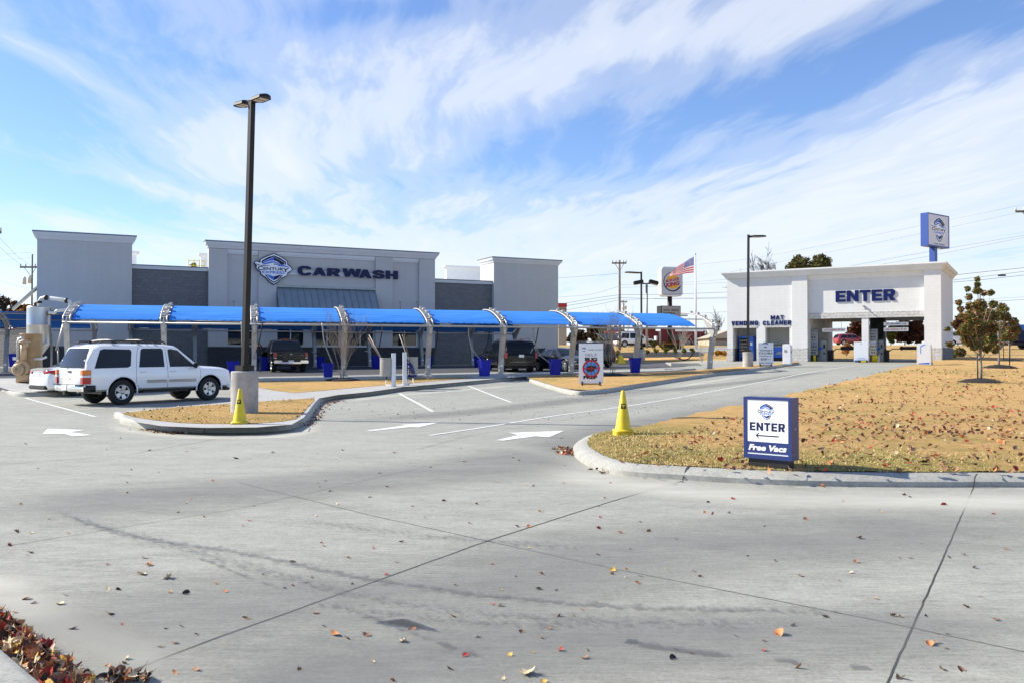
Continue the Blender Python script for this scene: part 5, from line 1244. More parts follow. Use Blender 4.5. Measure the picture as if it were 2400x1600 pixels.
# ================================================================ CONES
def cone(px, py, dz, stack, lab, yaw):
    P = G(px, py, dz); o = empty('traffic_cone', P, R(yaw), lab, 'cone')
    def body(mb, z):
        mb.lathe([(.145, z+.035), (.135, z+.06), (.032, z+.70), (.026, z+.71), (0, z+.71)], (0, 0, 0), 36)
    def foot(mb, z, wob):
        n = 32; ring0 = []; ring1 = []; ring2 = []
        for k in range(n):
            a = 2*math.pi*k/n; sq = 0.178/max(abs(math.cos(a)), abs(math.sin(a)))**0.55; wz = wob*math.sin(2*a+z*40)+wob*.6*math.sin(3*a)
            ring0.append((sq*math.cos(a), sq*math.sin(a), z+wz+.002)); ring1.append((sq*math.cos(a), sq*math.sin(a), z+.022+wz)); ring2.append((.14*math.cos(a), .14*math.sin(a), z+.045))
        loft(mb, [ring0, ring1, ring2])
    zt_ = .032*stack
    mb = MB(); body(mb, zt_); b = mb.build('body', T['yellow'], o); sharp(b.data, 60)
    for k in range(stack+1):
        mb = MB(); foot(mb, .032*k, .008 if stack else .003); mb.build('foot', T['yellow'], o)
    mb = MB()
    for (z0_, z1_, m, e, w_) in ((.40, .485, 0, .003, .62), (.415, .47, 1, .006, .34)):
        n = 8; vs = []
        for k in range(n+1):
            for z in (z0_, z1_):
                a = -math.pi/2-w_+2*w_*k/n-.15; r = .135+(.032-.135)*((z+.0-.06)/.64)+e; rr_ = r
                zz = z+zt_ if not (m == 1 and z == z0_ and abs(k-n/2) > 1.5) else z+zt_+.03
                vs.append((rr_*math.cos(a), rr_*math.sin(a), zz))
        mb.add(vs, [(2*k, 2*k+2, 2*k+3, 2*k+1) for k in range(n)], m, True)
    mb.build('sticker', [T['black'], T['yellow']], b)
cone(562, 991, .162, 0, 'single yellow cone standing on the small grass island in front of the lamp base', 8)
cone(1460.5, 1019, .17, 2, 'yellow cone with stacked bases at the corner of the big lawn', 5)
Pq = G(1454.5, 852, .0); o = empty('wet_floor_sign', Pq, R(20), 'small yellow folding sign beyond the leaning posts, right of the white board', 'folding sign')
s_ = Pq.y/F; mb = MB(); hh = 21*s_; mb.add([(-.35, -.25, 0), (.35, -.25, 0), (.12, 0, hh), (-.12, 0, hh), (-.35, -.22, 0), (.35, -.22, 0), (.12, .02, hh), (-.12, .02, hh)], [(0, 1, 2, 3), (4, 7, 6, 5), (0, 3, 7, 4), (1, 5, 6, 2), (3, 2, 6, 7), (0, 4, 5, 1)])
mb.add([(-.35, .25, 0), (.35, .25, 0), (.12, .03, hh), (-.12, .03, hh), (-.35, .28, 0), (.35, .28, 0), (.12, .05, hh), (-.12, .05, hh)], [(0, 3, 2, 1), (4, 5, 6, 7), (0, 4, 7, 3), (1, 2, 6, 5), (3, 7, 6, 2), (0, 1, 5, 4)]); mb.build('panel', T['yellow'], o)
# ================================================================ VEHICLES
def lerp_keys(keys, x, k):
    if x <= keys[0][0]: return keys[0][k]
    for i in range(len(keys)-1):
        a, b = keys[i], keys[i+1]
        if x <= b[0]:
            t = (x-a[0])/(b[0]-a[0]); return a[k]+(b[k]-a[k])*t
    return keys[-1][k]
class Car:
    """keys: (x, z_bottom, z_belt, z_top, half_low, half_belt, half_top); +x forward, rear bumper at x=0"""
    def __init__(s, keys, paint, wheels, R_, name, loc, rz, label, cat, group=None, track=None, step=.10):
        s.k = keys; s.paint = T[paint]; s.root = empty(name, loc, rz, label, cat, group); s.R = R_; s.wx = wheels
        xs = set()
        for i in range(len(keys)-1):
            n = max(1, round((keys[i+1][0]-keys[i][0])/step))
            for j in range(n+1): xs.add(round(keys[i][0]+(keys[i+1][0]-keys[i][0])*j/n, 4))
        xs = sorted(xs); rings = []
        for x in xs:
            zb, zl, zt, wl, wb, wt = [lerp_keys(keys, x, i) for i in range(1, 7)]
            dz = zt-zl; hood = dz < 0.14
            zm = zb+(zl-zb)*0.45
            if hood: half = [(0.0, zb), (wl*.85, zb), (wl, zb+.07), (wb+.005, zm), (wb, zm+(zl-zm)*.55), (wb-.03, zl-.035), (wb-.09, zl+.0), (wb*.55, zt-.012), (0.0, zt)]
            else: half = [(0.0, zb), (wl*.85, zb), (wl, zb+.07), (wb+.005, zm), (wb, zm+(zl-zm)*.55), (wb-.02, zl), (wt+.0, zt-.085), (wt-.10, zt-.02), (0.0, zt)]
            ring = [(x, -y, z) for y, z in half]+[(x, y, z) for y, z in reversed(half[1:-1])]
            rings.append(ring)
        mb = MB(); loft(mb, rings)
        s.body = mb.build('body', [s.paint, T['black']], s.root, recalc=True)
        s.W = max(k_[5] for k_ in keys)
        # wheel arches cut out of the shell
        for x in wheels:
            for sd_ in (-1, 1):
                c = MB(); c.lathe([(0, -.3), (R_+.075, -.3), (R_+.075, .3), (0, .3)], (0, 0, 0), 28, 'y'); co = c.build('cut', T['black'], None, recalc=True)
                co.location = (x, sd_*(s.W-.02), R_+.01); co.parent = s.root
                md = s.body.modifiers.new('b', 'BOOLEAN'); md.operation = 'DIFFERENCE'; md.object = co; md.solver = 'EXACT'
        bpy.context.view_layer.update()
        dg = bpy.context.evaluated_depsgraph_get(); me = bpy.data.meshes.new_from_object(s.body.evaluated_get(dg))
        cuts = [m.object for m in s.body.modifiers]; s.body.modifiers.clear(); s.body.data = me; me.name = 'body'
        for c in cuts: bpy.data.objects.remove(c)
        for p in me.polygons:
            c = p.center
            for x in wheels:
                d = math.hypot(c.x-x, c.z-R_-.01)
                if d < R_+.08 and abs(c.y) < s.W-.012 and (d < R_+.05 or abs(p.normal.y) < .5) : 
                    if abs(c.y) < s.W-.02 or True:
                        # inner surfaces only
                        if abs(math.hypot(c.x-x, c.z-R_-.01)-(R_+.075)) < .02 or abs(abs(c.y)-(s.W-.32)) < .03: p.material_index = 1
        sharp(me, 32)
    def side(s, x, z):
        zb, zl, zt, wl, wb, wt = [lerp_keys(s.k, x, i) for i in range(1, 7)]
        zm = zb+(zl-zb)*.45; pts = [(wl, zb+.07), (wb+.005, zm), (wb, zm+(zl-zm)*.55), (wb-.02, zl), (wt, zt-.085), (wt-.10, zt-.02)]
        if zt-zl < .14: pts = [(wl, zb+.07), (wb+.005, zm), (wb, zm+(zl-zm)*.55), (wb-.03, zl-.035), (wb-.09, zl)]
        for i in range(len(pts)-1):
            if z <= pts[i+1][1] or i == len(pts)-2:
                t = max(0, min(1, (z-pts[i][1])/max(1e-4, pts[i+1][1]-pts[i][1]))); return pts[i][0]+(pts[i+1][0]-pts[i][0])*t
    def patch(s, poly, sd_, off=.006, step=.12):
        """poly (x,z) laid on the side surface"""
        bm = bmesh.new(); bm.faces.new([bm.verts.new((p[0], p[1], 0)) for p in poly]); bmesh.ops.triangulate(bm, faces=bm.faces[:])
        lo = min(p[0] for p in poly); hi = max(p[0] for p in poly); x = math.ceil(lo/step)*step
        while x < hi: bmesh.ops.bisect_plane(bm, geom=bm.verts[:]+bm.edges[:]+bm.faces[:], plane_co=(x, 0, 0), plane_no=(1, 0, 0), dist=1e-5); x += step
        lo = min(p[1] for p in poly); hi = max(p[1] for p in poly); z = math.ceil(lo/step)*step
        while z < hi: bmesh.ops.bisect_plane(bm, geom=bm.verts[:]+bm.edges[:]+bm.faces[:], plane_co=(0, z, 0), plane_no=(0, 1, 0), dist=1e-5); z += step
        bm.verts.index_update(); vs = [(v.co.x, sd_*(s.side(v.co.x, v.co.y)+off), v.co.y) for v in bm.verts]; fs = [tuple(v.index for v in f.verts) for f in bm.faces]
        if fs:
            a, b, c = [Vector(vs[i]) for i in fs[0][:3]]
            if (b-a).cross(c-a).y*sd_ < 0: fs = [f[::-1] for f in fs]
        bm.free(); return vs, fs
    def side_part(s, name, poly, m, sds=(-1, 1), off=.006, parent=None):
        out = []
        for sd_ in sds:
            mb = MB(); vs, fs = s.patch(poly, sd_, off); mb.add(vs, fs, 0, True); out.append(mb.build(name, T[m], parent or s.root))
        return out
    def seam(s, pts, sds=(-1, 1), w=.010, m='black'):
        for sd_ in sds:
            mb = MB()
            for i in range(len(pts)-1):
                a, b = Vector(pts[i]), Vector(pts[i+1]); n = max(1, int((b-a).length/.1)); d = (b-a).normalized(); q = Vector((-d.y, d.x))*w/2
                for k in range(n):
                    p0 = a.lerp(b, k/n); p1 = a.lerp(b, (k+1)/n); vs = []
                    for r in (p0-q, p1-q, p1+q, p0+q): vs.append((r.x, sd_*(s.side(r.x, r.y)+.003), r.y))
                    mb.add(vs, [(0, 1, 2, 3) if sd_ < 0 else (3, 2, 1, 0)])
            mb.build('panel_gap', T[m], s.root)
    def solve(s, z, front, lo=None, hi=None):
        xs = [s.k[0][0]+(s.k[-1][0]-s.k[0][0])*i/400 for i in range(401)]
        ok = [x for x in xs if lerp_keys(s.k, x, 3) >= z]
        if not ok: ok = [xs[200]]
        return (max if front else min)(ok)
    def end_part(s, name, poly, m, front, off=.008, parent=None, nz=6, ny=8):
        """poly as (half_width, z) rows from bottom to top; lies on the sloping screen"""
        vs = []; fs = []; sg = 1 if front else -1
        for i in range(nz+1):
            z = poly[0][1]+(poly[-1][1]-poly[0][1])*i/nz; hw = lerp_keys([(q[1], q[0]) for q in poly], z, 1); x = s.solve(z, front)
            for j in range(ny+1):
                y = -hw+2*hw*j/ny; c = 1-abs(y/hw)**2.2; vs.append((x+sg*(off+.035*c-.01), y, z))
        for i in range(nz):
            for j in range(ny):
                f = (i*(ny+1)+j, i*(ny+1)+j+1, (i+1)*(ny+1)+j+1, (i+1)*(ny+1)+j); fs.append(f if front else f[::-1])
        mb = MB(); mb.add(vs, fs, 0, True); return mb.build(name, T[m], parent or s.root)
    def wheels(s, spokes=5, rim_r=.215, tw=.26, rim='alloy', inset_=.02):
        proto = None
        for x in s.wx:
            for sd_ in (-1, 1):
                w = empty('wheel', (x, sd_*(s.W-inset_-tw/2), s.R)); w.parent = s.root
                if proto is None:
                    Rr = s.R; mb = MB()
                    mb.lathe([(rim_r, -tw*.42), (Rr*.88, -tw*.5), (Rr*.97, -tw*.44), (Rr, -tw*.30), (Rr, tw*.30), (Rr*.97, tw*.44), (Rr*.88, tw*.5), (rim_r, tw*.42)], (0, 0, 0), 36, 'y', caps=False); t_ = mb.build('tyre', T['rubber'], None, recalc=True); sharp(t_.data, 40)
                    mb = MB(); mb.lathe([(rim_r+.004, -tw*.43), (rim_r+.002, -tw*.46), (rim_r-.02, -tw*.44), (rim_r-.035, -tw*.2), (rim_r-.035, tw*.3), (rim_r, tw*.40)], (0, 0, 0), 36, 'y', caps=False)
                    for k in range(spokes):
                        a = 2*math.pi*k/spokes; 
                        for r0, r1, w0, w1 in ((.02, rim_r-.02, .038*rim_r/.2, .062*rim_r/.2),):
                            c, q = math.cos(a), math.sin(a); P_ = lambda r, o, y: (r*c-o*q, y, r*q+o*c)
                            vs = [P_(r0, -w0, -tw*.38), P_(r1, -w1, -tw*.42), P_(r1, w1, -tw*.42), P_(r0, w0, -tw*.38), P_(r0, -w0, -tw*.25), P_(r1, -w1, -tw*.28), P_(r1, w1, -tw*.28), P_(r0, w0, -tw*.25)]
                            mb.add(vs, [(0, 1, 2, 3), (4, 7, 6, 5), (0, 4, 5, 1), (3, 2, 6, 7), (1, 5, 6, 2)])
                    mb.lathe([(0, -tw*.43), (.05, -tw*.43), (.06, -tw*.39), (.06, -tw*.3)], (0, 0, 0), 18, 'y')
                    r_ = mb.build('rim', T[rim], None, recalc=True)
                    mb = MB(); mb.lathe([(0, -tw*.10), (rim_r-.03, -tw*.10), (rim_r-.03, -tw*.06), (0, -tw*.06)], (0, 0, 0), 24, 'y')
                    for k in range(6): a = 2*math.pi*k/6+.3; mb.lathe([(.013, -tw*.40), (.013, -tw*.37)], (.075*math.cos(a), 0, .075*math.sin(a)), 8, 'y')
                    d_ = mb.build('brake_disc', T['black'], None); proto = (t_, r_, d_); ps = proto
                else: ps = []
                if not ps:
                    for q in proto: c = q.copy(); COL.objects.link(c); c.parent = w
                else:
                    for q in ps: q.parent = w
                if sd_ > 0: w.rotation_euler = (0, 0, math.pi)
    def box(s, name, c, size, m, parent=None, bevel=.012, rz=0, M=None):
        mb = MB(); mb.box(c, size, rz, 0, M); return mb.build(name, T[m], parent or s.root, bevel=bevel)
    def mirrors(s, x, z, m='black', sz=(.12, .20, .17)):
        for sd_ in (-1, 1):
            y = s.side(x, z); s.box('mirror', (x, sd_*(y+sz[1]/2+.05), z+.02), sz, m, bevel=.04)
    def handles(s, spots, m):
        for x, z in spots:
            for sd_ in (-1, 1): s.box('door_handle', (x, sd_*(s.side(x, z)+.015), z), (.20, .03, .045), m, bevel=.01)
    def arch_trim(s, m='paint', r=None):
        r = r or s.R+.085
        for x in s.wx:
            for sd_ in (-1, 1):
                mb = MB(); P = []
                for k in range(19):
                    a = R(-8+196*k/18); px = x+r*math.cos(a); pz = s.R+.01+r*math.sin(a); P.append((px, sd_*(s.side(px, max(pz, .30))+.002), pz))
                mb.tube(P, .022, 6); mb.build('arch_lip', s.paint if m == 'paint' else T[m], s.root)
    def underside(s, z0=.22, z1=.42):
        mb = MB(); mb.bbox(s.k[0][0]+.65, s.k[-1][0]-.55, -s.W+.35, s.W-.35, z0, z1); mb.build('underbody', T['black'], s.root)
        for x in s.wx: mb = MB(); mb.tube([(x, -s.W+.2, s.R), (x, s.W-.2, s.R)], .05, 8); mb.build('axle', T['black'], s.root)
    def plate(s, front=False, z=.8, txt='', m='sign_white', y=0, off=.02):
        x = s.k[-1][0]+off if front else s.k[0][0]-off; p_ = s.box('number_plate', (x, y, z), (.012, .31, .155), m, bevel=.004)
        return p_
def suv_keys(L, H, W, zb, belt, hood, nose, roof_r=.45):
    """boxy wagon: L length, H roof, W half width, belt height, hood height, nose height"""
    return [(0.0, zb+.12, belt-.10, belt-.02, W*.86, W*.88, W*.82), (.05, zb+.05, belt-.02, belt+.10, W*.91, W*.945, W*.84), (.10, zb+.02, belt, belt+.28, W*.94, W*.97, W*.84), (.30, zb, belt, H-.10, W*.955, W, W*.83), (.48, zb, belt, H-.02, W*.96, W, W*.83),
            (.9, zb, belt, H, W*.96, W, W*.83), (L*.52, zb, belt, H-.01, W*.96, W, W*.83), (L*.595, zb, belt, H-.05, W*.96, W, W*.82), (L*.635, zb, belt, H-.14, W*.96, W, W*.80), (L*.755, zb, belt-.01, belt+.135, W*.96, W, W*.90), (L*.765, zb, hood-.07, hood, W*.96, W, W*.9),
            (L*.90, zb, hood-.10, hood-.045, W*.95, W*.985, W*.9), (L*.955, zb, nose-.06, nose+.0, W*.93, W*.96, W*.88), (L*.985, zb+.02, nose-.11, nose-.06, W*.90, W*.93, W*.86), (L*.995, zb+.04, nose-.2, nose-.15, W*.87, W*.90, W*.83), (L, zb+.06, nose-.34, nose-.28, W*.84, W*.87, W*.8)]

# ---- the big white estate car in front -------------------------------------------------------
def big_suv():
    L = 4.93; Wd = 1.0
    Pr = G(284, 948, .0); Pf = G(489, 934, .0)
    d = (Pf-Pr).xy; 
    keys = suv_keys(L, 1.86, Wd, .42, 1.10, 1.17, 1.10)
    ang = math.atan2(d.y, d.x); ang = R(51)
    wx = (1.14, 1.14+2.946)
    # near side is the right-hand side (-y local): put the near rear wheel on its measured spot
    c, s = math.cos(ang), math.sin(ang); lx, ly = wx[0], -(Wd-.12)
    loc = Vector((Pr.x-(c*lx-s*ly), Pr.y-(s*lx+c*ly), 0)); loc.z = g(Pr.x, Pr.y)
    pitch = math.atan2(g(Pr.x+c*2.9, Pr.y+s*2.9)-g(Pr.x, Pr.y), 2.9)
    v = Car(keys, 'car_white', wx, .385, 'parked_suv', loc, ang, 'white full-size estate car with dark rear glass and roof rails, parked behind the lamp island', 'car')
    v.root.rotation_euler = (0, -pitch, ang)
    v.side_part('side_window', [(.28, 1.12), (1.30, 1.13), (1.40, 1.18), (1.47, 1.62), (1.43, 1.68), (.62, 1.70), (.50, 1.66)], 'car_glass')
    v.side_part('side_window', [(1.66, 1.13), (2.50, 1.13), (2.50, 1.66), (2.44, 1.71), (1.84, 1.71), (1.77, 1.67)], 'car_glass')
    v.side_part('side_window', [(2.68, 1.13), (3.58, 1.13), (3.52, 1.19), (3.10, 1.58), (3.02, 1.65), (2.74, 1.70), (2.66, 1.66)], 'car_glass')
    v.end_part('rear_window', [(.80, 1.14), (.78, 1.35), (.70, 1.66), (.64, 1.72)], 'car_glass', False, off=.012)
    v.end_part('windscreen', [(.84, 1.26), (.76, 1.5), (.70, 1.70)], 'car_glass', True, off=.010)
    v.seam([(1.56, .62), (1.56, .95), (1.62, 1.5), (1.70, 1.77)]); v.seam([(2.60, .48), (2.60, 1.12), (2.58, 1.77)]); v.seam([(3.66, .50), (3.74, .80), (3.76, 1.12)]); v.seam([(1.56, .62), (1.72, .48)])
    v.handles([(1.78, .99), (2.78, .99)], 'white_paint')
    v.side_part('side_moulding', [(1.90, .645), (2.56, .645), (2.56, .74), (1.90, .74)], 'beige_trim', off=.016); v.side_part('side_moulding', [(2.63, .645), (3.58, .645), (3.58, .74), (2.63, .74)], 'beige_trim', off=.016)
    v.side_part('chrome_strip', [(1.92, .70), (2.55, .70), (2.55, .712), (1.92, .712)], 'chrome', off=.02); v.side_part('chrome_strip', [(2.64, .70), (3.56, .70), (3.56, .712), (2.64, .712)], 'chrome', off=.02)
    v.arch_trim(); v.underside(.33, .46); v.mirrors(3.50, 1.14); v.wheels(5, .225, .27)
    for sd_ in (-1, 1):
        # tail lamps wrap the corner
        mb = MB(); 
        for z0_, z1_, m in ((.66, .85, 0), (.85, .93, 1), (.93, 1.08, 2)):
            mb.prism([(-.045, sd_*.77), (-.035, sd_*.90), (.02, sd_*.965), (.14, sd_*1.024), (.17, sd_*1.0), (.10, sd_*.78)], 'z', z0_, z1_-.004, m)
        mb.build('tail_lamp', [T['tail_red'], T['lens'], T['amber']], v.root, recalc=True, bevel=.006)
        mb = MB(); mb.tube([(.55, sd_*.72, 1.87), (.62, sd_*.72, 1.925), (1.5, sd_*.72, 1.94), (2.55, sd_*.72, 1.93), (2.66, sd_*.72, 1.86)], .026, 8)
        for x in (.95, 1.75, 2.3): mb.box((x, sd_*.72, 1.89), (.10, .05, .07))
        mb.build('roof_rail', T['black'], v.root)
        mb = MB(); mb.prism([(L-.13, sd_*.93), (L-.01, sd_*.83), (L+.012, sd_*.55), (L-.05, sd_*.55)], 'z', .80, .93); mb.build('headlight', T['lens'], v.root, bevel=.01)
        mb = MB(); mb.prism([(L-.13, sd_*.935), (L-.01, sd_*.835), (L+.0, sd_*.70), (L-.05, sd_*.70)], 'z', .73, .795); mb.build('indicator', T['amber'], v.root)
        v.box('side_step', (2.55, sd_*.93, .37), (1.5, .12, .05), 'black')
    for x in (1.0, 1.95):
        mb = MB(); mb.tube([(x, -.70, 1.945), (x, -.3, 1.975), (x, .3, 1.975), (x, .70, 1.945)], .02, 8); mb.build('roof_bar', T['beige_trim'], v.root)
    # rear bumper: bright with black corners
    mb = MB(); loft(mb, [[(-.13, y, .44), (-.16, y, .50), (-.16, y, .585), (-.13, y, .62), (.10, y, .62), (.10, y, .44)] if abs(y) < .7 else [(-.02, y, .44), (-.04, y, .50), (-.04, y, .585), (-.02, y, .62), (.14, y, .62), (.14, y, .44)] for y in (-.93, -.78, -.5, 0, .5, .78, .93)]); b = mb.build('rear_bumper', T['chrome'], v.root, recalc=True); sharp(b.data, 40)
    mb = MB(); mb.bbox(-.12, .08, -.88, .88, .622, .645); mb.build('bumper_pad', T['black'], b)
    for sd_ in (-1, 1): mb = MB(); loft(mb, [[(-.02, sd_*.93, z), (.05, sd_*1.0, z), (.30, sd_*1.012, z), (.30, sd_*.95, z), (.02, sd_*.88, z)] for z in (.42, .52, .62)]); mb.build('bumper_corner', T['black'], b, recalc=True)
    v.plate(False, .56, off=.17)
    mb = MB(); mb.tube([(-.16, 0, .40), (.2, 0, .40)], .035, 4); mb.box((-.17, 0, .40), (.02, .12, .12)); mb.build('tow_hitch', T['black'], v.root)
    v.box('hatch_handle', (-.005, .0, 1.02), (.05, .24, .05), 'black'); mb = MB(); mb.tube([(.03, .0, 1.10), (.02, .22, 1.13), (.06, .42, 1.17)], .012, 5); mb.build('wiper', T['black'], v.root)
    mb = MB(); mb.add([(-.012, y, z) for y, z in ((-.06, .78), (.06, .78), (.06, .82), (-.06, .82))], [(0, 3, 2, 1)]); mb.build('badge', T['amber'], v.root)
    v.box('high_brake_light', (.47, 0, 1.80), (.06, .30, .045), 'tail_red'); mb = MB(); mb.tube([(.44, .83, 1.10), (.46, .81, 1.05)], .01, 5); mb.bbox(.05, .09, -.84, .84, 1.085, 1.095); mb.build('hatch_gap', T['black'], v.root)
    v.box('front_bumper', (L-.06, 0, .52), (.20, 1.86, .22), 'car_white', bevel=.05); v.box('grille', (L-.0, 0, .83), (.04, 1.05, .22), 'chrome'); v.box('air_dam', (L-.10, 0, .36), (.24, 1.7, .10), 'black', bevel=.03)
    return v
v1 = big_suv()

def sedan(keys, paint, wx, loc, ang, label, name='parked_sedan', R_=.33, wins=None, rearw=None, frontw=None, spokes=7):
    v = Car(keys, paint, wx, R_, name, loc, ang, label, 'car'); L = keys[-1][0]
    for w in wins: v.side_part('side_window', w, 'car_glass')
    if rearw: v.end_part('rear_window', rearw, 'car_glass', False, off=.008)
    if frontw: v.end_part('windscreen', frontw, 'car_glass', True, off=.008)
    v.arch_trim(); v.underside(.18, .35); v.wheels(spokes, .21, .22); return v
def sedan_keys(L, H, W, zb=.24):
    return [(0, zb+.12, .80, .86, W*.80, W*.80, W*.62), (.05, zb+.04, .88, .96, W*.88, W*.89, W*.70), (.14, zb, .92, 1.0, W*.92, W*.94, W*.74), (.55, zb-.02, .93, 1.035, W*.95, W*.985, W*.76), (.78, zb-.02, .94, 1.08, W*.95, W, W*.74), (1.42, zb-.02, .94, H-.03, W*.95, W, W*.66), (1.75, zb-.02, .93, H, W*.95, W, W*.66),
            (2.4, zb-.02, .92, H-.01, W*.95, W, W*.66), (2.75, zb-.02, .92, H-.07, W*.95, W, W*.66), (3.55, zb-.02, .92, 1.03, W*.95, W, W*.80), (3.6, zb-.02, .90, .99, W*.95, W, W*.8), (L-.5, zb-.02, .80, .88, W*.94, W*.97, W*.8), (L-.18, zb, .68, .76, W*.90, W*.90, W*.75), (L, zb+.05, .52, .60, W*.78, W*.78, W*.6)]
SW = [[(.98, .97), (1.55, .96), (1.56, 1.30), (1.44, 1.32)], [(1.63, .96), (2.30, .96), (2.30, 1.36), (1.66, 1.36)], [(2.38, .96), (3.18, .96), (2.72, 1.30), (2.6, 1.35), (2.38, 1.36)]]
# white sedan left of the big one: only its tail shows
def white_sedan():
    P = G(140, 929, 0); ang = R(51); c, s = math.cos(ang), math.sin(ang); wx = (.98, 3.72); W_ = .90
    lx, ly = wx[0]-.55, -.72; loc = Vector((P.x-(c*lx-s*ly), P.y-(s*lx+c*ly), g(P.x, P.y)))
    v = sedan(sedan_keys(4.75, 1.46, W_), 'car_white', wx, loc, ang, 'white sedan with red tail lamps, its rear showing left of the big white estate car', wins=SW, rearw=[(.66, 1.06), (.62, 1.2), (.56, 1.36)], frontw=[(.7, 1.05), (.58, 1.34)])
    for sd_ in (-1, 1):
        mb = MB(); loft(mb, [[(.0+a, sd_*b, .80), (-.02+a, sd_*b, .86), (-.01+a, sd_*b, .91), (.03+a, sd_*b, .935), (.10+a, sd_*b, .90), (.10+a, sd_*b, .80)] for a, b in ((-.01, .46), (.005, .62), (.05, .76), (.16, .86), (.33, .915))]); b_ = mb.build('tail_lamp', T['tail_red'], v.root, recalc=True); sharp(b_.data, 50)
    v.plate(False, .78, off=.012); mb = MB(); mb.box((-.01, 0, .90), (.03, .9, .02)); mb.build('boot_gap', T['chrome'], v.root)
    v.box('diffuser', (.02, 0, .33), (.16, 1.3, .14), 'black', bevel=.03)
    mb = MB(); mb.prism([(-.02, .93), (.22, .995), (.22, 1.02), (-.05, .965)], 'y', -.55, .55); mb.build('boot_lip', T['car_white'], v.root)
white_sedan()

# ---- black pickup, tail towards us, driver door open -----------------------------------------
def pickup():
    P = G(680, 877, .02); W_ = 1.0; L = 5.8; ang = math.atan2(d2.x, -d2.y)+R(180); ang = R(24.5+90+4)
    ang = R(112)
    Y = 50.3; P = at(682, 877, Y); loc = Vector((P.x, P.y, g(P.x, P.y)))
    k = [(0, .55, 1.10, 1.12+.06, W_*.93, W_*.95, W_*.9), (.06, .50, 1.14, 1.17+.06, W_*.97, W_*.99, W_*.94), (1.9, .50, 1.15, 1.24, W_*.97, W_, W_*.94), (1.95, .48, 1.17, 1.26, W_*.97, W_, W_*.93), (2.05, .48, 1.18, 1.84, W_*.97, W_, W_*.80), (2.35, .48, 1.18, 1.93, W_*.97, W_, W_*.79),
         (3.5, .48, 1.18, 1.93, W_*.97, W_, W_*.79), (3.8, .48, 1.18, 1.85, W_*.97, W_, W_*.79), (4.35, .48, 1.18, 1.30, W_*.97, W_, W_*.9), (4.4, .48, 1.15, 1.25, W_*.97, W_, W_*.9), (5.5, .48, 1.08, 1.16, W_*.96, W_*.98, W_*.9), (5.8, .5, .95, 1.0, W_*.9, W_*.9, W_*.85)]
    v = Car(k, 'car_black', (1.25, 4.85), .41, 'pickup_truck', loc, ang, 'black pickup parked tail outwards under the vaults with its driver door open', 'pickup')
    v.side_part('side_window', [(2.35, 1.25), (3.05, 1.25), (3.05, 1.74), (2.42, 1.74)], 'car_glass'); v.side_part('side_window', [(3.12, 1.25), (4.05, 1.25), (3.75, 1.68), (3.12, 1.74)], 'car_glass')
    v.end_part('windscreen', [(.80, 1.34), (.72, 1.8)], 'car_glass', True)
    mb = MB(); mb.add([(2.03-(.0), y, z) for y, z in ((-.72, 1.30), (.72, 1.30), (.66, 1.76), (-.66, 1.76))], [(0, 3, 2, 1)]); 
    mb = MB(); vs = []
    for z, hw in ((1.30, .78), (1.55, .74), (1.78, .68)):
        x = v.solve(z, False)
        x = min(q/400*5.8 for q in range(130, 170) if lerp_keys(k, q/400*5.8, 3) >= z)-.012; vs += [(x, -hw, z), (x, hw, z)]
    mb.add(vs, [(0, 2, 3, 1), (2, 4, 5, 3)]); mb.build('rear_window', T['car_glass'], v.root)
    mb = MB(); mb.box((-.012, 0, .92), (.03, 1.50, .48)); tg = mb.build('tailgate', T['car_black'], v.root, bevel=.012)
    mb = MB(); mb.box((-.035, 0, 1.05), (.02, .17, .10)); mb.build('badge', T['galv_dull'], tg, bevel=.02)
    for sd_, ys in ((1, (.52, .68)), (-1, (-.72, -.5))): mb = MB(); mb.bbox(-.034, -.028, ys[0], ys[1], .985, 1.005); mb.build('badge', T['galv_dull'], tg)
    for sd_ in (-1, 1):
        v.box('tail_lamp', (-.005, sd_*.87, .98), (.06, .17, .36), 'tail_red', bevel=.03); v.box('reverse_light', (-.03, sd_*.87, .84), (.03, .13, .06), 'lens')
        v.box('bumper_corner', (-.10, sd_*.74, .62), (.18, .46, .17), 'chrome', bevel=.03)
    v.box('rear_bumper', (-.08, 0, .56), (.14, 1.1, .10), 'chrome', bevel=.02); v.plate(False, .63, off=.10)
    v.box('high_brake_light', (2.28, 0, 1.93), (.06, .55, .05), 'tail_red'); v.underside(.35, .5); v.arch_trim(); v.wheels(5, .24, .28); v.mirrors(3.85, 1.28, 'black', (.12, .24, .24))
    # open door on the left (hinge at x=4.0)
    do = MB(); pr = [(0, .55), (-1.0, .55), (-1.02, 1.18), (-.92, 1.75), (-.6, 1.80), (-.25, 1.55), (0, 1.2)]
    do.prism(pr, 'y', -.05, .03); d_ = do.build('door', T['car_black'], v.root, bevel=.02); d_.location = (3.95, 1.0, 0); d_.rotation_euler = (0, 0, R(-62))
    w = MB(); w.prism([(-.10, 1.22), (-.94, 1.22), (-.86, 1.68), (-.58, 1.73), (-.3, 1.52)], 'y', -.058, .038); w.build('door_window', T['glass_dark'], d_)
    w = MB(); w.box((-.35, .10, 1.12), (.14, .05, .05)); w.build('door_handle', T['chrome'], d_)
pickup()
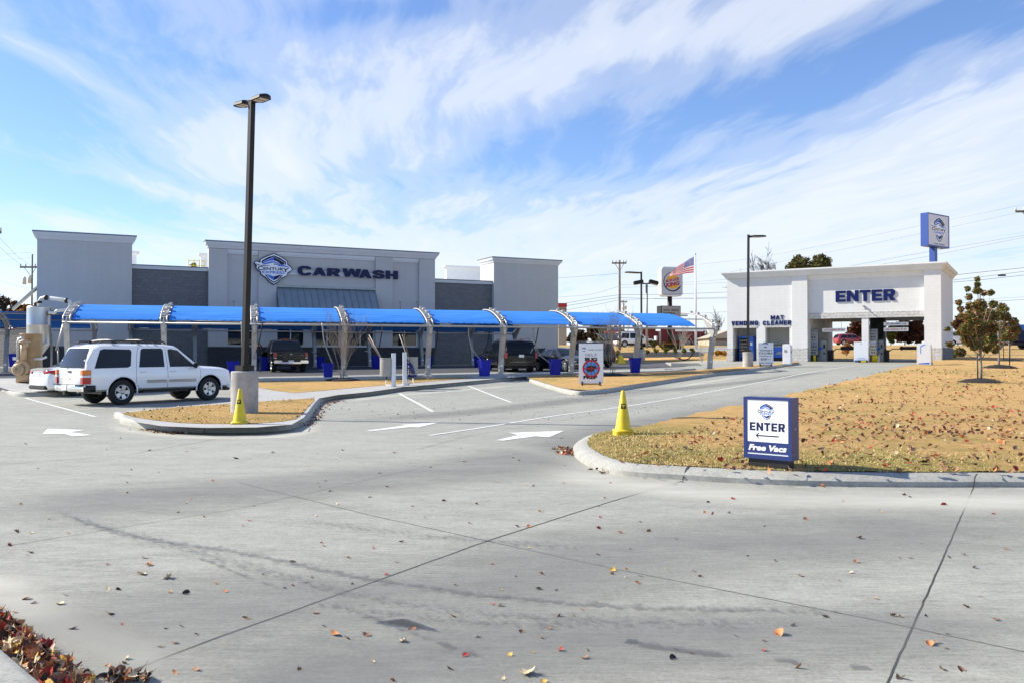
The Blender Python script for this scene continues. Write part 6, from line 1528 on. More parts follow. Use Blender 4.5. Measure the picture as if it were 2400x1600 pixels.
def black_suv():
    Y = 50.5; P = at(1222, 863, Y); loc = Vector((P.x, P.y, g(P.x, P.y))); keys = suv_keys(5.15, 1.90, 1.02, .36, 1.12, 1.18, 1.02)
    v = Car(keys, 'car_black', (1.05, 4.0), .40, 'parked_suv', loc, R(107), 'large black estate car parked tail outwards under the vaults', 'car')
    v.side_part('side_window', [(.35, 1.16), (1.35, 1.16), (1.45, 1.66), (.62, 1.68)], 'car_glass'); v.side_part('side_window', [(1.66, 1.16), (2.5, 1.16), (2.5, 1.70), (1.8, 1.70)], 'car_glass'); v.side_part('side_window', [(2.68, 1.16), (3.7, 1.16), (3.2, 1.66), (2.7, 1.70)], 'car_glass')
    v.end_part('rear_window', [(.78, 1.22), (.66, 1.72)], 'car_glass', False); v.end_part('windscreen', [(.8, 1.28), (.7, 1.7)], 'car_glass', True)
    for sd_ in (-1, 1):
        v.box('tail_lamp', (.03, sd_*.90, .98), (.10, .15, .36), 'tail_red', bevel=.03); mb = MB(); mb.tube([(.6, sd_*.72, 1.89), (.7, sd_*.72, 1.96), (2.5, sd_*.72, 1.96), (2.6, sd_*.72, 1.89)], .022, 6); mb.build('roof_rail', T['black'], v.root)
    v.box('chrome_strip', (-.02, 0, .60), (.03, 1.5, .03), 'chrome'); v.plate(False, .95, off=.03); v.box('rear_bumper', (-.03, 0, .50), (.14, 1.9, .22), 'car_black', bevel=.05)
    v.box('high_brake_light', (.42, 0, 1.85), (.05, .4, .04), 'tail_red'); v.underside(); v.arch_trim(); v.wheels(6, .26, .28); v.mirrors(3.5, 1.16)
black_suv()
def grey_sedan():
    Y = 49.0; W_ = .95; L = 5.0; P = at(1326, 864, 50.4); ang = R(-62); loc = None
    c, s = math.cos(ang), math.sin(ang); wx = (1.05, 4.05); lx, ly = wx[1]+.1, -.85
    loc = Vector((P.x-(c*lx-s*ly), P.y-(s*lx+c*ly), 0)); loc.z = g(P.x, P.y)
    v = sedan(sedan_keys(L, 1.48, W_), 'car_grey', wx, loc, ang, 'dark grey sedan facing out to the right of the big black estate car', R_=.36, wins=SW, rearw=[(.66, 1.06), (.56, 1.36)], frontw=[(.74, 1.06), (.60, 1.38)], spokes=5)
    v.box('grille', (L-.02, 0, .62), (.06, 1.25, .14), 'black', bevel=.02); v.box('lower_grille', (L-.03, 0, .38), (.06, 1.2, .14), 'black', bevel=.02)
    for sd_ in (-1, 1): v.box('headlight', (L-.13, sd_*.66, .64), (.12, .30, .10), 'lens', bevel=.02)
    v.box('front_bumper', (L-.02, 0, .50), (.08, 1.5, .07), 'car_silver', bevel=.02)
    mb = MB(); mb.add([(4.0, -.5, 1.0)], []) if False else None; v.mirrors(3.2, .98, 'car_grey')
grey_sedan()
def small_suv(px, py, Y, ang, paint, label, L=4.5, H=1.68, name='parked_suv', frame_chrome=False, scale=1.0, hatch=False, rim='alloy'):
    P = at(px, py, Y); z = g(P.x, P.y); keys = suv_keys(L, H, .93, .32, 1.0, 1.04, .92)
    c, s = math.cos(ang), math.sin(ang); loc = Vector((P.x-c*L/2, P.y-s*L/2, z)); wx = (.88, L-.88)
    v = Car(keys, paint, wx, .36, name, loc, ang, label, 'car')
    a = L*.62
    v.side_part('side_window', [(.40, 1.05), (L*.29, 1.04), (L*.30, H-.18), (.62, H-.2)], 'car_glass'); v.side_part('side_window', [(L*.315, 1.04), (L*.465, 1.04), (L*.465, H-.15), (L*.325, H-.16)], 'car_glass'); v.side_part('side_window', [(L*.485, 1.04), (L*.70, 1.04), (L*.61, H-.20), (L*.485, H-.15)], 'car_glass')
    v.end_part('windscreen', [(.78, 1.14), (.68, H-.16)], 'car_glass', True); v.end_part('rear_window', [(.72, 1.08), (.64, H-.14)], 'car_glass', False)
    for sd_ in (-1, 1):
        v.box('headlight', (L-.12, sd_*.70, .80), (.14, .28, .12), 'lens', bevel=.03); v.box('tail_lamp', (.05, sd_*.78, .95), (.12, .2, .25), 'tail_red', bevel=.03)
        mb = MB(); mb.tube([(.6, sd_*.66, H), (.7, sd_*.66, H+.05), (L*.5, sd_*.66, H+.05), (L*.55, sd_*.66, H-.02)], .018, 6); mb.build('roof_rail', T['chrome' if frame_chrome else 'black'], v.root)
    v.side_part('sill_trim', [(1.28, .34), (L-1.3, .34), (L-1.3, .46), (1.28, .46)], 'black' , off=.012); v.box('grille', (L-.02, 0, .74), (.05, .9, .16), 'black'); v.underside(); v.wheels(5, .24, .24, rim=rim); v.mirrors(L*.67, 1.05, paint)
    if hatch:
        mb = MB(); mb.box((-.35, 0, H+.28), (1.0, 1.3, .08), 0, 0, Matrix.Rotation(-.45, 3, 'Y')); mb.build('open_hatch', T[paint], v.root, bevel=.02)
    return v
small_suv(1375, 822, 60, R(118), 'car_black', 'black hatchback behind the white SELF BUG PREP board, tailgate raised', 4.6, 1.72, hatch=True)
small_suv(1487, 809, 107, R(14), 'car_white', 'white off-roader parked by the far restaurant, seen between two leaning posts', 5.0, 1.85)
small_suv(1992, 805, 132, R(7), 'car_red', 'red crossover on the far road, seen through the left pay lane', 4.6, 1.66, frame_chrome=True)
# ================================================================ SIGNS
def emb(parent, name, cx, cz, s, y, words=True, layer=.004):
    mb = MB(); emblem_geo(mb, cx, cz, s, y, mi4, thick=.001, layer=layer, backing=False, words=words); return mb.build(name, m4, parent)
def enter_sign():
    p0 = at(1743.5, 1072, 11.05); p1 = at(1855.7, 1079, 10.62); u = (p1-p0).xy; w = u.length; z0 = g(p1.x, p1.y)+.17
    zb = (p0.z+p1.z)/2-z0; zt_ = at(1800, 930, 10.84).z-z0
    o = empty('enter_sign', ((p0.x+p1.x)/2, (p0.y+p1.y)/2, z0), math.atan2(u.y, u.x), 'blue framed cabinet sign reading ENTER and Free Vacs on the big lawn', 'sign')
    mb = MB(); fw = .042; h = zt_-zb; D = .20
    mb.bbox(-w/2, w/2, .012, D, zb, zt_)
    for a in ((-w/2, -w/2+fw, zb, zt_), (w/2-fw, w/2, zb, zt_), (-w/2+fw, w/2-fw, zt_-fw*.8, zt_), (-w/2+fw, w/2-fw, zb, zb+fw*1.3)): mb.bbox(a[0], a[1], -.006, .0118, a[2], a[3])
    mb.build('frame', T['blue_sign'], o)
    mb = MB(); mb.bbox(-w/2+.05, w/2-.05, .03, D-.03, -.02, zb-.001); mb.build('plinth', T['black'], o)
    mb = MB(); mb.bbox(-w/2+fw+.001, w/2-fw-.001, .004, .0115, zb+fw*1.3+.001, zt_-fw*.8-.001); f = mb.build('face', T['sign_white'], o)
    H = h; zz = lambda py: zt_-(py-160)/1245*H      # rows measured on the sign itself
    xx = lambda px: -w/2+(px-205)/(1180-205)*w
    mb = MB(); mb.bbox(-w/2+fw+.001, w/2-fw-.001, -.003, .0035, zz(1285), zz(1062)); b = mb.build('band', T['blue_sign'], f)
    mb = MB(); block_text(mb, 'ENTER', xx(328), xx(1050), zz(838), zz(672), .002, .0017, 0, .16)
    mb.prism([(xx(448), zz(935)), (xx(520), zz(872)), (xx(530), zz(882)), (xx(490), zz(925)), (xx(925), zz(925)), (xx(925), zz(950)), (xx(490), zz(950)), (xx(530), zz(990)), (xx(520), zz(1000))], 'y', .002, .0037)
    mb.build('lettering', T['navy'], f)
    mb = MB(); text(mb, 'Free Vacs', xx(305), xx(1085), zz(1238), zz(1118), -.0045, 0, 0, .04, shear=.25); mb.build('lettering', T['sign_white'], b)
    emb(f, 'emblem', xx(675), zz(450), (xx(830)-xx(520))/2*290/208, .0030, layer=.0012)
    mb = MB(); mb.tube([(w/2-.0, .1, (zb+zt_)/2), (w/2+.004, .1, (zb+zt_)/2)], .01, 8); mb.build('lock', T['galv'], o)
enter_sign()
def board_sign(name, px0, px1, pyt, pyb, Yo, ang, label, draw, dz=.165, feet=True, mat_='sign_white'):
    P = G((px0+px1)/2, pyb, dz); s = P.y/F; w = (px1-px0)*s/max(.6, math.cos(R(ang))); h = (pyb-pyt)*s
    o = empty(name, P, R(ang), label, 'sign'); 
    mb = MB(); mb.bbox(-w/2, w/2, 0, .04, h*.05, h); f = mb.build('panel', T[mat_], o, bevel=.006)
    if feet:
        mb = MB(); mb.bbox(-w*.42, w*.42, -.02, .06, h*.02, h*.045)
        for sx in (-1, 1): mb.bbox(sx*w*.36-.025, sx*w*.36+.025, -.16, .22, 0, h*.02); mb.bbox(sx*w*.36-.03, sx*w*.36+.03, -.02, -.002, h*.046, h*.09)
        mb.build('stand', T['black'], o)
    draw(f, w, h); return o
def draw_bug(f, w, h):
    xx = lambda px: -w/2+(px-205)/(890-205)*w; zz = lambda py: h-(py-180)/(1340-180)*h*.97
    mb = MB(); text(mb, 'CAR WASH', xx(470), xx(868), zz(368), zz(338), -.003, 0, 0, .02); text(mb, 'SELF', xx(388), xx(715), zz(540), zz(465), -.003, 0, 0, -.008)
    text(mb, 'BUG', xx(372), xx(722), zz(680), zz(570), -.003, 0, 0, .07); text(mb, 'PREP', xx(330), xx(728), zz(1195), zz(1092), -.003, 0, 0, .07, dzdx=0)
    mb.build('lettering', T['black'], f)
    cx, cz = xx(550), zz(890); r = (xx(795)-xx(305))/2
    mb = MB(); mb.lathe([(0, -.003), (r*.8, -.003)], (cx, 0, cz), 40, 'y', smooth=False); 
    mb = MB(); n = 40; vs = [(cx, -.003, cz)]+[(cx+r*.8*math.cos(2*math.pi*k/n), -.003, cz+r*.8*math.sin(2*math.pi*k/n)) for k in range(n)]; mb.add(vs, [(0, 1+(k+1) % n, 1+k)[::-1] for k in range(n)]); mb.build('target_field', T['light_blue'], f)
    mb = MB()
    def ell(x, z, a, b, m=0, y=-.007):
        vs = [(x, y, z)]+[(x+a*math.cos(2*math.pi*k/20), y, z+b*math.sin(2*math.pi*k/20)) for k in range(20)]; mb.add(vs, [(0, 1+k, 1+(k+1) % 20) for k in range(20)], m)
    ell(cx-r*.10, cz-r*.03, r*.52, r*.36); ell(cx+r*.40, cz+r*.12, r*.22, r*.17, 0, -.0075)
    for (a, b, c, d) in ((-.3, .2, -.5, .62), (0, .25, -.02, .66), (.2, .2, .38, .6), (-.3, -.25, -.45, -.66), (0, -.3, .0, -.7), (.25, -.2, .4, -.6), (.5, .2, .62, .45)): mb.tube([(cx+a*r, -.006, cz+b*r), (cx+c*r, -.006, cz+d*r)], .012, 4)
    mb.build('beetle', T['black'], f)
    mb = MB(); vs = []; n = 44
    for k in range(n):
        a = 2*math.pi*k/n
        for q in (r, r*.80): vs.append((cx+q*math.cos(a), -.008, cz+q*math.sin(a)))
    mb.add(vs, [(2*k, 2*((k+1) % n), 2*((k+1) % n)+1, 2*k+1) for k in range(n)]); mb.bbox(cx-r*.8, cx+r*.8, -.012, -.009, cz-r*.035, cz+r*.035); mb.bbox(cx-r*.04, cx+r*.04, -.0125, -.0095, cz-r*.8, cz+r*.8)
    for k in range(5):
        for sx in (-1, 1): mb.bbox(cx+sx*r*(.2+.12*k)-.006, cx+sx*r*(.2+.12*k)+.006, -.0122, -.0092, cz-r*.11, cz+r*.11)
    mb.build('crosshair', T['red'], f)
    emb(f, 'emblem', xx(348), zz(350), (xx(440)-xx(258))/2*.95, -.001, words=False, layer=.0015)
board_sign('bug_prep_sign', 1357, 1413.8, 805, 902, 0, -4, 'white upright board reading SELF BUG PREP with a red crosshair over a beetle', draw_bug)
def draw_clubs(f, w, h):
    xx = lambda px: -w/2+(px-860)/(1195-860)*w; zz = lambda py: h-(py-815)/(1340-815)*h*.97
    mb = MB()
    for b, a, c, t, bt in (('WASH', 895, 1158, 972, 1010), ('CLUBS', 872, 1178, 1032, 1075), ('STARTING AT', 890, 1155, 1112, 1135), ('$20', 918, 1045, 1168, 1222), ('JOIN TODAY!', 880, 1175, 1265, 1300)): text(mb, b, xx(a), xx(c), zz(bt), zz(t), -.003, 0, 0, .02)
    mb.build('lettering', T['navy'], f); mb = MB(); text(mb, '/MONTH', xx(1055), xx(1140), zz(1205), zz(1180), -.003, 0, 0, .01); mb.build('lettering', T['light_blue'], f)
    emb(f, 'emblem', xx(1018), zz(868), (xx(1110)-xx(925))/2, -.001, words=False, layer=.002)
board_sign('wash_clubs_sign', 1777.8, 1812, 803, 857.5, 0, -8, 'white upright board reading WASH CLUBS and $20, between the slim lamp and a white pedestal', draw_clubs)
def plain_ped():
    P = G(1845, 853, .165); s = P.y/F; w = 19*s; h = 47*s; o = empty('air_machine', P, R(-28), 'white coin pedestal with a rounded top right of the WASH CLUBS board', 'pedestal')
    mb = MB(); mb.prism([(-w/2, 0), (w/2, 0), (w/2, h*.86), (w*.38, h*.96), (w*.15, h), (-w/2, h)][::1], 'y', -.15, .35); mb.build('cabinet', T['white_paint'], o, bevel=.03)
    mb = MB(); mb.bbox(-w*.28, 0, -.165, -.151, h*.6, h*.72); mb.build('coin_slot', T['galv_dull'], o)
    mb = MB(); mb.lathe([(.09, 0), (.09, .006), (0, .006)], (w/2+.001, .1, h*.62), 14, 'x'); mb.build('badge', T['navy'], o)
plain_ped()
def draw_plain(f, w, h):
    mb = MB(); mb.bbox(-w*.25, w*.25, -.004, -.001, h*.20, h*.215); mb.bbox(-w*.4, w*.4, -.004, -.001, h*.14, h*.15); mb.bbox(-w*.46, w*.46, -.004, -.001, h*.055, h*.11); mb.build('print', T['light_blue'], f)
    mb = MB(); mb.prism([(-w*.1, h*.93), (w*.08, h*.93), (w*.03, h*.89)], 'y', -.004, -.001); mb.build('mark', T['grey_plastic'], f)
o = board_sign('sidewalk_sign', 2004, 2032.6, 801, 848.5, 0, -24, 'plain white board on a black and yellow foot in front of the middle pier', draw_plain, .02)
mb = MB(); mb.bbox(-.2, .42, -.25, .25, 0, .13); mb.build('ballast', T['black'], o); mb = MB(); mb.bbox(.0, .3, -.26, -.251, .02, .12); mb.build('stripe', T['yellow'], o)
def draw_two(f, w, h):
    mb = MB(); mb.prism([(-w*.3, h*.55), (-w*.24, h*.55), (-w*.22, h*.85), (-.0, h*.92), (w*.12, h*.93), (w*.12, h*.96), (-.05, h*.95), (-w*.28, h*.88)], 'y', -.004, -.001); mb.build('swoosh', T['light_blue'], f)
    mb = MB(); mb.prism([(-w*.42, h*.08), (w*.35, h*.08), (w*.42, h*.16), (-w*.42, h*.12)], 'y', -.004, -.001); mb.build('print', T['mid_blue'], f)
o = board_sign('sidewalk_sign', 2153, 2179, 804.6, 857, 0, -24, 'white folding board with a pale blue curve against the right pilaster of the pay building', draw_two, .16, False)
hh = 50*o.location.y/F; mb = MB(); mb.add([(-.35, .045, hh), (.35, .045, hh), (.45, .75, 0), (-.35, .75, 0), (-.35, .075, hh), (.35, .075, hh), (.45, .79, 0), (-.35, .79, 0)], [(0, 1, 2, 3), (4, 7, 6, 5), (0, 4, 5, 1), (1, 5, 6, 2), (2, 6, 7, 3), (0, 3, 7, 4)]); mb.build('back_panel', T['sign_white'], o)

# pylon sign behind the pay building
def pylon():
    Y = 75.0; a = at(2174, 498, Y); ang = R(36.8); k1 = ray(2224.3, 550); k1 = k1.x/k1.y; u = Vector((math.cos(ang), math.sin(ang))); w = (k1*a.y-a.x)/(u.x-k1*u.y)
    zt_ = at(2174, 498, Y).z; zb = at(2176, 576, Y).z; k2 = ray(2157.4, 540); k2 = k2.x/k2.y; n = Vector((-u.y, u.x)); D = (k2*a.y-a.x)/(n.x-k2*n.y)
    gz = g(a.x+1, a.y+1); o = empty('pylon_sign', (a.x, a.y, gz), ang, 'tall blue pylon sign with the shield emblem rising behind the pay building', 'sign'); zt_ -= gz; zb -= gz; h = zt_-zb
    mb = MB(); mb.bbox(0, w, .03, D, zb, zt_)
    for q in ((0, .09, zb, zt_), (w-.09, w, zb, zt_), (.09, w-.09, zt_-.09, zt_), (.09, w-.09, zb, zb+.12)): mb.bbox(q[0], q[1], -.03, .0295, q[2], q[3])
    mb.build('cabinet', T['pylon_blue'], o)
    mb = MB(); mb.bbox(.091, w-.091, .0, .0292, zb+.121, zt_-.091); f = mb.build('face', T['grey_sign'], o)
    mb = MB(); text(mb, 'CAR WASH', w*.28, w*.78, zb+h*.07, zb+h*.115, -.004, 0, 0, .02); mb.build('lettering', T['navy'], f)
    emb(f, 'emblem', w*.53, zb+h*.53, w*.36*1.12, -.001, layer=.006)
    mb = MB(); mb.bbox(w*.42, w*.54, D*.3, D*.3+.5, 0, zb); mb.build('pole', T['pylon_blue'], o)
mat('grey_sign', (0.68, 0.68, 0.76), 0.4)
pylon()
# burger restaurant pylon and reader board
def burger_sign():
    Y = 105.0; s = Y/F; a = at(1549.5, 625, Y); ang = R(14); w = 53.5*s/math.cos(ang); zt_ = at(1570, 625, Y).z; zb = at(1570, 694.5, Y).z
    gz = g(a.x, a.y); o = empty('burger_sign', (a.x, a.y, gz), ang, 'rounded white restaurant sign with red BURGER KING lettering above a reader board', 'sign'); zt_ -= gz; zb -= gz; h = zt_-zb
    cx = w/2; cz = (zt_+zb)/2
    def rrect(cx, cz, hw, hh, r): return [(cx+x_, cz+z_) for x_, z_, _ in rr(hw, hh, r, 0, 5)]
    mb = MB(); mb.prism(rrect(cx, cz, w/2, h/2, .45), 'y', 0, .9); mb.build('cabinet', T['sign_white'], o)
    f = MB(); f.prism(rrect(cx, cz, w/2-.12, h/2-.12, .38), 'y', -.03, -.0005); f = f.build('face', T['sign_grey'], o)
    r = w*.42
    mb = MB(); n = 40; vs = []
    for k in range(n+1):
        a_ = R(62+ (335-62)*k/n); t = math.sin(math.pi*min(1, k/n*1.0))
        wd = r*(.05+.13*max(0, (k/n-.1)))
        if k > n*.96: wd *= .6
        for q in (r, r-wd): vs.append((cx+.05*r+q*math.cos(a_), -.04, cz-.03*r+q*math.sin(a_)))
    mb.add(vs, [(2*k, 2*k+2, 2*k+3, 2*k+1)[::-1] for k in range(n)]); mb.build('ring', T['navy'], f)
    mb = MB(); tilt = R(12)
    def rot(x, z): return (cx+.07*r+x*math.cos(tilt)-z*math.sin(tilt), cz-.03*r+x*math.sin(tilt)+z*math.cos(tilt))
    top = [rot(r*.60*math.cos(R(q)), r*.30+r*.42*math.sin(R(q))) for q in range(0, 181, 15)]; bot = [rot(r*.58*math.cos(R(q)), -r*.38+r*.34*math.sin(R(q))) for q in range(180, 361, 15)]
    mb.prism(top, 'y', -.045, -.0305); mb.prism(bot, 'y', -.045, -.0305); mb.build('bun', T['bun'], f)
    mb = MB(); tt = math.tan(tilt)
    text(mb, 'BURGER', cx-.70*r, cx+.80*r, cz+.0*r-.15*r, cz+.30*r-.15*r, -.05, 0, 0, .03, dzdx=tt); text(mb, 'KING', cx-.66*r, cx+.80*r, cz-.52*r-.12*r, cz-.02*r-.18*r, -.05, 0, 0, .05, dzdx=tt)
    mb.build('lettering', T['red'], f)
    mb = MB(); mb.lathe([(.28, 0), (.28, zb)], (cx-.1, .45, 0), 14); mb.build('pole', T['bronze'], o)
    x0 = -w*.05; x1 = w*.86; zt2 = at(1570, 717, Y).z-gz; zb2 = at(1570, 745, Y).z-gz
    mb = MB(); mb.bbox(x0, x1, -.25, 1.0, zb2, zt2); bx = mb.build('reader_board', T['black'], o)
    mb = MB(); mb.bbox(x0+.1, x1-.03, -.29, -.251, zb2+.05, zt2-.05); mb.build('panel', T['grey_plastic'], bx)
    mb = MB(); hh = zt2-zb2; text(mb, 'NOW  HIRING', x0+.35, x1-.3, zb2+hh*.55, zb2+hh*.70, -.295, 0, 0, .03); text(mb, 'WHOPPER $6', x0+.25, x1-.8, zb2+hh*.30, zb2+hh*.45, -.295, 0, 0, .03); mb.build('lettering', T['black'], bx)
mat('bun', (0.85, 0.42, 0.02), 0.5); mat('sign_grey', (0.55, 0.57, 0.60), 0.45)
burger_sign()
# flag
def flag():
    Y = 92.0; s = Y/F; b = at(1631, 846, Y); b.z = g(b.x, b.y); o = empty('flagpole', b, 0, 'white flagpole with a United States flag streaming to the left', 'flagpole')
    ht = at(1631, 598, Y).z-b.z; mb = MB(); mb.tube([(0, 0, 0), (0, 0, ht*.5), (-.03, 0, ht)], [.13, .11, .07], 12); mb.build('pole', T['white_paint'], o)
    mb = MB(); mb.lathe([(0, ht-.02), (.12, ht+.08), (.12, ht+.12), (0, ht+.2)], (-.03, 0, 0), 12); mb.build('finial', T['galv'], o)
    H0 = [(1626, 602.5), (1626, 639.3)]; nu, nv = 40, 26
    vs = []
    top = [(1626, 602.5), (1616, 607.5), (1605, 615), (1590, 624), (1577, 634), (1571, 641)]; bot = [(1626, 639.3), (1612, 640.5), (1600, 642.5), (1588, 644.5), (1577, 646.5), (1569, 648.5)]
    def ev(c, t):
        f = t*(len(c)-1); i = min(int(f), len(c)-2); f -= i; return (c[i][0]+(c[i+1][0]-c[i][0])*f, c[i][1]+(c[i+1][1]-c[i][1])*f)
    for i in range(nu+1):
        t = i/nu; a = ev(top, t); c = ev(bot, t)
        for j in range(nv+1):
            v = j/nv; q = at(a[0]+(c[0]-a[0])*v, a[1]+(c[1]-a[1])*v, Y+.25*math.sin(t*7+v*2)*t+t*1.2); vs.append(q-b)
    fs = []; ms = []
    mb = MB(); mb.add(vs, [], 0)
    for i in range(nu):
        for j in range(nv):
            f = (i*(nv+1)+j, (i+1)*(nv+1)+j, (i+1)*(nv+1)+j+1, i*(nv+1)+j+1); m = 0 if (j//2) % 2 == 0 else 1
            if i < nu*.40 and j < 14: m = 1 if (i % 2 == 1 and j % 2 == 1) and (i//2+j//2) % 1 == 0 else 2
            mb.f.append(f); mb.m.append(m); mb.sm.append(True)
    mb.build('flag', [T['flag_red'], T['flag_white'], T['flag_blue']], o)
leaf_mat('flag_red', [(0.75, 0.02, 0.03)]*2, .5); leaf_mat('flag_white', [(0.9, 0.9, 0.9)]*2, .5); leaf_mat('flag_blue', [(0.02, 0.04, 0.28)]*2, .4)
flag()

# ================================================================ POLES AND WIRES
def upole(px, pyb, pyt, Y, label, arms, wpx=7, extra=None):
    P = at(px, pyb, Y); P.z = g(P.x, P.y); ht = at(px, pyt, Y).z-P.z; s = Y/F
    o = empty('utility_pole', P, 0, label, 'utility pole'); mb = MB(); mb.tube([(0, 0, 0), (0, 0, ht)], [wpx*s*.55, wpx*s*.38], 10); mb.build('pole', T['pole_wood'], o)
    for (py, x0, x1) in arms:
        z = at(px, py, Y).z-P.z; mb = MB(); mb.bbox((x0-px)*s, (x1-px)*s, -.25, -.13, z-.08, z+.08); a_ = mb.build('cross_arm', T['pole_wood'], o)
        for sx in (x0+1, (x0+px)/2, (px+x1)/2+.5, x1-1):
            mb = MB(); mb.lathe([(.05, 0), (.09, .08), (.05, .14), (.08, .2), (0, .28)], ((sx-px)*s, -.19, z+.08), 8); mb.build('insulator', T['cream'], a_)
        mb = MB(); mb.tube([((x0-px)*s*.6, -.2, z-.06), (0, -.2, z-.9)], .03, 5); mb.tube([((x1-px)*s*.6, -.2, z-.06), (0, -.2, z-.9)], .03, 5); mb.build('brace', T['galv_dull'], a_)
    for (tx, py, w_, h_) in (extra or []):
        z = at(px, py, Y).z-P.z; mb = MB(); mb.lathe([(w_*s*.5, -h_*s/2), (w_*s*.5, h_*s/2), (w_*s*.3, h_*s/2+.12), (0, h_*s/2+.14)], ((tx-px)*s, -.3, z), 16); mb.build('transformer', T['cream'], o)
    return o
upole(1452.5, 812, 610, 95, 'weathered utility pole with a V-braced cross arm behind the front vaults', [(617.5, 1434, 1468)], 6)
upole(1462, 808, 704, 170, 'small far utility pole just right of the tall weathered one', [(708, 1455, 1470)], 3.2, [(1460, 722, 5, 9), (1466, 722, 5, 8)])
upole(74, 812, 596, 85, 'utility pole with two grey transformers at the left corner of the car wash', [(627, 48, 92)], 4.5, [(60, 660, 8, 15), (72, 658, 7, 14)])
upole(2420, 812, 480, 70, 'utility pole at the right picture edge, only its cross arm in view', [(497, 2379, 2460)], 8)
upole(-14, 812, 520, 60, 'utility pole beyond the left picture edge carrying thin wires', [(546, -60, 4)], 7)
WIRES = [([(-10, 548), (40, 600), (74, 624)], 70, .010), ([(0, 580), (40, 615), (60, 627)], 72, .010), ([(-10, 655), (30, 668), (74, 676)], 80, .010), ([(-10, 597), (74, 592)], 85, .009), ([(-10, 612), (74, 604)], 85, .008),
         ([(1308, 652), (1380, 647), (1452, 641)], 95, .014), ([(1308, 697), (1385, 690), (1452, 671)], 95, .012), ([(1308, 714), (1390, 700), (1452, 691)], 95, .020), ([(1308, 720), (1390, 707), (1452, 698)], 95, .020), ([(1308, 730), (1390, 716), (1452, 703)], 95, .018),
         ([(1452, 691), (1560, 690), (1706, 685)], 95, .020), ([(1452, 698), (1560, 701), (1706, 699)], 95, .020), ([(1452, 704), (1540, 700), (1706, 697)], 95, .012), ([(1452, 737), (1580, 737), (1706, 731)], 95, .014), ([(1452, 668), (1580, 664), (1706, 655)], 95, .010), ([(1452, 675), (1580, 669), (1706, 662)], 95, .010),
         ([(1640, 620), (1800, 600), (2080, 545), (2400, 480)], 90, .008), ([(1700, 640), (1900, 600), (2100, 560), (2400, 496)], 90, .008), ([(1960, 630), (2150, 595), (2400, 552)], 85, .012), ([(2020, 628), (2180, 600), (2400, 557)], 85, .012),
         ([(2237, 645), (2320, 636), (2420, 626)], 66, .020), ([(2232, 657), (2310, 648), (2420, 634)], 66, .016), ([(2232, 662), (2310, 655), (2420, 643)], 66, .018), ([(2232, 711), (2320, 707), (2420, 701)], 66, .014), ([(2232, 706), (2320, 701), (2420, 695)], 66, .008)]
for i, (pts, Y, r) in enumerate(WIRES):
    P = catmull([(a, b) for a, b in pts], 6); Q = [at(p.x, p.y, Y) for p in P]
    side = 'left of the car wash' if pts[-1][0] < 300 else ('between the car wash and the weathered pole' if pts[-1][0] < 1460 else ('between the weathered pole and the pay building' if pts[-1][0] < 1800 else ('sloping high over the pay building' if Y > 70 else 'right of the pay building')))
    mb = MB(); mb.tube([q-Q[0] for q in Q], r, 4, caps=False); o = mb.build('power_line', T['wire']); o.location = Q[0]; tag(o, 'thin dark overhead wire '+side, 'wire', 'overhead wires '+side)
mb = MB(); q = at(2348, 646.5, 66); mb.tube([q-Vector((.28, 0, -.02)), q+Vector((.28, 0, .03))], .07, 8); o = mb.build('wire_splice', T['wire']); tag(o, 'dark splice box hanging on the wires right of the pay building', 'splice box')

# ================================================================ TREES AND SHRUBS
def leaves(mb, clumps, n, size, mi=0, flat=0.6, shell=0.5):
    tot = sum(c[1]**2 for c in clumps)
    for c, r in clumps:
        k = max(3, int(n*r*r/tot))
        for _ in range(k):
            d = Vector((random.gauss(0, 1), random.gauss(0, 1), random.gauss(0, 1))).normalized()*r*(random.random()**.45)
            p = Vector(c)+d; s = size*random.uniform(.6, 1.3)
            a = Vector((random.gauss(0, 1), random.gauss(0, 1), random.gauss(0, .7))).normalized(); b = a.cross(Vector((random.gauss(0, 1), random.gauss(0, 1), random.gauss(0, 1)))).normalized()
            mb.add([p-a*s, p+b*s*.45, p+a*s, p-b*s*.45], [(0, 1, 2, 3)], mi)
leaf_mat('magnolia', [(0.07, 0.10, 0.025), (0.11, 0.14, 0.03), (0.26, 0.26, 0.07), (0.07, 0.09, 0.03), (0.30, 0.17, 0.06), (0.42, 0.13, 0.07), (0.10, 0.11, 0.04)], .25, .45)
leaf_mat('autumn_red', [(0.07, 0.015, 0.012), (0.12, 0.03, 0.015), (0.16, 0.06, 0.02), (0.09, 0.04, 0.02), (0.05, 0.05, 0.02)], .2, .8)
leaf_mat('autumn_gold', [(0.16, 0.08, 0.02), (0.30, 0.16, 0.03), (0.22, 0.09, 0.02), (0.10, 0.06, 0.02)], .2, .8)
leaf_mat('dull_green', [(0.07, 0.075, 0.025), (0.11, 0.11, 0.03), (0.17, 0.14, 0.05), (0.24, 0.17, 0.05)], .25, .8)
leaf_mat('brown_wood', [(0.05, 0.035, 0.022), (0.08, 0.055, 0.032), (0.035, 0.03, 0.02), (0.10, 0.06, 0.03)], .1, .9)
leaf_mat('amber_grass', [(0.50, 0.20, 0.02), (0.62, 0.33, 0.03), (0.35, 0.18, 0.03)], .3, .8)
leaf_mat('yellow_green', [(0.16, 0.17, 0.02), (0.30, 0.25, 0.03), (0.10, 0.12, 0.02), (0.38, 0.24, 0.04)], .25, .8)
leaf_mat('pampas', [(0.42, 0.20, 0.08), (0.55, 0.30, 0.15), (0.30, 0.13, 0.05)], .3, .8)
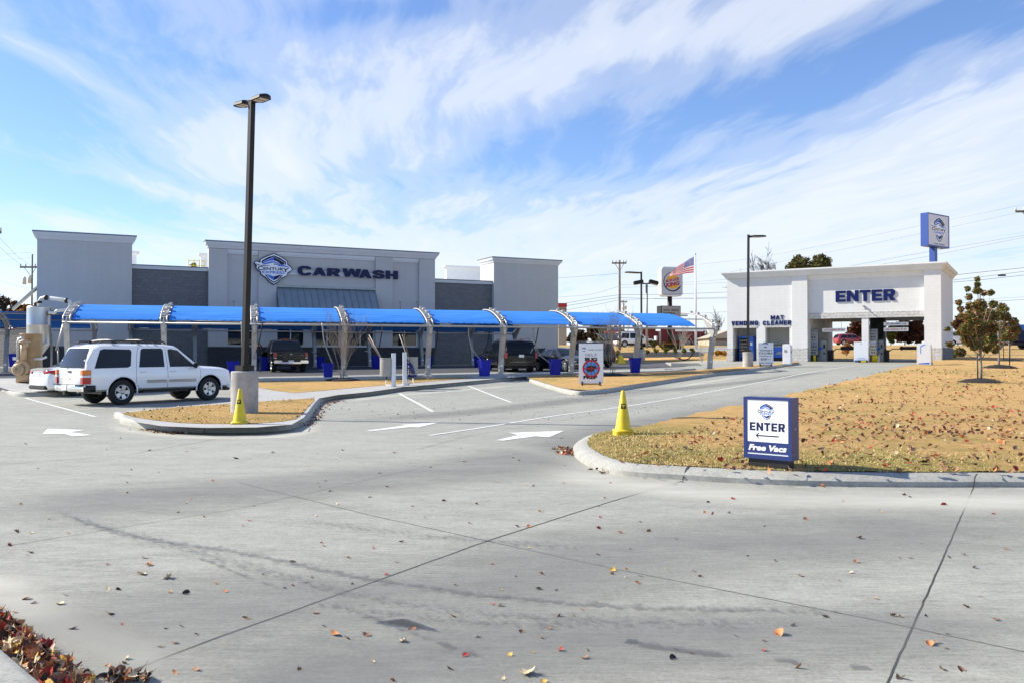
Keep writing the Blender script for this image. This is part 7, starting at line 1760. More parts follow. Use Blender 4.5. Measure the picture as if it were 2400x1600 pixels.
def limb(mb, p, d, L_, r, depth, spread=.5, up=.25, twig=.004, nmin=2, nmax=3, seg=3):
    pts = [p]; q = p; dd = d
    for _ in range(seg): dd = (dd+Vector((random.gauss(0, .10), random.gauss(0, .10), random.gauss(0, .06)))).normalized(); q = q+dd*L_/seg; pts.append(q)
    rs = [max(twig, r*(1-.5*i/seg)) for i in range(seg+1)]; mb.tube(pts, rs, 5 if r > .03 else 3, caps=False)
    if depth <= 0: return
    for _ in range(random.randint(nmin, nmax)):
        t = random.uniform(.45, 1.0); b = pts[min(seg, max(1, int(t*seg)))]; nd = (dd+Vector((random.gauss(0, spread), random.gauss(0, spread), random.gauss(up, spread*.6)))).normalized()
        limb(mb, b, nd, L_*random.uniform(.55, .8), rs[-1]*.75, depth-1, spread, up, twig, nmin, nmax, seg)
    limb(mb, q, dd, L_*.75, rs[-1], depth-1, spread, up, twig, nmin, nmax, seg)
def lawn_tree(px, py, dz, Y, clumps, scl, off, n, label, stakes, leaf=.062):
    P = G(px, py, dz); s = P.y/F; o = empty('magnolia_tree', P, 0, label, 'young tree', 'young trees on the right-hand lawn'); C_ = []
    for (a, b, r) in clumps:
        q = at(off[0]+a/scl, off[1]+b/scl, P.y+random.uniform(-.8, .8)*(1 if r > 50 else .3)); C_.append((q-P, r/scl*s))
    top = max(c.z for c, r in C_)
    mb = MB(); mb.tube([(0, 0, -.05), (.01, 0, .5), (-.01, .01, 1.2), (.0, 0, top*.9)], [.055, .045, .04, .012], 8)
    for c, r in C_: z0 = max(.75, min(c.z-.5, top*.7)*.7); mb.tube([(0, 0, z0), (c.x*.5, c.y*.5, (z0+c.z)/2-.05), c], [.014, .009, .004], 5)
    mb.build('trunk', T['bark'], o)
    mb = MB(); leaves(mb, [(c, r*1.16) for c, r in C_], int(n*1.25), leaf); mb.build('crown', T['magnolia'], o)
    for (sx, hh) in stakes:
        st = MB(); st.tube([(sx, -.1, 0), (sx*1.05, -.1, hh)], .022, 6); st.build('stake', T['black'], o)
        st = MB(); st.tube([(sx*1.04, -.1, hh-.1), (0, 0, hh-.05), (sx*1.0, -.05, hh-.16)], .02, 5); st.build('tie', T['white_paint'], o)
    mh = MB(); rings = []
    for (rr_, z) in ((.72, -.03), (.62, .03), (.42, .10), (.2, .13), (.02, .14)):
        rings.append([(rr_*(1+.10*math.sin(3*a_+px)+.05*math.sin(7*a_))*math.cos(a_)*1.05, rr_*(1+.1*math.sin(3*a_+px))*math.sin(a_), z+.015*math.sin(9*a_+rr_*20)) for a_ in [2*math.pi*k/28 for k in range(28)]])
    loft(mh, rings, 0); m_ = mh.build('mulch_bed', T['mulch'], None); m_.location = P; return o, m_
C1 = [(1300, 245, 22), (1305, 300, 26), (1300, 365, 36), (1370, 390, 28), (1445, 385, 30), (1200, 345, 26), (1215, 430, 30), (1110, 490, 26), (1130, 560, 32), (1230, 530, 42), (1330, 520, 60), (1470, 510, 38), (1250, 640, 75), (1400, 640, 85), (1150, 640, 38), (1180, 760, 55), (1280, 760, 85), (1420, 760, 85),
      (1120, 800, 38), (1200, 880, 60), (1330, 880, 85), (1440, 880, 65), (990, 770, 24), (1010, 925, 30), (1050, 715, 22), (1400, 975, 36), (1270, 950, 38), (1490, 1000, 25)]
C2 = [(1560, 540, 42), (1520, 620, 58), (1600, 640, 48), (1680, 700, 48), (1560, 760, 66), (1650, 800, 58), (1730, 770, 33), (1540, 880, 58), (1600, 860, 48), (1500, 960, 30), (1610, 560, 22)]
C3 = [(1640, 800, 40), (1690, 850, 36), (1640, 880, 34), (1720, 800, 30)]
for args, lab in (((2299, 895, .2, 0, C1, 4.48, (2000, 600), 9500, 'young magnolia with green and rust leaves in front, its mulch ring nearest to us', [(-.16, .95)]), 'dark mulch ring round the nearest young magnolia'),
             ((2341, 861, .2, 0, C2, 4.48, (2000, 600), 4500, 'second young magnolia, behind and right of the nearest one', [(.45, 1.3)]), 'dark mulch ring round the second young magnolia'),
             ((2366, 846, .2, 0, C3, 4.48, (2000, 600), 1500, 'farthest and smallest young magnolia, mostly hidden behind the other two', [(-.4, 1.2)]), 'thin mulch ring round the farthest young magnolia')):
    o, m_ = lawn_tree(*args); tag(m_, lab, 'mulch ring', 'mulch rings on the lawn')
def bare(px, py, dz, Y, pyt, stems, label, m='bark_pale', depth=3, name='crape_myrtle', r=.03, spread=.24, mulch=None, lean=.22, cat='bare tree'):
    P = G(px, py, dz) if Y is None else at(px, py, Y)
    if Y is not None: P.z = g(P.x, P.y)+dz
    o = empty(name, P, 0, label, cat); H_ = (py-pyt)*P.y/F; mb = MB()
    for k in range(stems):
        a = 2*math.pi*k/stems+random.random(); limb(mb, Vector((.04*math.cos(a), .04*math.sin(a), -.03)), Vector((lean*math.cos(a), lean*math.sin(a), 1)).normalized(), H_*.36, r*random.uniform(.7, 1.1), depth, spread, .55)
    mb.build('branches', T[m], o)
    if mulch:
        mh = MB(); loft(mh, [[(q*(1+.12*math.sin(3*a_))*math.cos(a_), q*math.sin(a_)*.9, z) for a_ in [2*math.pi*k/24 for k in range(24)]] for q, z in ((.85, -.03), (.7, .04), (.35, .11), (.02, .13))]); m_ = mh.build('mulch_bed', T['mulch']); m_.location = P; tag(m_, mulch, 'mulch ring')
    return o
bare(802, 890.5, .165, None, 690, 6, 'leafless multi-stemmed crape myrtle with pale stems in front of the blue vaults, left', depth=3, m='bark', mulch='mulch ring under the leafless tree left of the brush posts', r=.017)
bare(1436, 879.5, .165, None, 702, 6, 'leafless multi-stemmed crape myrtle right behind the SELF BUG PREP board', depth=3, m='bark', mulch='mulch ring behind the SELF BUG PREP board', r=.014)
bare(1593, 841, .02, None, 735, 5, 'leafless crape myrtle seen through the open end of the front vaults', depth=3, r=.03)
bare(1645, 846, .02, None, 760, 4, 'thin leafless crape myrtle behind the last leaning post', depth=2, r=.025)
def tree(px0, px1, pyt, pyb, Y, mt, label, n=900, size=.35, trunk='bark_dark', name='tree', clus=14, seed=1, cat='tree', irregular=.35, group=None):
    random.seed(seed); s = Y/F; cx = (px0+px1)/2; P = at(cx, pyb, Y); P.z = g(P.x, P.y); o = empty(name, P, 0, label, cat, group)
    w = (px1-px0)/2*s; zt_ = at(cx, pyt, Y).z-P.z; zb = max(.2, at(cx, pyb, Y).z-P.z); cz = (zt_+zb)/2; hh = (zt_-zb)/2; C_ = []
    for k in range(clus):
        a = random.uniform(0, 6.28); q = random.random()**.5; el = random.uniform(-1, 1); e = math.sqrt(max(0, 1-el*el))
        r = min(w, hh)*random.uniform(.22, .42); C_.append((Vector((math.cos(a)*q*e*(w-r*.6), math.sin(a)*q*e*min(w, hh)*.8, cz+el*(hh-r*.7))), r))
    C_.append((Vector((random.uniform(-.3, .3)*w, 0, cz+.2*hh)), min(w, hh)*.5)); C_.append((Vector((random.uniform(-.3, .3)*w, 0, cz-.3*hh)), min(w, hh)*.5))
    mb = MB(); mb.tube([(0, 0, 0), (0, 0, cz)], [max(.08, w*.05), w*.02], 6)
    for c, r in C_: mb.tube([(0, 0, max(.1, c.z*.45)), c*.6+Vector((0, 0, c.z*.15)), c], [w*.025, w*.015, .01], 4)
    mb.build('trunk', T[trunk], o); mb = MB(); leaves(mb, C_, n, size); mb.build('crown', T[mt], o); random.seed(seed+99); return o
# far trees
tree(1835, 1905, 600, 690, 150, 'dull_green', 'olive green oak crown rising left above the pay building roof', 2600, .42, seed=3, clus=18); tree(1880, 1966, 598, 690, 153, 'dull_green', 'olive oak crown above the pay building roof, right of its twin', 2600, .42, seed=5, clus=18)
for i, (px, yt) in enumerate(((1800, 596), (1845, 600), (1772, 612))):
    random.seed(20+i); P = at(px, 800, 150); P.z = g(P.x, P.y); H_ = at(px, yt, 150).z-P.z; o = empty('bare_tree', P, 0, ['tall leafless tree above the pay building roof', 'leafless tree just left of the green oak crowns', 'smallest leafless tree showing at the roof line left of the taller ones'][i], 'bare tree'); mb = MB(); limb(mb, Vector((0, 0, 0)), Vector((0, 0, 1)), H_*.33, .20, 6, .46, .22, .022, 2, 3, 2); mb.build('branches', T['bark_dark'], o)
RT = [(1975, 2045, 748, 812, 155, 'autumn_red', 'rust coloured tree behind the red crossover, seen through the left lane'), (2030, 2085, 745, 812, 150, 'autumn_red', 'dark red tree behind the middle pier of the pay building'), (2076, 2100, 758, 812, 148, 'yellow_green', 'yellow green tree seen at the left of the right lane'), (2092, 2150, 748, 814, 152, 'autumn_red', 'brown red tree filling the middle of the right lane'), (2130, 2180, 746, 814, 150, 'autumn_red', 'dark red tree at the right edge of the right lane'),
      (2228, 2262, 735, 800, 120, 'autumn_red', 'pinkish tree just right of the pay building'), (2245, 2300, 760, 806, 140, 'dull_green', 'dull green tree beyond the white van'), (2355, 2420, 775, 812, 190, 'brown_wood', 'brown woodland edge at the far right')]
for i, (a, b, c, d, Y, m, l) in enumerate(RT): tree(a, b, c, d, Y, m, l, 1800, .40, seed=40+i, clus=16)
LT = [(-60, 40, 692, 800, 110, 'brown_wood', 'dark brown tree at the left edge behind the blue vault'), (20, 75, 690, 790, 105, 'autumn_red', 'red brown tree beside the pole with transformers'), (30, 90, 715, 800, 95, 'autumn_gold', 'golden bush-like tree under the pole with transformers'), (60, 130, 705, 800, 120, 'autumn_red', 'reddish tree behind the separator tank'), (-120, -20, 700, 805, 120, 'autumn_gold', 'gold and brown tree beyond the left picture edge')]
for i, (a, b, c, d, Y, m, l) in enumerate(LT): tree(a, b, c, d, Y, m, l, 1700, .32, seed=60+i, clus=15)
tree(396, 425, 617, 700, 95, 'dull_green', 'green tree top showing over the low grey wall, left one', 500, .3, seed=71); tree(436, 466, 617, 700, 95, 'dull_green', 'green tree top showing over the low grey wall, behind the yellow railing', 500, .3, seed=72)
tree(1325, 1385, 768, 812, 120, 'brown_wood', 'brown scrubby tree behind the black hatchback', 1600, .3, seed=73); tree(1370, 1428, 758, 812, 118, 'brown_wood', 'dark thick tree left of the red and white restaurant', 1800, .28, seed=74); tree(1398, 1424, 772, 812, 112, 'dull_green', 'small dark evergreen beside the restaurant', 700, .25, seed=75)
for i, (px, yt) in enumerate(((1660, 772), (1690, 735), (1420, 748))):
    random.seed(80+i); P = at(px, 805, 130); P.z = g(P.x, P.y); H_ = at(px, yt, 130).z-P.z; o = empty('bare_tree', P, 0, ['low leafless tree beside the tan gabled house', 'leafless tree partly hidden by the left end of the pay building', 'leafless tree above the small restaurant'][i], 'bare tree'); mb = MB(); limb(mb, Vector((0, 0, 0)), Vector((0, 0, 1)), H_*.42, .12, 4, .40, .25, .02, 2, 3, 2); mb.build('branches', T['bark_dark'], o)
def bush(px, pyb, wpx, hpx, Y, mt, label, n=350, size=.09, group=None, name='shrub'):
    P = at(px, pyb, Y); P.z = g(P.x, P.y)+.02; s = Y/F; w = wpx*s/2; h = hpx*s; o = empty(name, P, 0, label, 'shrub', group)
    mb = MB(); C_ = [(Vector((random.uniform(-.6, .6)*w, random.uniform(-.5, .5)*w, h*random.uniform(.3, .75))), min(w, h)*random.uniform(.35, .55)) for _ in range(9)]
    leaves(mb, C_, n, size); mb.build('leaves', T[mt], o)
    mb = MB()
    for c, r in C_[:5]: mb.tube([(0, 0, 0), c], [.02, .008], 4)
    mb.build('stems', T['bark_dark'], o)
SH = [(1416, 828, 14, 15), (1447, 828, 16, 17), (1492, 828, 10, 14), (1517, 828, 12, 14), (1538, 829, 13, 17), (1562, 829, 14, 16), (1583, 829, 13, 16), (1603, 828, 12, 15), (1622, 827, 12, 14), (1396, 828, 14, 15), (1372, 828, 14, 14), (1343, 828, 14, 14)]
for i, (a, b, w, h) in enumerate(SH): bush(a, b, w, h, 80, 'yellow_green', 'yellow green shrub in the mulch bed behind the vaults', 330, .09, 'low shrubs in a row in the far mulch bed')
bush(1530, 811, 22, 20, 96, 'dull_green', 'rounded green shrub left of the clipped hedge beyond the vaults', 900, .11); bush(1556, 812, 24, 18, 94, 'dull_green', 'darker green shrub touching the clipped hedge', 900, .11)
def hedge():
    P = at(1553, 816, 92); P.z = g(P.x, P.y); s = 92/F; o = empty('hedge', P, 0, 'square clipped hedge, rust on top and green below, behind the young shrubs', 'hedge'); mb = MB(); w, h = 46*s, 14*s
    for _ in range(2600):
        f = random.random(); x = random.uniform(0, w); y = random.uniform(-.6, .6); z = random.uniform(0, h)*.98
        if random.random() < .6: y = random.choice((-.6, .6))
        p = Vector((x, y, z)); a = Vector((random.gauss(0, 1), random.gauss(0, 1), random.gauss(0, 1))).normalized(); b = a.cross(Vector((random.gauss(0, 1), random.gauss(0, 1), 1))).normalized(); mb.add([p-a*.1, p+b*.05, p+a*.1, p-b*.05], [(0, 1, 2, 3)], 1 if z > h*.8 else 0)
    mb.build('leaves', [T['dull_green'], T['autumn_gold']], o); mb = MB(); mb.bbox(.1, w-.1, -.45, .45, 0, h*.85); mb.build('core', T['brown_wood'], o)
hedge()
for i, (a, w) in enumerate(((1668, 16), (1682, 16), (1696, 15))): bush(a, 836, w, 13, 74, 'amber_grass', ['amber shrub left of two others beside the pay building', 'middle one of three amber shrubs beside the pay building', 'amber shrub touching the left end of the pay building'][i], 700, .09)
bush(2250, 848, 34, 30, 66, 'dull_green', 'dark bush at the rear right corner of the pay building', 1200, .10); bush(2232, 848, 20, 14, 63, 'yellow_green', 'low yellow green bush in front of the darker one by the pay building', 500, .08)
bush(1984, 843, 24, 34, 72, 'pampas', 'rust coloured ornamental grass clump seen through the left pay lane', 1500, .14, name='ornamental_grass')
# mulch bed behind
sheet('mulch_ground', W2([(1330, 830), (1400, 826), (1640, 824), (1650, 830), (1640, 835), (1330, 837)]), .02, MT['mulch'], 2.0)
sheet('lawn_strip', W2([(1330, 838), (1640, 836), (1648, 843), (1560, 846), (1330, 843)]), .03, MT['lawn'], 1.5)
sheet('far_road', W2([(1560, 818), (1704, 812), (1715, 824), (1600, 828)]), .02, MT['concrete'], 3.0)
for i, poly in enumerate(([(1573, 858), (1560, 851), (1625, 849), (1640, 856)], [(1558, 872), (1572, 867), (1628, 864), (1624, 870)])):
    vs = W2(poly); mb = MB(); mb.prism([tuple(p) for p in vs], 'z', g(*vs[0])-.05, g(*vs[0])+.22); tag(mb.build('kerb_pad', T['kerb_concrete']), kind='structure')

# ================================================================ FAR BUILDINGS AND VEHICLES
def far_box(name, label, px0, px1, pyt, pyb, Y, depth, m, cat, roof=None, parts=()):
    a = at(px0, pyb, Y); b = at(px1, pyb, Y); gz = g((a.x+b.x)/2, Y)-.3; w = b.x-a.x; h = at(px0, pyt, Y).z-gz
    o = empty(name, (a.x, Y, gz), 0, label, cat); mb = MB(); mb.bbox(0, w, 0, depth, 0, h); mb.build('wall', T[m], o)
    Z = lambda py: at(px0, py, Y).z-gz; Xx = lambda px: at(px, pyt, Y).x-a.x
    for (nm, x0, x1, t, bt, mm, pr) in parts: mb = MB(); mb.bbox(Xx(x0), Xx(x1), -pr, -.01, Z(bt), Z(t)); mb.build(nm, T[mm], o)
    if roof:
        e = MB(); e.prism([(-.4, h+.01), (w+.4, h+.01), (w*roof[1], Z(roof[0]))], 'y', -.5, depth+.3); e.build('roof', T[roof[2]], o)
    return o
mat('dark_red', (0.16, 0.022, 0.025), .8); mat('tan_wall', (.42, .38, .30), .9); mat('roof_brown', (.20, .17, .15), .9); mat('pale_red', (.55, .10, .08), .7)
mat('sky_blue_paint', (0.02, 0.16, .55), .5); mat('sand', (.45, .38, .28), .9)
far_box('burger_restaurant', 'dark red single storey restaurant with grey base panels beyond the hedge', 1470, 1652, 776, 812, 128, 14, 'dark_red', 'restaurant', None,
        [('parapet', 1498, 1536, 768, 776, 'dark_red', .3), ('grey_panel', 1484, 1520, 788, 808, 'galv_dull', .05), ('grey_panel', 1606, 1618, 798, 808, 'galv_dull', .06), ('pillar', 1544, 1549, 776, 808, 'tan_wall', .2), ('white_band', 1582, 1648, 772, 777, 'sign_white', .25), ('window', 1560, 1600, 784, 798, 'glass_dark', .04), ('tower', 1548, 1582, 770, 808, 'dark_red', .12), ('drive_sign', 1531.5, 1535, 788, 798, 'sign_white', 2.0)])
far_box('small_restaurant', 'little white restaurant with red and white striped awning behind a leaning post', 1417, 1474, 786, 813, 116, 8, 'sign_white', 'restaurant', (763, .45, 'roof_brown'),
        [('awning', 1417, 1436, 777, 789, 'pale_red', .8), ('awning', 1437, 1452, 776, 788, 'red', 1.0), ('awning', 1462, 1474, 778, 787, 'pale_red', .8), ('sign_band', 1437, 1451, 768, 775, 'mid_blue', .9), ('window', 1420, 1434, 793, 801, 'glass_dark', .1), ('door', 1438, 1450, 791, 806, 'pale_red', .1), ('counter', 1440, 1450, 785, 790, 'galv_dull', 1.2)])
far_box('gabled_house', 'tan gabled building left of the pay building', 1662, 1740, 793, 812, 120, 16, 'tan_wall', 'house', (773, .62, 'tan_wall'), [('brown_band', 1662, 1720, 791, 799, 'roof_brown', .1), ('brick_pier', 1669, 1673, 785, 806, 'dark_red', .15)])
far_box('shop_tower', 'far brown shop tower with a red cap, peeking past the car wash', 1309, 1328, 720, 812, 130, 8, 'tan_wall', 'shop', None, [('red_cap', 1308, 1328.5, 711, 720, 'red', .3), ('brown_stripe', 1309, 1328, 724, 727, 'roof_brown', .06), ('brown_stripe', 1309, 1328, 731, 734, 'roof_brown', .06)])
far_box('fuel_canopy', 'bright blue canopy edge at the far right behind the magnolias', 2378, 2440, 761, 775, 125, 12, 'sky_blue_paint', 'canopy')
def van():
    o = empty('white_van', at(2248, 806, 118).xy.to_3d(), R(4), 'white van on the far road just right of the pay building', 'van'); o.location.z = g(o.location.x, o.location.y)
    k = [(0, .35, 1.1, 1.9, .9, .95, .88), (.15, .3, 1.15, 2.05, .95, .98, .9), (3.3, .3, 1.15, 2.05, .95, .98, .9), (3.9, .3, 1.1, 1.5, .95, .98, .88), (4.9, .3, .95, 1.05, .92, .95, .85), (5.0, .35, .8, .85, .88, .9, .8)]
    loc = o.location.copy(); bpy.data.objects.remove(o)
    v = Car(k, 'car_white', (.9, 4.0), .36, 'white_van', loc-Vector((2.2, 0, 0)), R(4), 'white van on the far road just right of the pay building', 'van'); v.side_part('side_window', [(.4, 1.3), (3.2, 1.3), (3.2, 1.75), (.4, 1.75)], 'car_glass'); v.end_part('windscreen', [(.75, 1.2), (.7, 1.8)], 'car_glass', True); v.wheels(5, .22, .24); v.underside()
van()
def bluetruck():
    Pp = at(2372, 809, 92); loc = Vector((Pp.x-3.0, Pp.y, g(Pp.x, Pp.y))); k = [(0, .7, 1.2, 1.28, .95, 1, .95), (1.9, .7, 1.2, 1.3, .95, 1, .95), (2.0, .7, 1.3, 2.1, .95, 1, .85), (3.7, .7, 1.3, 2.1, .95, 1, .85), (4.2, .7, 1.3, 1.4, .95, 1, .9), (5.6, .7, 1.2, 1.3, .95, 1, .9), (5.8, .8, 1.0, 1.1, .9, .9, .85)]
    v = Car(k, 'navy', (1.1, 4.75), .48, 'blue_truck', loc, R(3), 'dark blue truck with large bright wheels at the far right behind the magnolias', 'truck'); v.side_part('side_window', [(2.3, 1.4), (3.8, 1.4), (3.6, 1.95), (2.3, 1.95)], 'car_glass'); v.wheels(6, .34, .32, rim='lens'); v.underside(.4, .7)
bluetruck()

# ================================================================ PERSON AT THE OPEN TRUCK DOOR
def person():
    P = at(606, 868, 50.6); P.z = g(P.x, P.y)+.01; o = empty('person', P, R(20), 'person in blue jeans and a dark jacket standing behind the open pickup door', 'person')
    J = {'pelvis': (0, 0, .95), 'spine': (0, .0, 1.20), 'chest': (0, .03, 1.40), 'neck': (0, .04, 1.52), 'head': (0, .06, 1.62), 'crown': (0, .07, 1.73),
         'hl': (.09, 0, .90), 'kl': (.11, .03, .50), 'al': (.12, -.01, .09), 'tl': (.13, .13, .04), 'hr': (-.09, 0, .90), 'kr': (-.10, .02, .50), 'ar': (-.13, -.02, .09), 'tr': (-.14, .12, .04),
         'sl': (.19, .03, 1.43), 'el': (.26, .12, 1.17), 'wl': (.22, .33, 1.10), 'pl': (.21, .40, 1.10), 'sr': (-.19, .03, 1.43), 'er': (-.26, .05, 1.16), 'wr': (-.24, .22, 1.0), 'pr': (-.23, .29, .98)}
    Rr = {'pelvis': .15, 'spine': .145, 'chest': .155, 'neck': .06, 'head': .09, 'crown': .075, 'hl': .095, 'kl': .07, 'al': .05, 'tl': .04, 'hr': .095, 'kr': .07, 'ar': .05, 'tr': .04, 'sl': .07, 'el': .052, 'wl': .035, 'pl': .04, 'sr': .07, 'er': .052, 'wr': .035, 'pr': .04}
    E = [('pelvis', 'spine'), ('spine', 'chest'), ('chest', 'neck'), ('neck', 'head'), ('head', 'crown'), ('pelvis', 'hl'), ('hl', 'kl'), ('kl', 'al'), ('al', 'tl'), ('pelvis', 'hr'), ('hr', 'kr'), ('kr', 'ar'), ('ar', 'tr'), ('chest', 'sl'), ('sl', 'el'), ('el', 'wl'), ('wl', 'pl'), ('chest', 'sr'), ('sr', 'er'), ('er', 'wr'), ('wr', 'pr')]
    names = list(J)
    # fingers rooted in the palms
    for hand, w0 in (('pl', (.21, .40, 1.10)), ('pr', (-.23, .29, .98))):
        for k, dx in enumerate((-.03, -.01, .01, .03)):
            a, b = hand+'f%d' % k, hand+'g%d' % k; J[a] = (w0[0]+dx, w0[1]+.045, w0[2]-.005); J[b] = (w0[0]+dx*1.1, w0[1]+.085-.008*abs(k-1), w0[2]-.03); Rr[a] = .010; Rr[b] = .008; names += [a, b]; E += [(hand, a), (a, b)]
        a = hand+'t'; J[a] = (w0[0]+(.055 if w0[0] < 0 else -.055), w0[1]+.01, w0[2]-.01); Rr[a] = .011; names.append(a); E.append((hand, a))
    ix = {n: i for i, n in enumerate(names)}; me = bpy.data.meshes.new('body'); me.from_pydata([J[n] for n in names], [(ix[a], ix[b]) for a, b in E], [])
    b_ = bpy.data.objects.new('body', me); COL.objects.link(b_); b_.parent = o
    sk = b_.modifiers.new('s', 'SKIN'); 
    for n in names: me.skin_vertices[0].data[ix[n]].radius = (Rr[n], Rr[n])
    me.skin_vertices[0].data[0].use_root = True; ss_ = b_.modifiers.new('u', 'SUBSURF'); ss_.levels = 2; ss_.render_levels = 2
    dg = bpy.context.evaluated_depsgraph_get(); m2 = bpy.data.meshes.new_from_object(b_.evaluated_get(dg)); b_.modifiers.clear(); b_.data = m2; m2.name = 'body'
    for mm in ('skin', 'denim', 'jacket', 'hair_dark', 'black'): m2.materials.append(T[mm])
    for p in m2.polygons:
        c = p.center; p.use_smooth = True
        if c.z < .09: p.material_index = 4
        elif c.z < .98: p.material_index = 1 if abs(c.x) < .21 or c.y < .15 else 0
        elif c.z < 1.50: p.material_index = 0 if c.y > .33 else 2
        elif c.z > 1.69 or (c.z > 1.58 and c.y < .05): p.material_index = 3
        else: p.material_index = 0
    mb = MB(); mb.tube([(0, .14, 1.64), (0, .165, 1.61), (0, .14, 1.60)], [.008, .013, .008], 6)
    for sx in (-1, 1): mb.lathe([(0, -.012), (.018, 0), (0, .012)], (sx*.088, .05, 1.63), 8, 'x')
    mb.build('nose_and_ears', T['skin'], o)
    mb = MB()
    for sx in (-1, 1): mb.lathe([(0, .004), (.010, 0), (.0, -.004)], (sx*.032, .148, 1.645), 8, 'y')
    mb.bbox(-.025, .025, .145, .151, 1.572, 1.577); mb.build('eyes_and_mouth', T['black'], o)
mat('skin', (.45, .26, .18), .6); mat('denim', (.03, .06, .14), .9, 0, .3, 20); mat('jacket', (.02, .02, .024), .9); mat('hair_dark', (.03, .02, .015), .8)
person()

# ================================================================ FALLEN LEAVES
LC = {'brown': (.30, .15, .08), 'red': (.42, .04, .03), 'orange': (.58, .24, .09), 'pale': (.68, .54, .34), 'dark': (.055, .035, .03), 'yellow': (.72, .44, .08)}
for k, c in LC.items(): mat('leaf_'+k, c, .75, 0, .35, 25)
random.seed(11)
def leaf_shape(kind):
    mb = MB()
    if kind == 0: out = [(0, 1), (.22, .62), (.55, .72), (.42, .38), (.95, .30), (.55, .05), (.62, -.38), (.22, -.30), (0, -.62), (-.22, -.30), (-.62, -.38), (-.55, .05), (-.95, .30), (-.42, .38), (-.55, .72), (-.22, .62)]
    elif kind == 1: out = [(0, 1), (.30, .65), (.42, .2), (.38, -.2), (.2, -.6), (0, -.85), (-.2, -.6), (-.38, -.2), (-.42, .2), (-.30, .65)]
    else: out = [(0, .9), (.5, .6), (.62, .1), (.45, -.4), (0, -.7), (-.45, -.4), (-.62, .1), (-.5, .6)]
    cu = [(.55, .10), (.35, .25), (.8, .05)][kind]; tw = [.2, .5, -.3][kind]
    def Z(x, y): return cu[0]*x*x+cu[1]*y*y+tw*x*y*.5
    mid = [(x*.5, y*.5) for x, y in out]; n = len(out)
    vs = [(0, 0, 0)]+[(x, y, Z(x, y)) for x, y in mid]+[(x, y, Z(x, y)+random.uniform(0, .12)) for x, y in out]
    fs = [(0, 1+i, 1+(i+1) % n) for i in range(n)]+[(1+i, 1+n+i, 1+n+(i+1) % n, 1+(i+1) % n) for i in range(n)]
    mb.add(vs, fs, 0, True); mb.tube([(0, -.5, .05), (0, -.95, .12), (.08, -1.35, .22)], .022, 3, caps=False); return mb
LM = {}
for kind in range(3):
    for k in LC:
        m_ = leaf_shape(kind); o = m_.build('fallen_leaf', T['leaf_'+k]); LM[(kind, k)] = o.data; bpy.data.objects.remove(o)
def put_leaf(p, size, col, label, kind=None):
    kind = random.randrange(3) if kind is None else kind
    o = bpy.data.objects.new('fallen_leaf', LM[(kind, col)]); COL.objects.link(o); o.location = (p.x, p.y, p.z+.004+size*.05); o.scale = (size, size, size*random.uniform(.5, 1.2))
    o.rotation_euler = (random.gauss(0, .35), random.gauss(0, .35), random.uniform(0, 6.28)); tag(o, label, 'leaf', 'fallen leaves on the concrete')
BIG = [(785, 1487, 'orange', 44), (812, 1495, 'brown', 26), (860, 1488, 'brown', 34), (947, 1503, 'pale', 34), (1056, 1569, 'dark', 30), (1238, 1578, 'pale', 66), (1268, 1344, 'orange', 26), (1268, 1495, 'brown', 22), (1435, 1337, 'yellow', 26), (1467, 1334, 'orange', 24), (1404, 1238, 'red', 22), (1454, 1248, 'brown', 20),
       (1520, 1245, 'brown', 18), (1238, 1234, 'orange', 18), (1262, 1380, 'brown', 24), (1312, 1444, 'brown', 22), (1314, 1524, 'red', 22), (1377, 1525, 'pale', 18), (1828, 1487, 'orange', 46), (1858, 1466, 'dark', 24), (2014, 1261, 'brown', 26), (2008, 1317, 'brown', 22), (1876, 1349, 'brown', 18), (2213, 1183, 'red', 22), (2283, 1330, 'dark', 18),
       (2094, 1443, 'brown', 26), (2180, 1511, 'orange', 34), (2208, 1569, 'brown', 30), (2250, 1570, 'brown', 34), (1870, 1565, 'orange', 34), (2112, 1589, 'pale', 34), (2335, 1452, 'brown', 26), (2263, 1422, 'brown', 24), (1718, 1169, 'red', 20), (1640, 1124, 'red', 20), (1927, 1140, 'brown', 40), (2065, 1200, 'pale', 22), (584, 1220, 'red', 16), (1041, 1173, 'brown', 18), (1320, 1131, 'orange', 16), (1430, 1131, 'red', 14),
       (740, 1437, 'brown', 22), (410, 1507, 'brown', 22), (435, 1391, 'dark', 28), (278, 1381, 'dark', 20), (398, 1388, 'orange', 16), (253, 1381, 'pale', 26), (255, 1439, 'pale', 44), (395, 1354, 'pale', 46), (330, 1346, 'pale', 36), (347, 1324, 'orange', 30), (142, 1416, 'pale', 32), (78, 1413, 'dark', 24), (60, 1404, 'orange', 32), (170, 1474, 'brown', 34), (460, 1570, 'brown', 34), (410, 1577, 'orange', 26), (297, 1545, 'pale', 26), (290, 1556, 'brown', 22),
       (40, 1247, 'brown', 22), (24, 1278, 'red', 20), (70, 1295, 'brown', 22), (553, 1074, 'dark', 20), (350, 1055, 'dark', 14), (499, 1127, 'orange', 16), (60, 1040, 'orange', 14), (1088, 1081, 'red', 16), (804, 1055, 'dark', 12), (640, 1060, 'brown', 14), (2320, 1140, 'dark', 18), (2396, 1135, 'red', 22), (1100, 1226, 'brown', 14), (816, 1307, 'orange', 14), (906, 1140, 'orange', 16), (925, 1060, 'brown', 16), (1500, 1350, 'brown', 16), (1640, 1350, 'orange', 18), (1670, 1205, 'brown', 16), (2120, 1160, 'brown', 18), (1888, 1217, 'brown', 20), (1180, 1592, 'pale', 20), (920, 1595, 'orange', 22)]
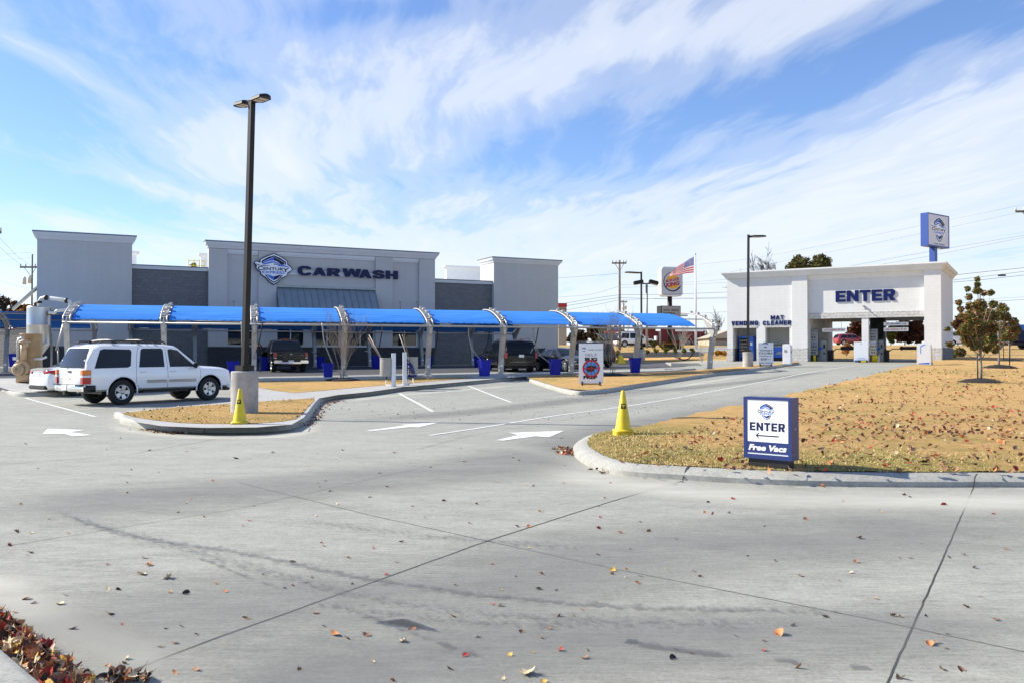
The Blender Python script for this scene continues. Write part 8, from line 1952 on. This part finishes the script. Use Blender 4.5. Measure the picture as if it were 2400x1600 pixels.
def region(x, y):
    h = 'bottom left' if x < 600 else ('lower middle' if x < 1350 else ('lower right' if x < 1950 else 'bottom right corner'))
    if y < 1260: h = 'below the lamp island' if x < 900 else ('in the middle of the driveway' if x < 1300 else ('below the corner with the stacked cone' if x < 1650 else 'along the kerb below the ENTER cabinet sign'))
    return h
adj = {'brown': 'curled brown', 'red': 'small deep red', 'orange': 'orange brown', 'pale': 'pale dried', 'dark': 'dark shrivelled', 'yellow': 'yellow orange'}
for x, y, c, wpx in BIG:
    p = G(x, y); put_leaf(p, wpx*p.y/F*.42, c, '%s fallen leaf on the grey concrete, %s of the picture' % (adj[c], region(x, y)) if y >= 1260 else '%s fallen leaf on the concrete %s' % (adj[c], region(x, y)))
for _ in range(225):
    x = random.uniform(0, 2400); y = 985+615*random.random()**1.6; p = G(x, y)
    if y < 1150 and (x > 1330 or x < 40): continue
    if y < 1015 and x < 760: continue
    c = random.choices(list(LC), (5, 2, 3, 2, 3, 1))[0]; put_leaf(p, random.uniform(.014, .029), c, '%s fallen leaf on the grey concrete, %s of the picture' % (adj[c], region(x, y)) if y >= 1260 else '%s fallen leaf on the concrete %s' % (adj[c], region(x, y)))
def leaf_stuff(name, label, pts, size, cols, lift=.0, wild=.6):
    mb = MB(); ks = list(cols); mats_ = [T['leaf_'+k] for k in ks]
    shapes = [leaf_shape(k) for k in range(3)]
    for p in pts:
        sh = shapes[random.randrange(3)]; s = size*random.uniform(.6, 1.35); Mx = Matrix.Rotation(random.uniform(0, 6.28), 3, 'Z') @ Matrix.Rotation(random.gauss(0, wild), 3, 'X') @ Matrix.Rotation(random.gauss(0, wild), 3, 'Y')
        n = sum(1 for f in sh.f if len(f) in (3, 4)); mi = random.choices(range(len(ks)), list(cols.values()))[0]
        vs = [Mx @ (Vector(v)*s)+p+Vector((0, 0, .006+lift*random.random())) for v in sh.v]; mb.add(vs, sh.f, mi, True)
    o = mb.build(name, mats_); return tag(o, label, 'leaf litter', kind='stuff')
# drift against the near kerb
pts = []; nrm = Vector((dv.y, -dv.x))
p0_ = Vector((NK[0].x, NK[0].y))
for _ in range(2300):
    t = random.uniform(0, 9.0); d = abs(random.gauss(0, .13))+.0; wd = .42*(1 if t < 2.2 else 1)
    q = b.xy if False else None
    base = NK[0]+dv*t; w_ = random.random()**1.4*.25
    q = base+nrm*(w_+.01); hgt = .07*max(0, 1-w_/.28)
    pts.append(Vector((q.x, q.y, hgt*random.random())))
leaf_stuff('leaf_drift', 'deep drift of red, brown and yellow leaves against the kerb at the bottom left corner', pts, .042, {'brown': 6, 'red': 2.5, 'orange': 4, 'pale': 4.5, 'dark': 2.5, 'yellow': 1}, .01, .8)
pts = []
for _ in range(34):
    x = random.uniform(240, 345); y = 1600-abs(random.gauss(0, 9)); pts.append(G(x, y)+Vector((0, 0, random.uniform(0, .03))))
leaf_stuff('leaf_drift', 'thin scatter of brown leaves along the bottom edge right of the deep drift', pts, .036, {'brown': 5, 'orange': 4, 'pale': 3, 'dark': 3}, .0, .6)
def along(px, n, sd, size, lab, dz=.0):
    P = [G(a, b_, dz) for a, b_ in px]; out = []
    for _ in range(n):
        i = random.randrange(len(P)-1); q = P[i].lerp(P[i+1], random.random())+Vector((random.gauss(0, sd), random.gauss(0, sd), 0)); out.append(q)
    leaf_stuff('leaf_litter', lab, out, size, {'brown': 5, 'red': 2, 'orange': 3, 'pale': 2, 'dark': 4}, .01, .5)
along([(722, 998), (740, 978), (752, 958), (768, 946), (800, 938)], 230, .10, .030, 'brown leaves gathered in the gutter at the right end of the lamp island')
along([(330, 1006), (380, 1013), (430, 1016)], 90, .10, .030, 'brown leaves against the front kerb of the lamp island')
along([(1326, 1048), (1336, 1066), (1322, 1055)], 60, .10, .045, 'pile of orange brown leaves at the corner of the big lawn')
along([(1390, 1098), (1420, 1106), (1450, 1116)], 14, .08, .045, 'few brown leaves in the gutter below the big lawn')
along([(1325, 925), (1390, 929), (1480, 918)], 25, .12, .030, 'sparse leaves by the kerb under the SELF BUG PREP board')
pts = []
for _ in range(4200):
    u_ = random.random(); x = random.uniform(1450, 2560); y = 865+(1100-865)*random.random()**1.1; p = G(x, y, .2); 
    if x < 1900 and y < 1062-(x-1450)*.33: continue
    if x >= 1900 and y < 918-(x-1861)*.234: continue
    if y > 1030 and random.random() < .72: continue
    if x < 1700 and random.random() < .5: continue
    pts.append(Vector((p.x, p.y, g(p.x, p.y)+lr_dz(p.x, p.y)+.015)))
leaf_stuff('leaf_litter', 'many small rust brown leaves scattered over the big tan lawn', pts, .046, {'brown': 9, 'red': 1.5, 'orange': 2, 'pale': 1, 'dark': 3}, .01, .5)
pts = []
for _ in range(160):
    q = random.choice(L1).lerp(random.choice(L1), random.random()); pts.append(Vector((q.x, q.y, g(q.x, q.y)+LEV+.02)))
leaf_stuff('leaf_litter', 'brown leaves lying on the lamp island grass', pts, .03, {'brown': 5, 'orange': 2, 'pale': 2, 'dark': 3}, .01, .5)
pts = []
for _ in range(420):
    x = random.uniform(760, 1860); y = random.uniform(900, 985); p = G(x, y)
    if y < 930 and x < 1500: continue
    pts.append(p)
leaf_stuff('leaf_litter', 'tiny dark leaf specks scattered over the far driveway', pts, .022, {'brown': 5, 'orange': 2, 'pale': 1, 'dark': 5}, .0, .4)

# ================================================================ one mesh per separate piece
def split_pieces():
    for o in list(bpy.data.objects):
        if o.type != 'MESH' or o.get('kind') or o.parent is None: continue
        me = o.data
        if me.users > 1 or len(me.vertices) > 60000: continue
        n = len(me.vertices); par = list(range(n))
        def find(i):
            while par[i] != i: par[i] = par[par[i]]; i = par[i]
            return i
        for e in me.edges:
            a, b = find(e.vertices[0]), find(e.vertices[1])
            if a != b: par[b] = a
        isl = {}
        for i in range(n): isl.setdefault(find(i), []).append(i)
        k = len(isl)
        if k < 2 or k > 400: continue
        keys = list(isl); mw = o.matrix_world; bx = []
        for q in keys:
            P = [me.vertices[i].co for i in isl[q]]; bx.append(([min(p[j] for p in P) for j in range(3)], [max(p[j] for p in P) for j in range(3)]))
        sz = [max(b[1][j]-b[0][j] for j in range(3)) for b in bx]; pr = list(range(k))
        def f2(i):
            while pr[i] != i: pr[i] = pr[pr[i]]; i = pr[i]
            return i
        for i in range(k):
            for j in range(i+1, k):
                gp = math.sqrt(sum(max(0, bx[i][0][d]-bx[j][1][d], bx[j][0][d]-bx[i][1][d])**2 for d in range(3)))
                if gp <= max(.02, .5*max(sz[i], sz[j])): pr[f2(j)] = f2(i)
        grp = {}
        for i in range(k): grp.setdefault(f2(i), []).append(i)
        if len(grp) < 2: continue
        first = True; nm = o.name.split('.')[0]
        vg = {}
        for gi, (r_, mem) in enumerate(grp.items()):
            for m_ in mem:
                for v in isl[keys[m_]]: vg[v] = gi
        for gi in range(len(grp)):
            m2 = me.copy(); bm = bmesh.new(); bm.from_mesh(m2); bm.verts.ensure_lookup_table()
            bmesh.ops.delete(bm, geom=[v for v in bm.verts if vg[v.index] != gi], context='VERTS'); bm.to_mesh(m2); bm.free()
            if gi == 0: o.data = m2
            else:
                c = o.copy(); c.data = m2; COL.objects.link(c)
bpy.context.view_layer.update()
split_pieces()
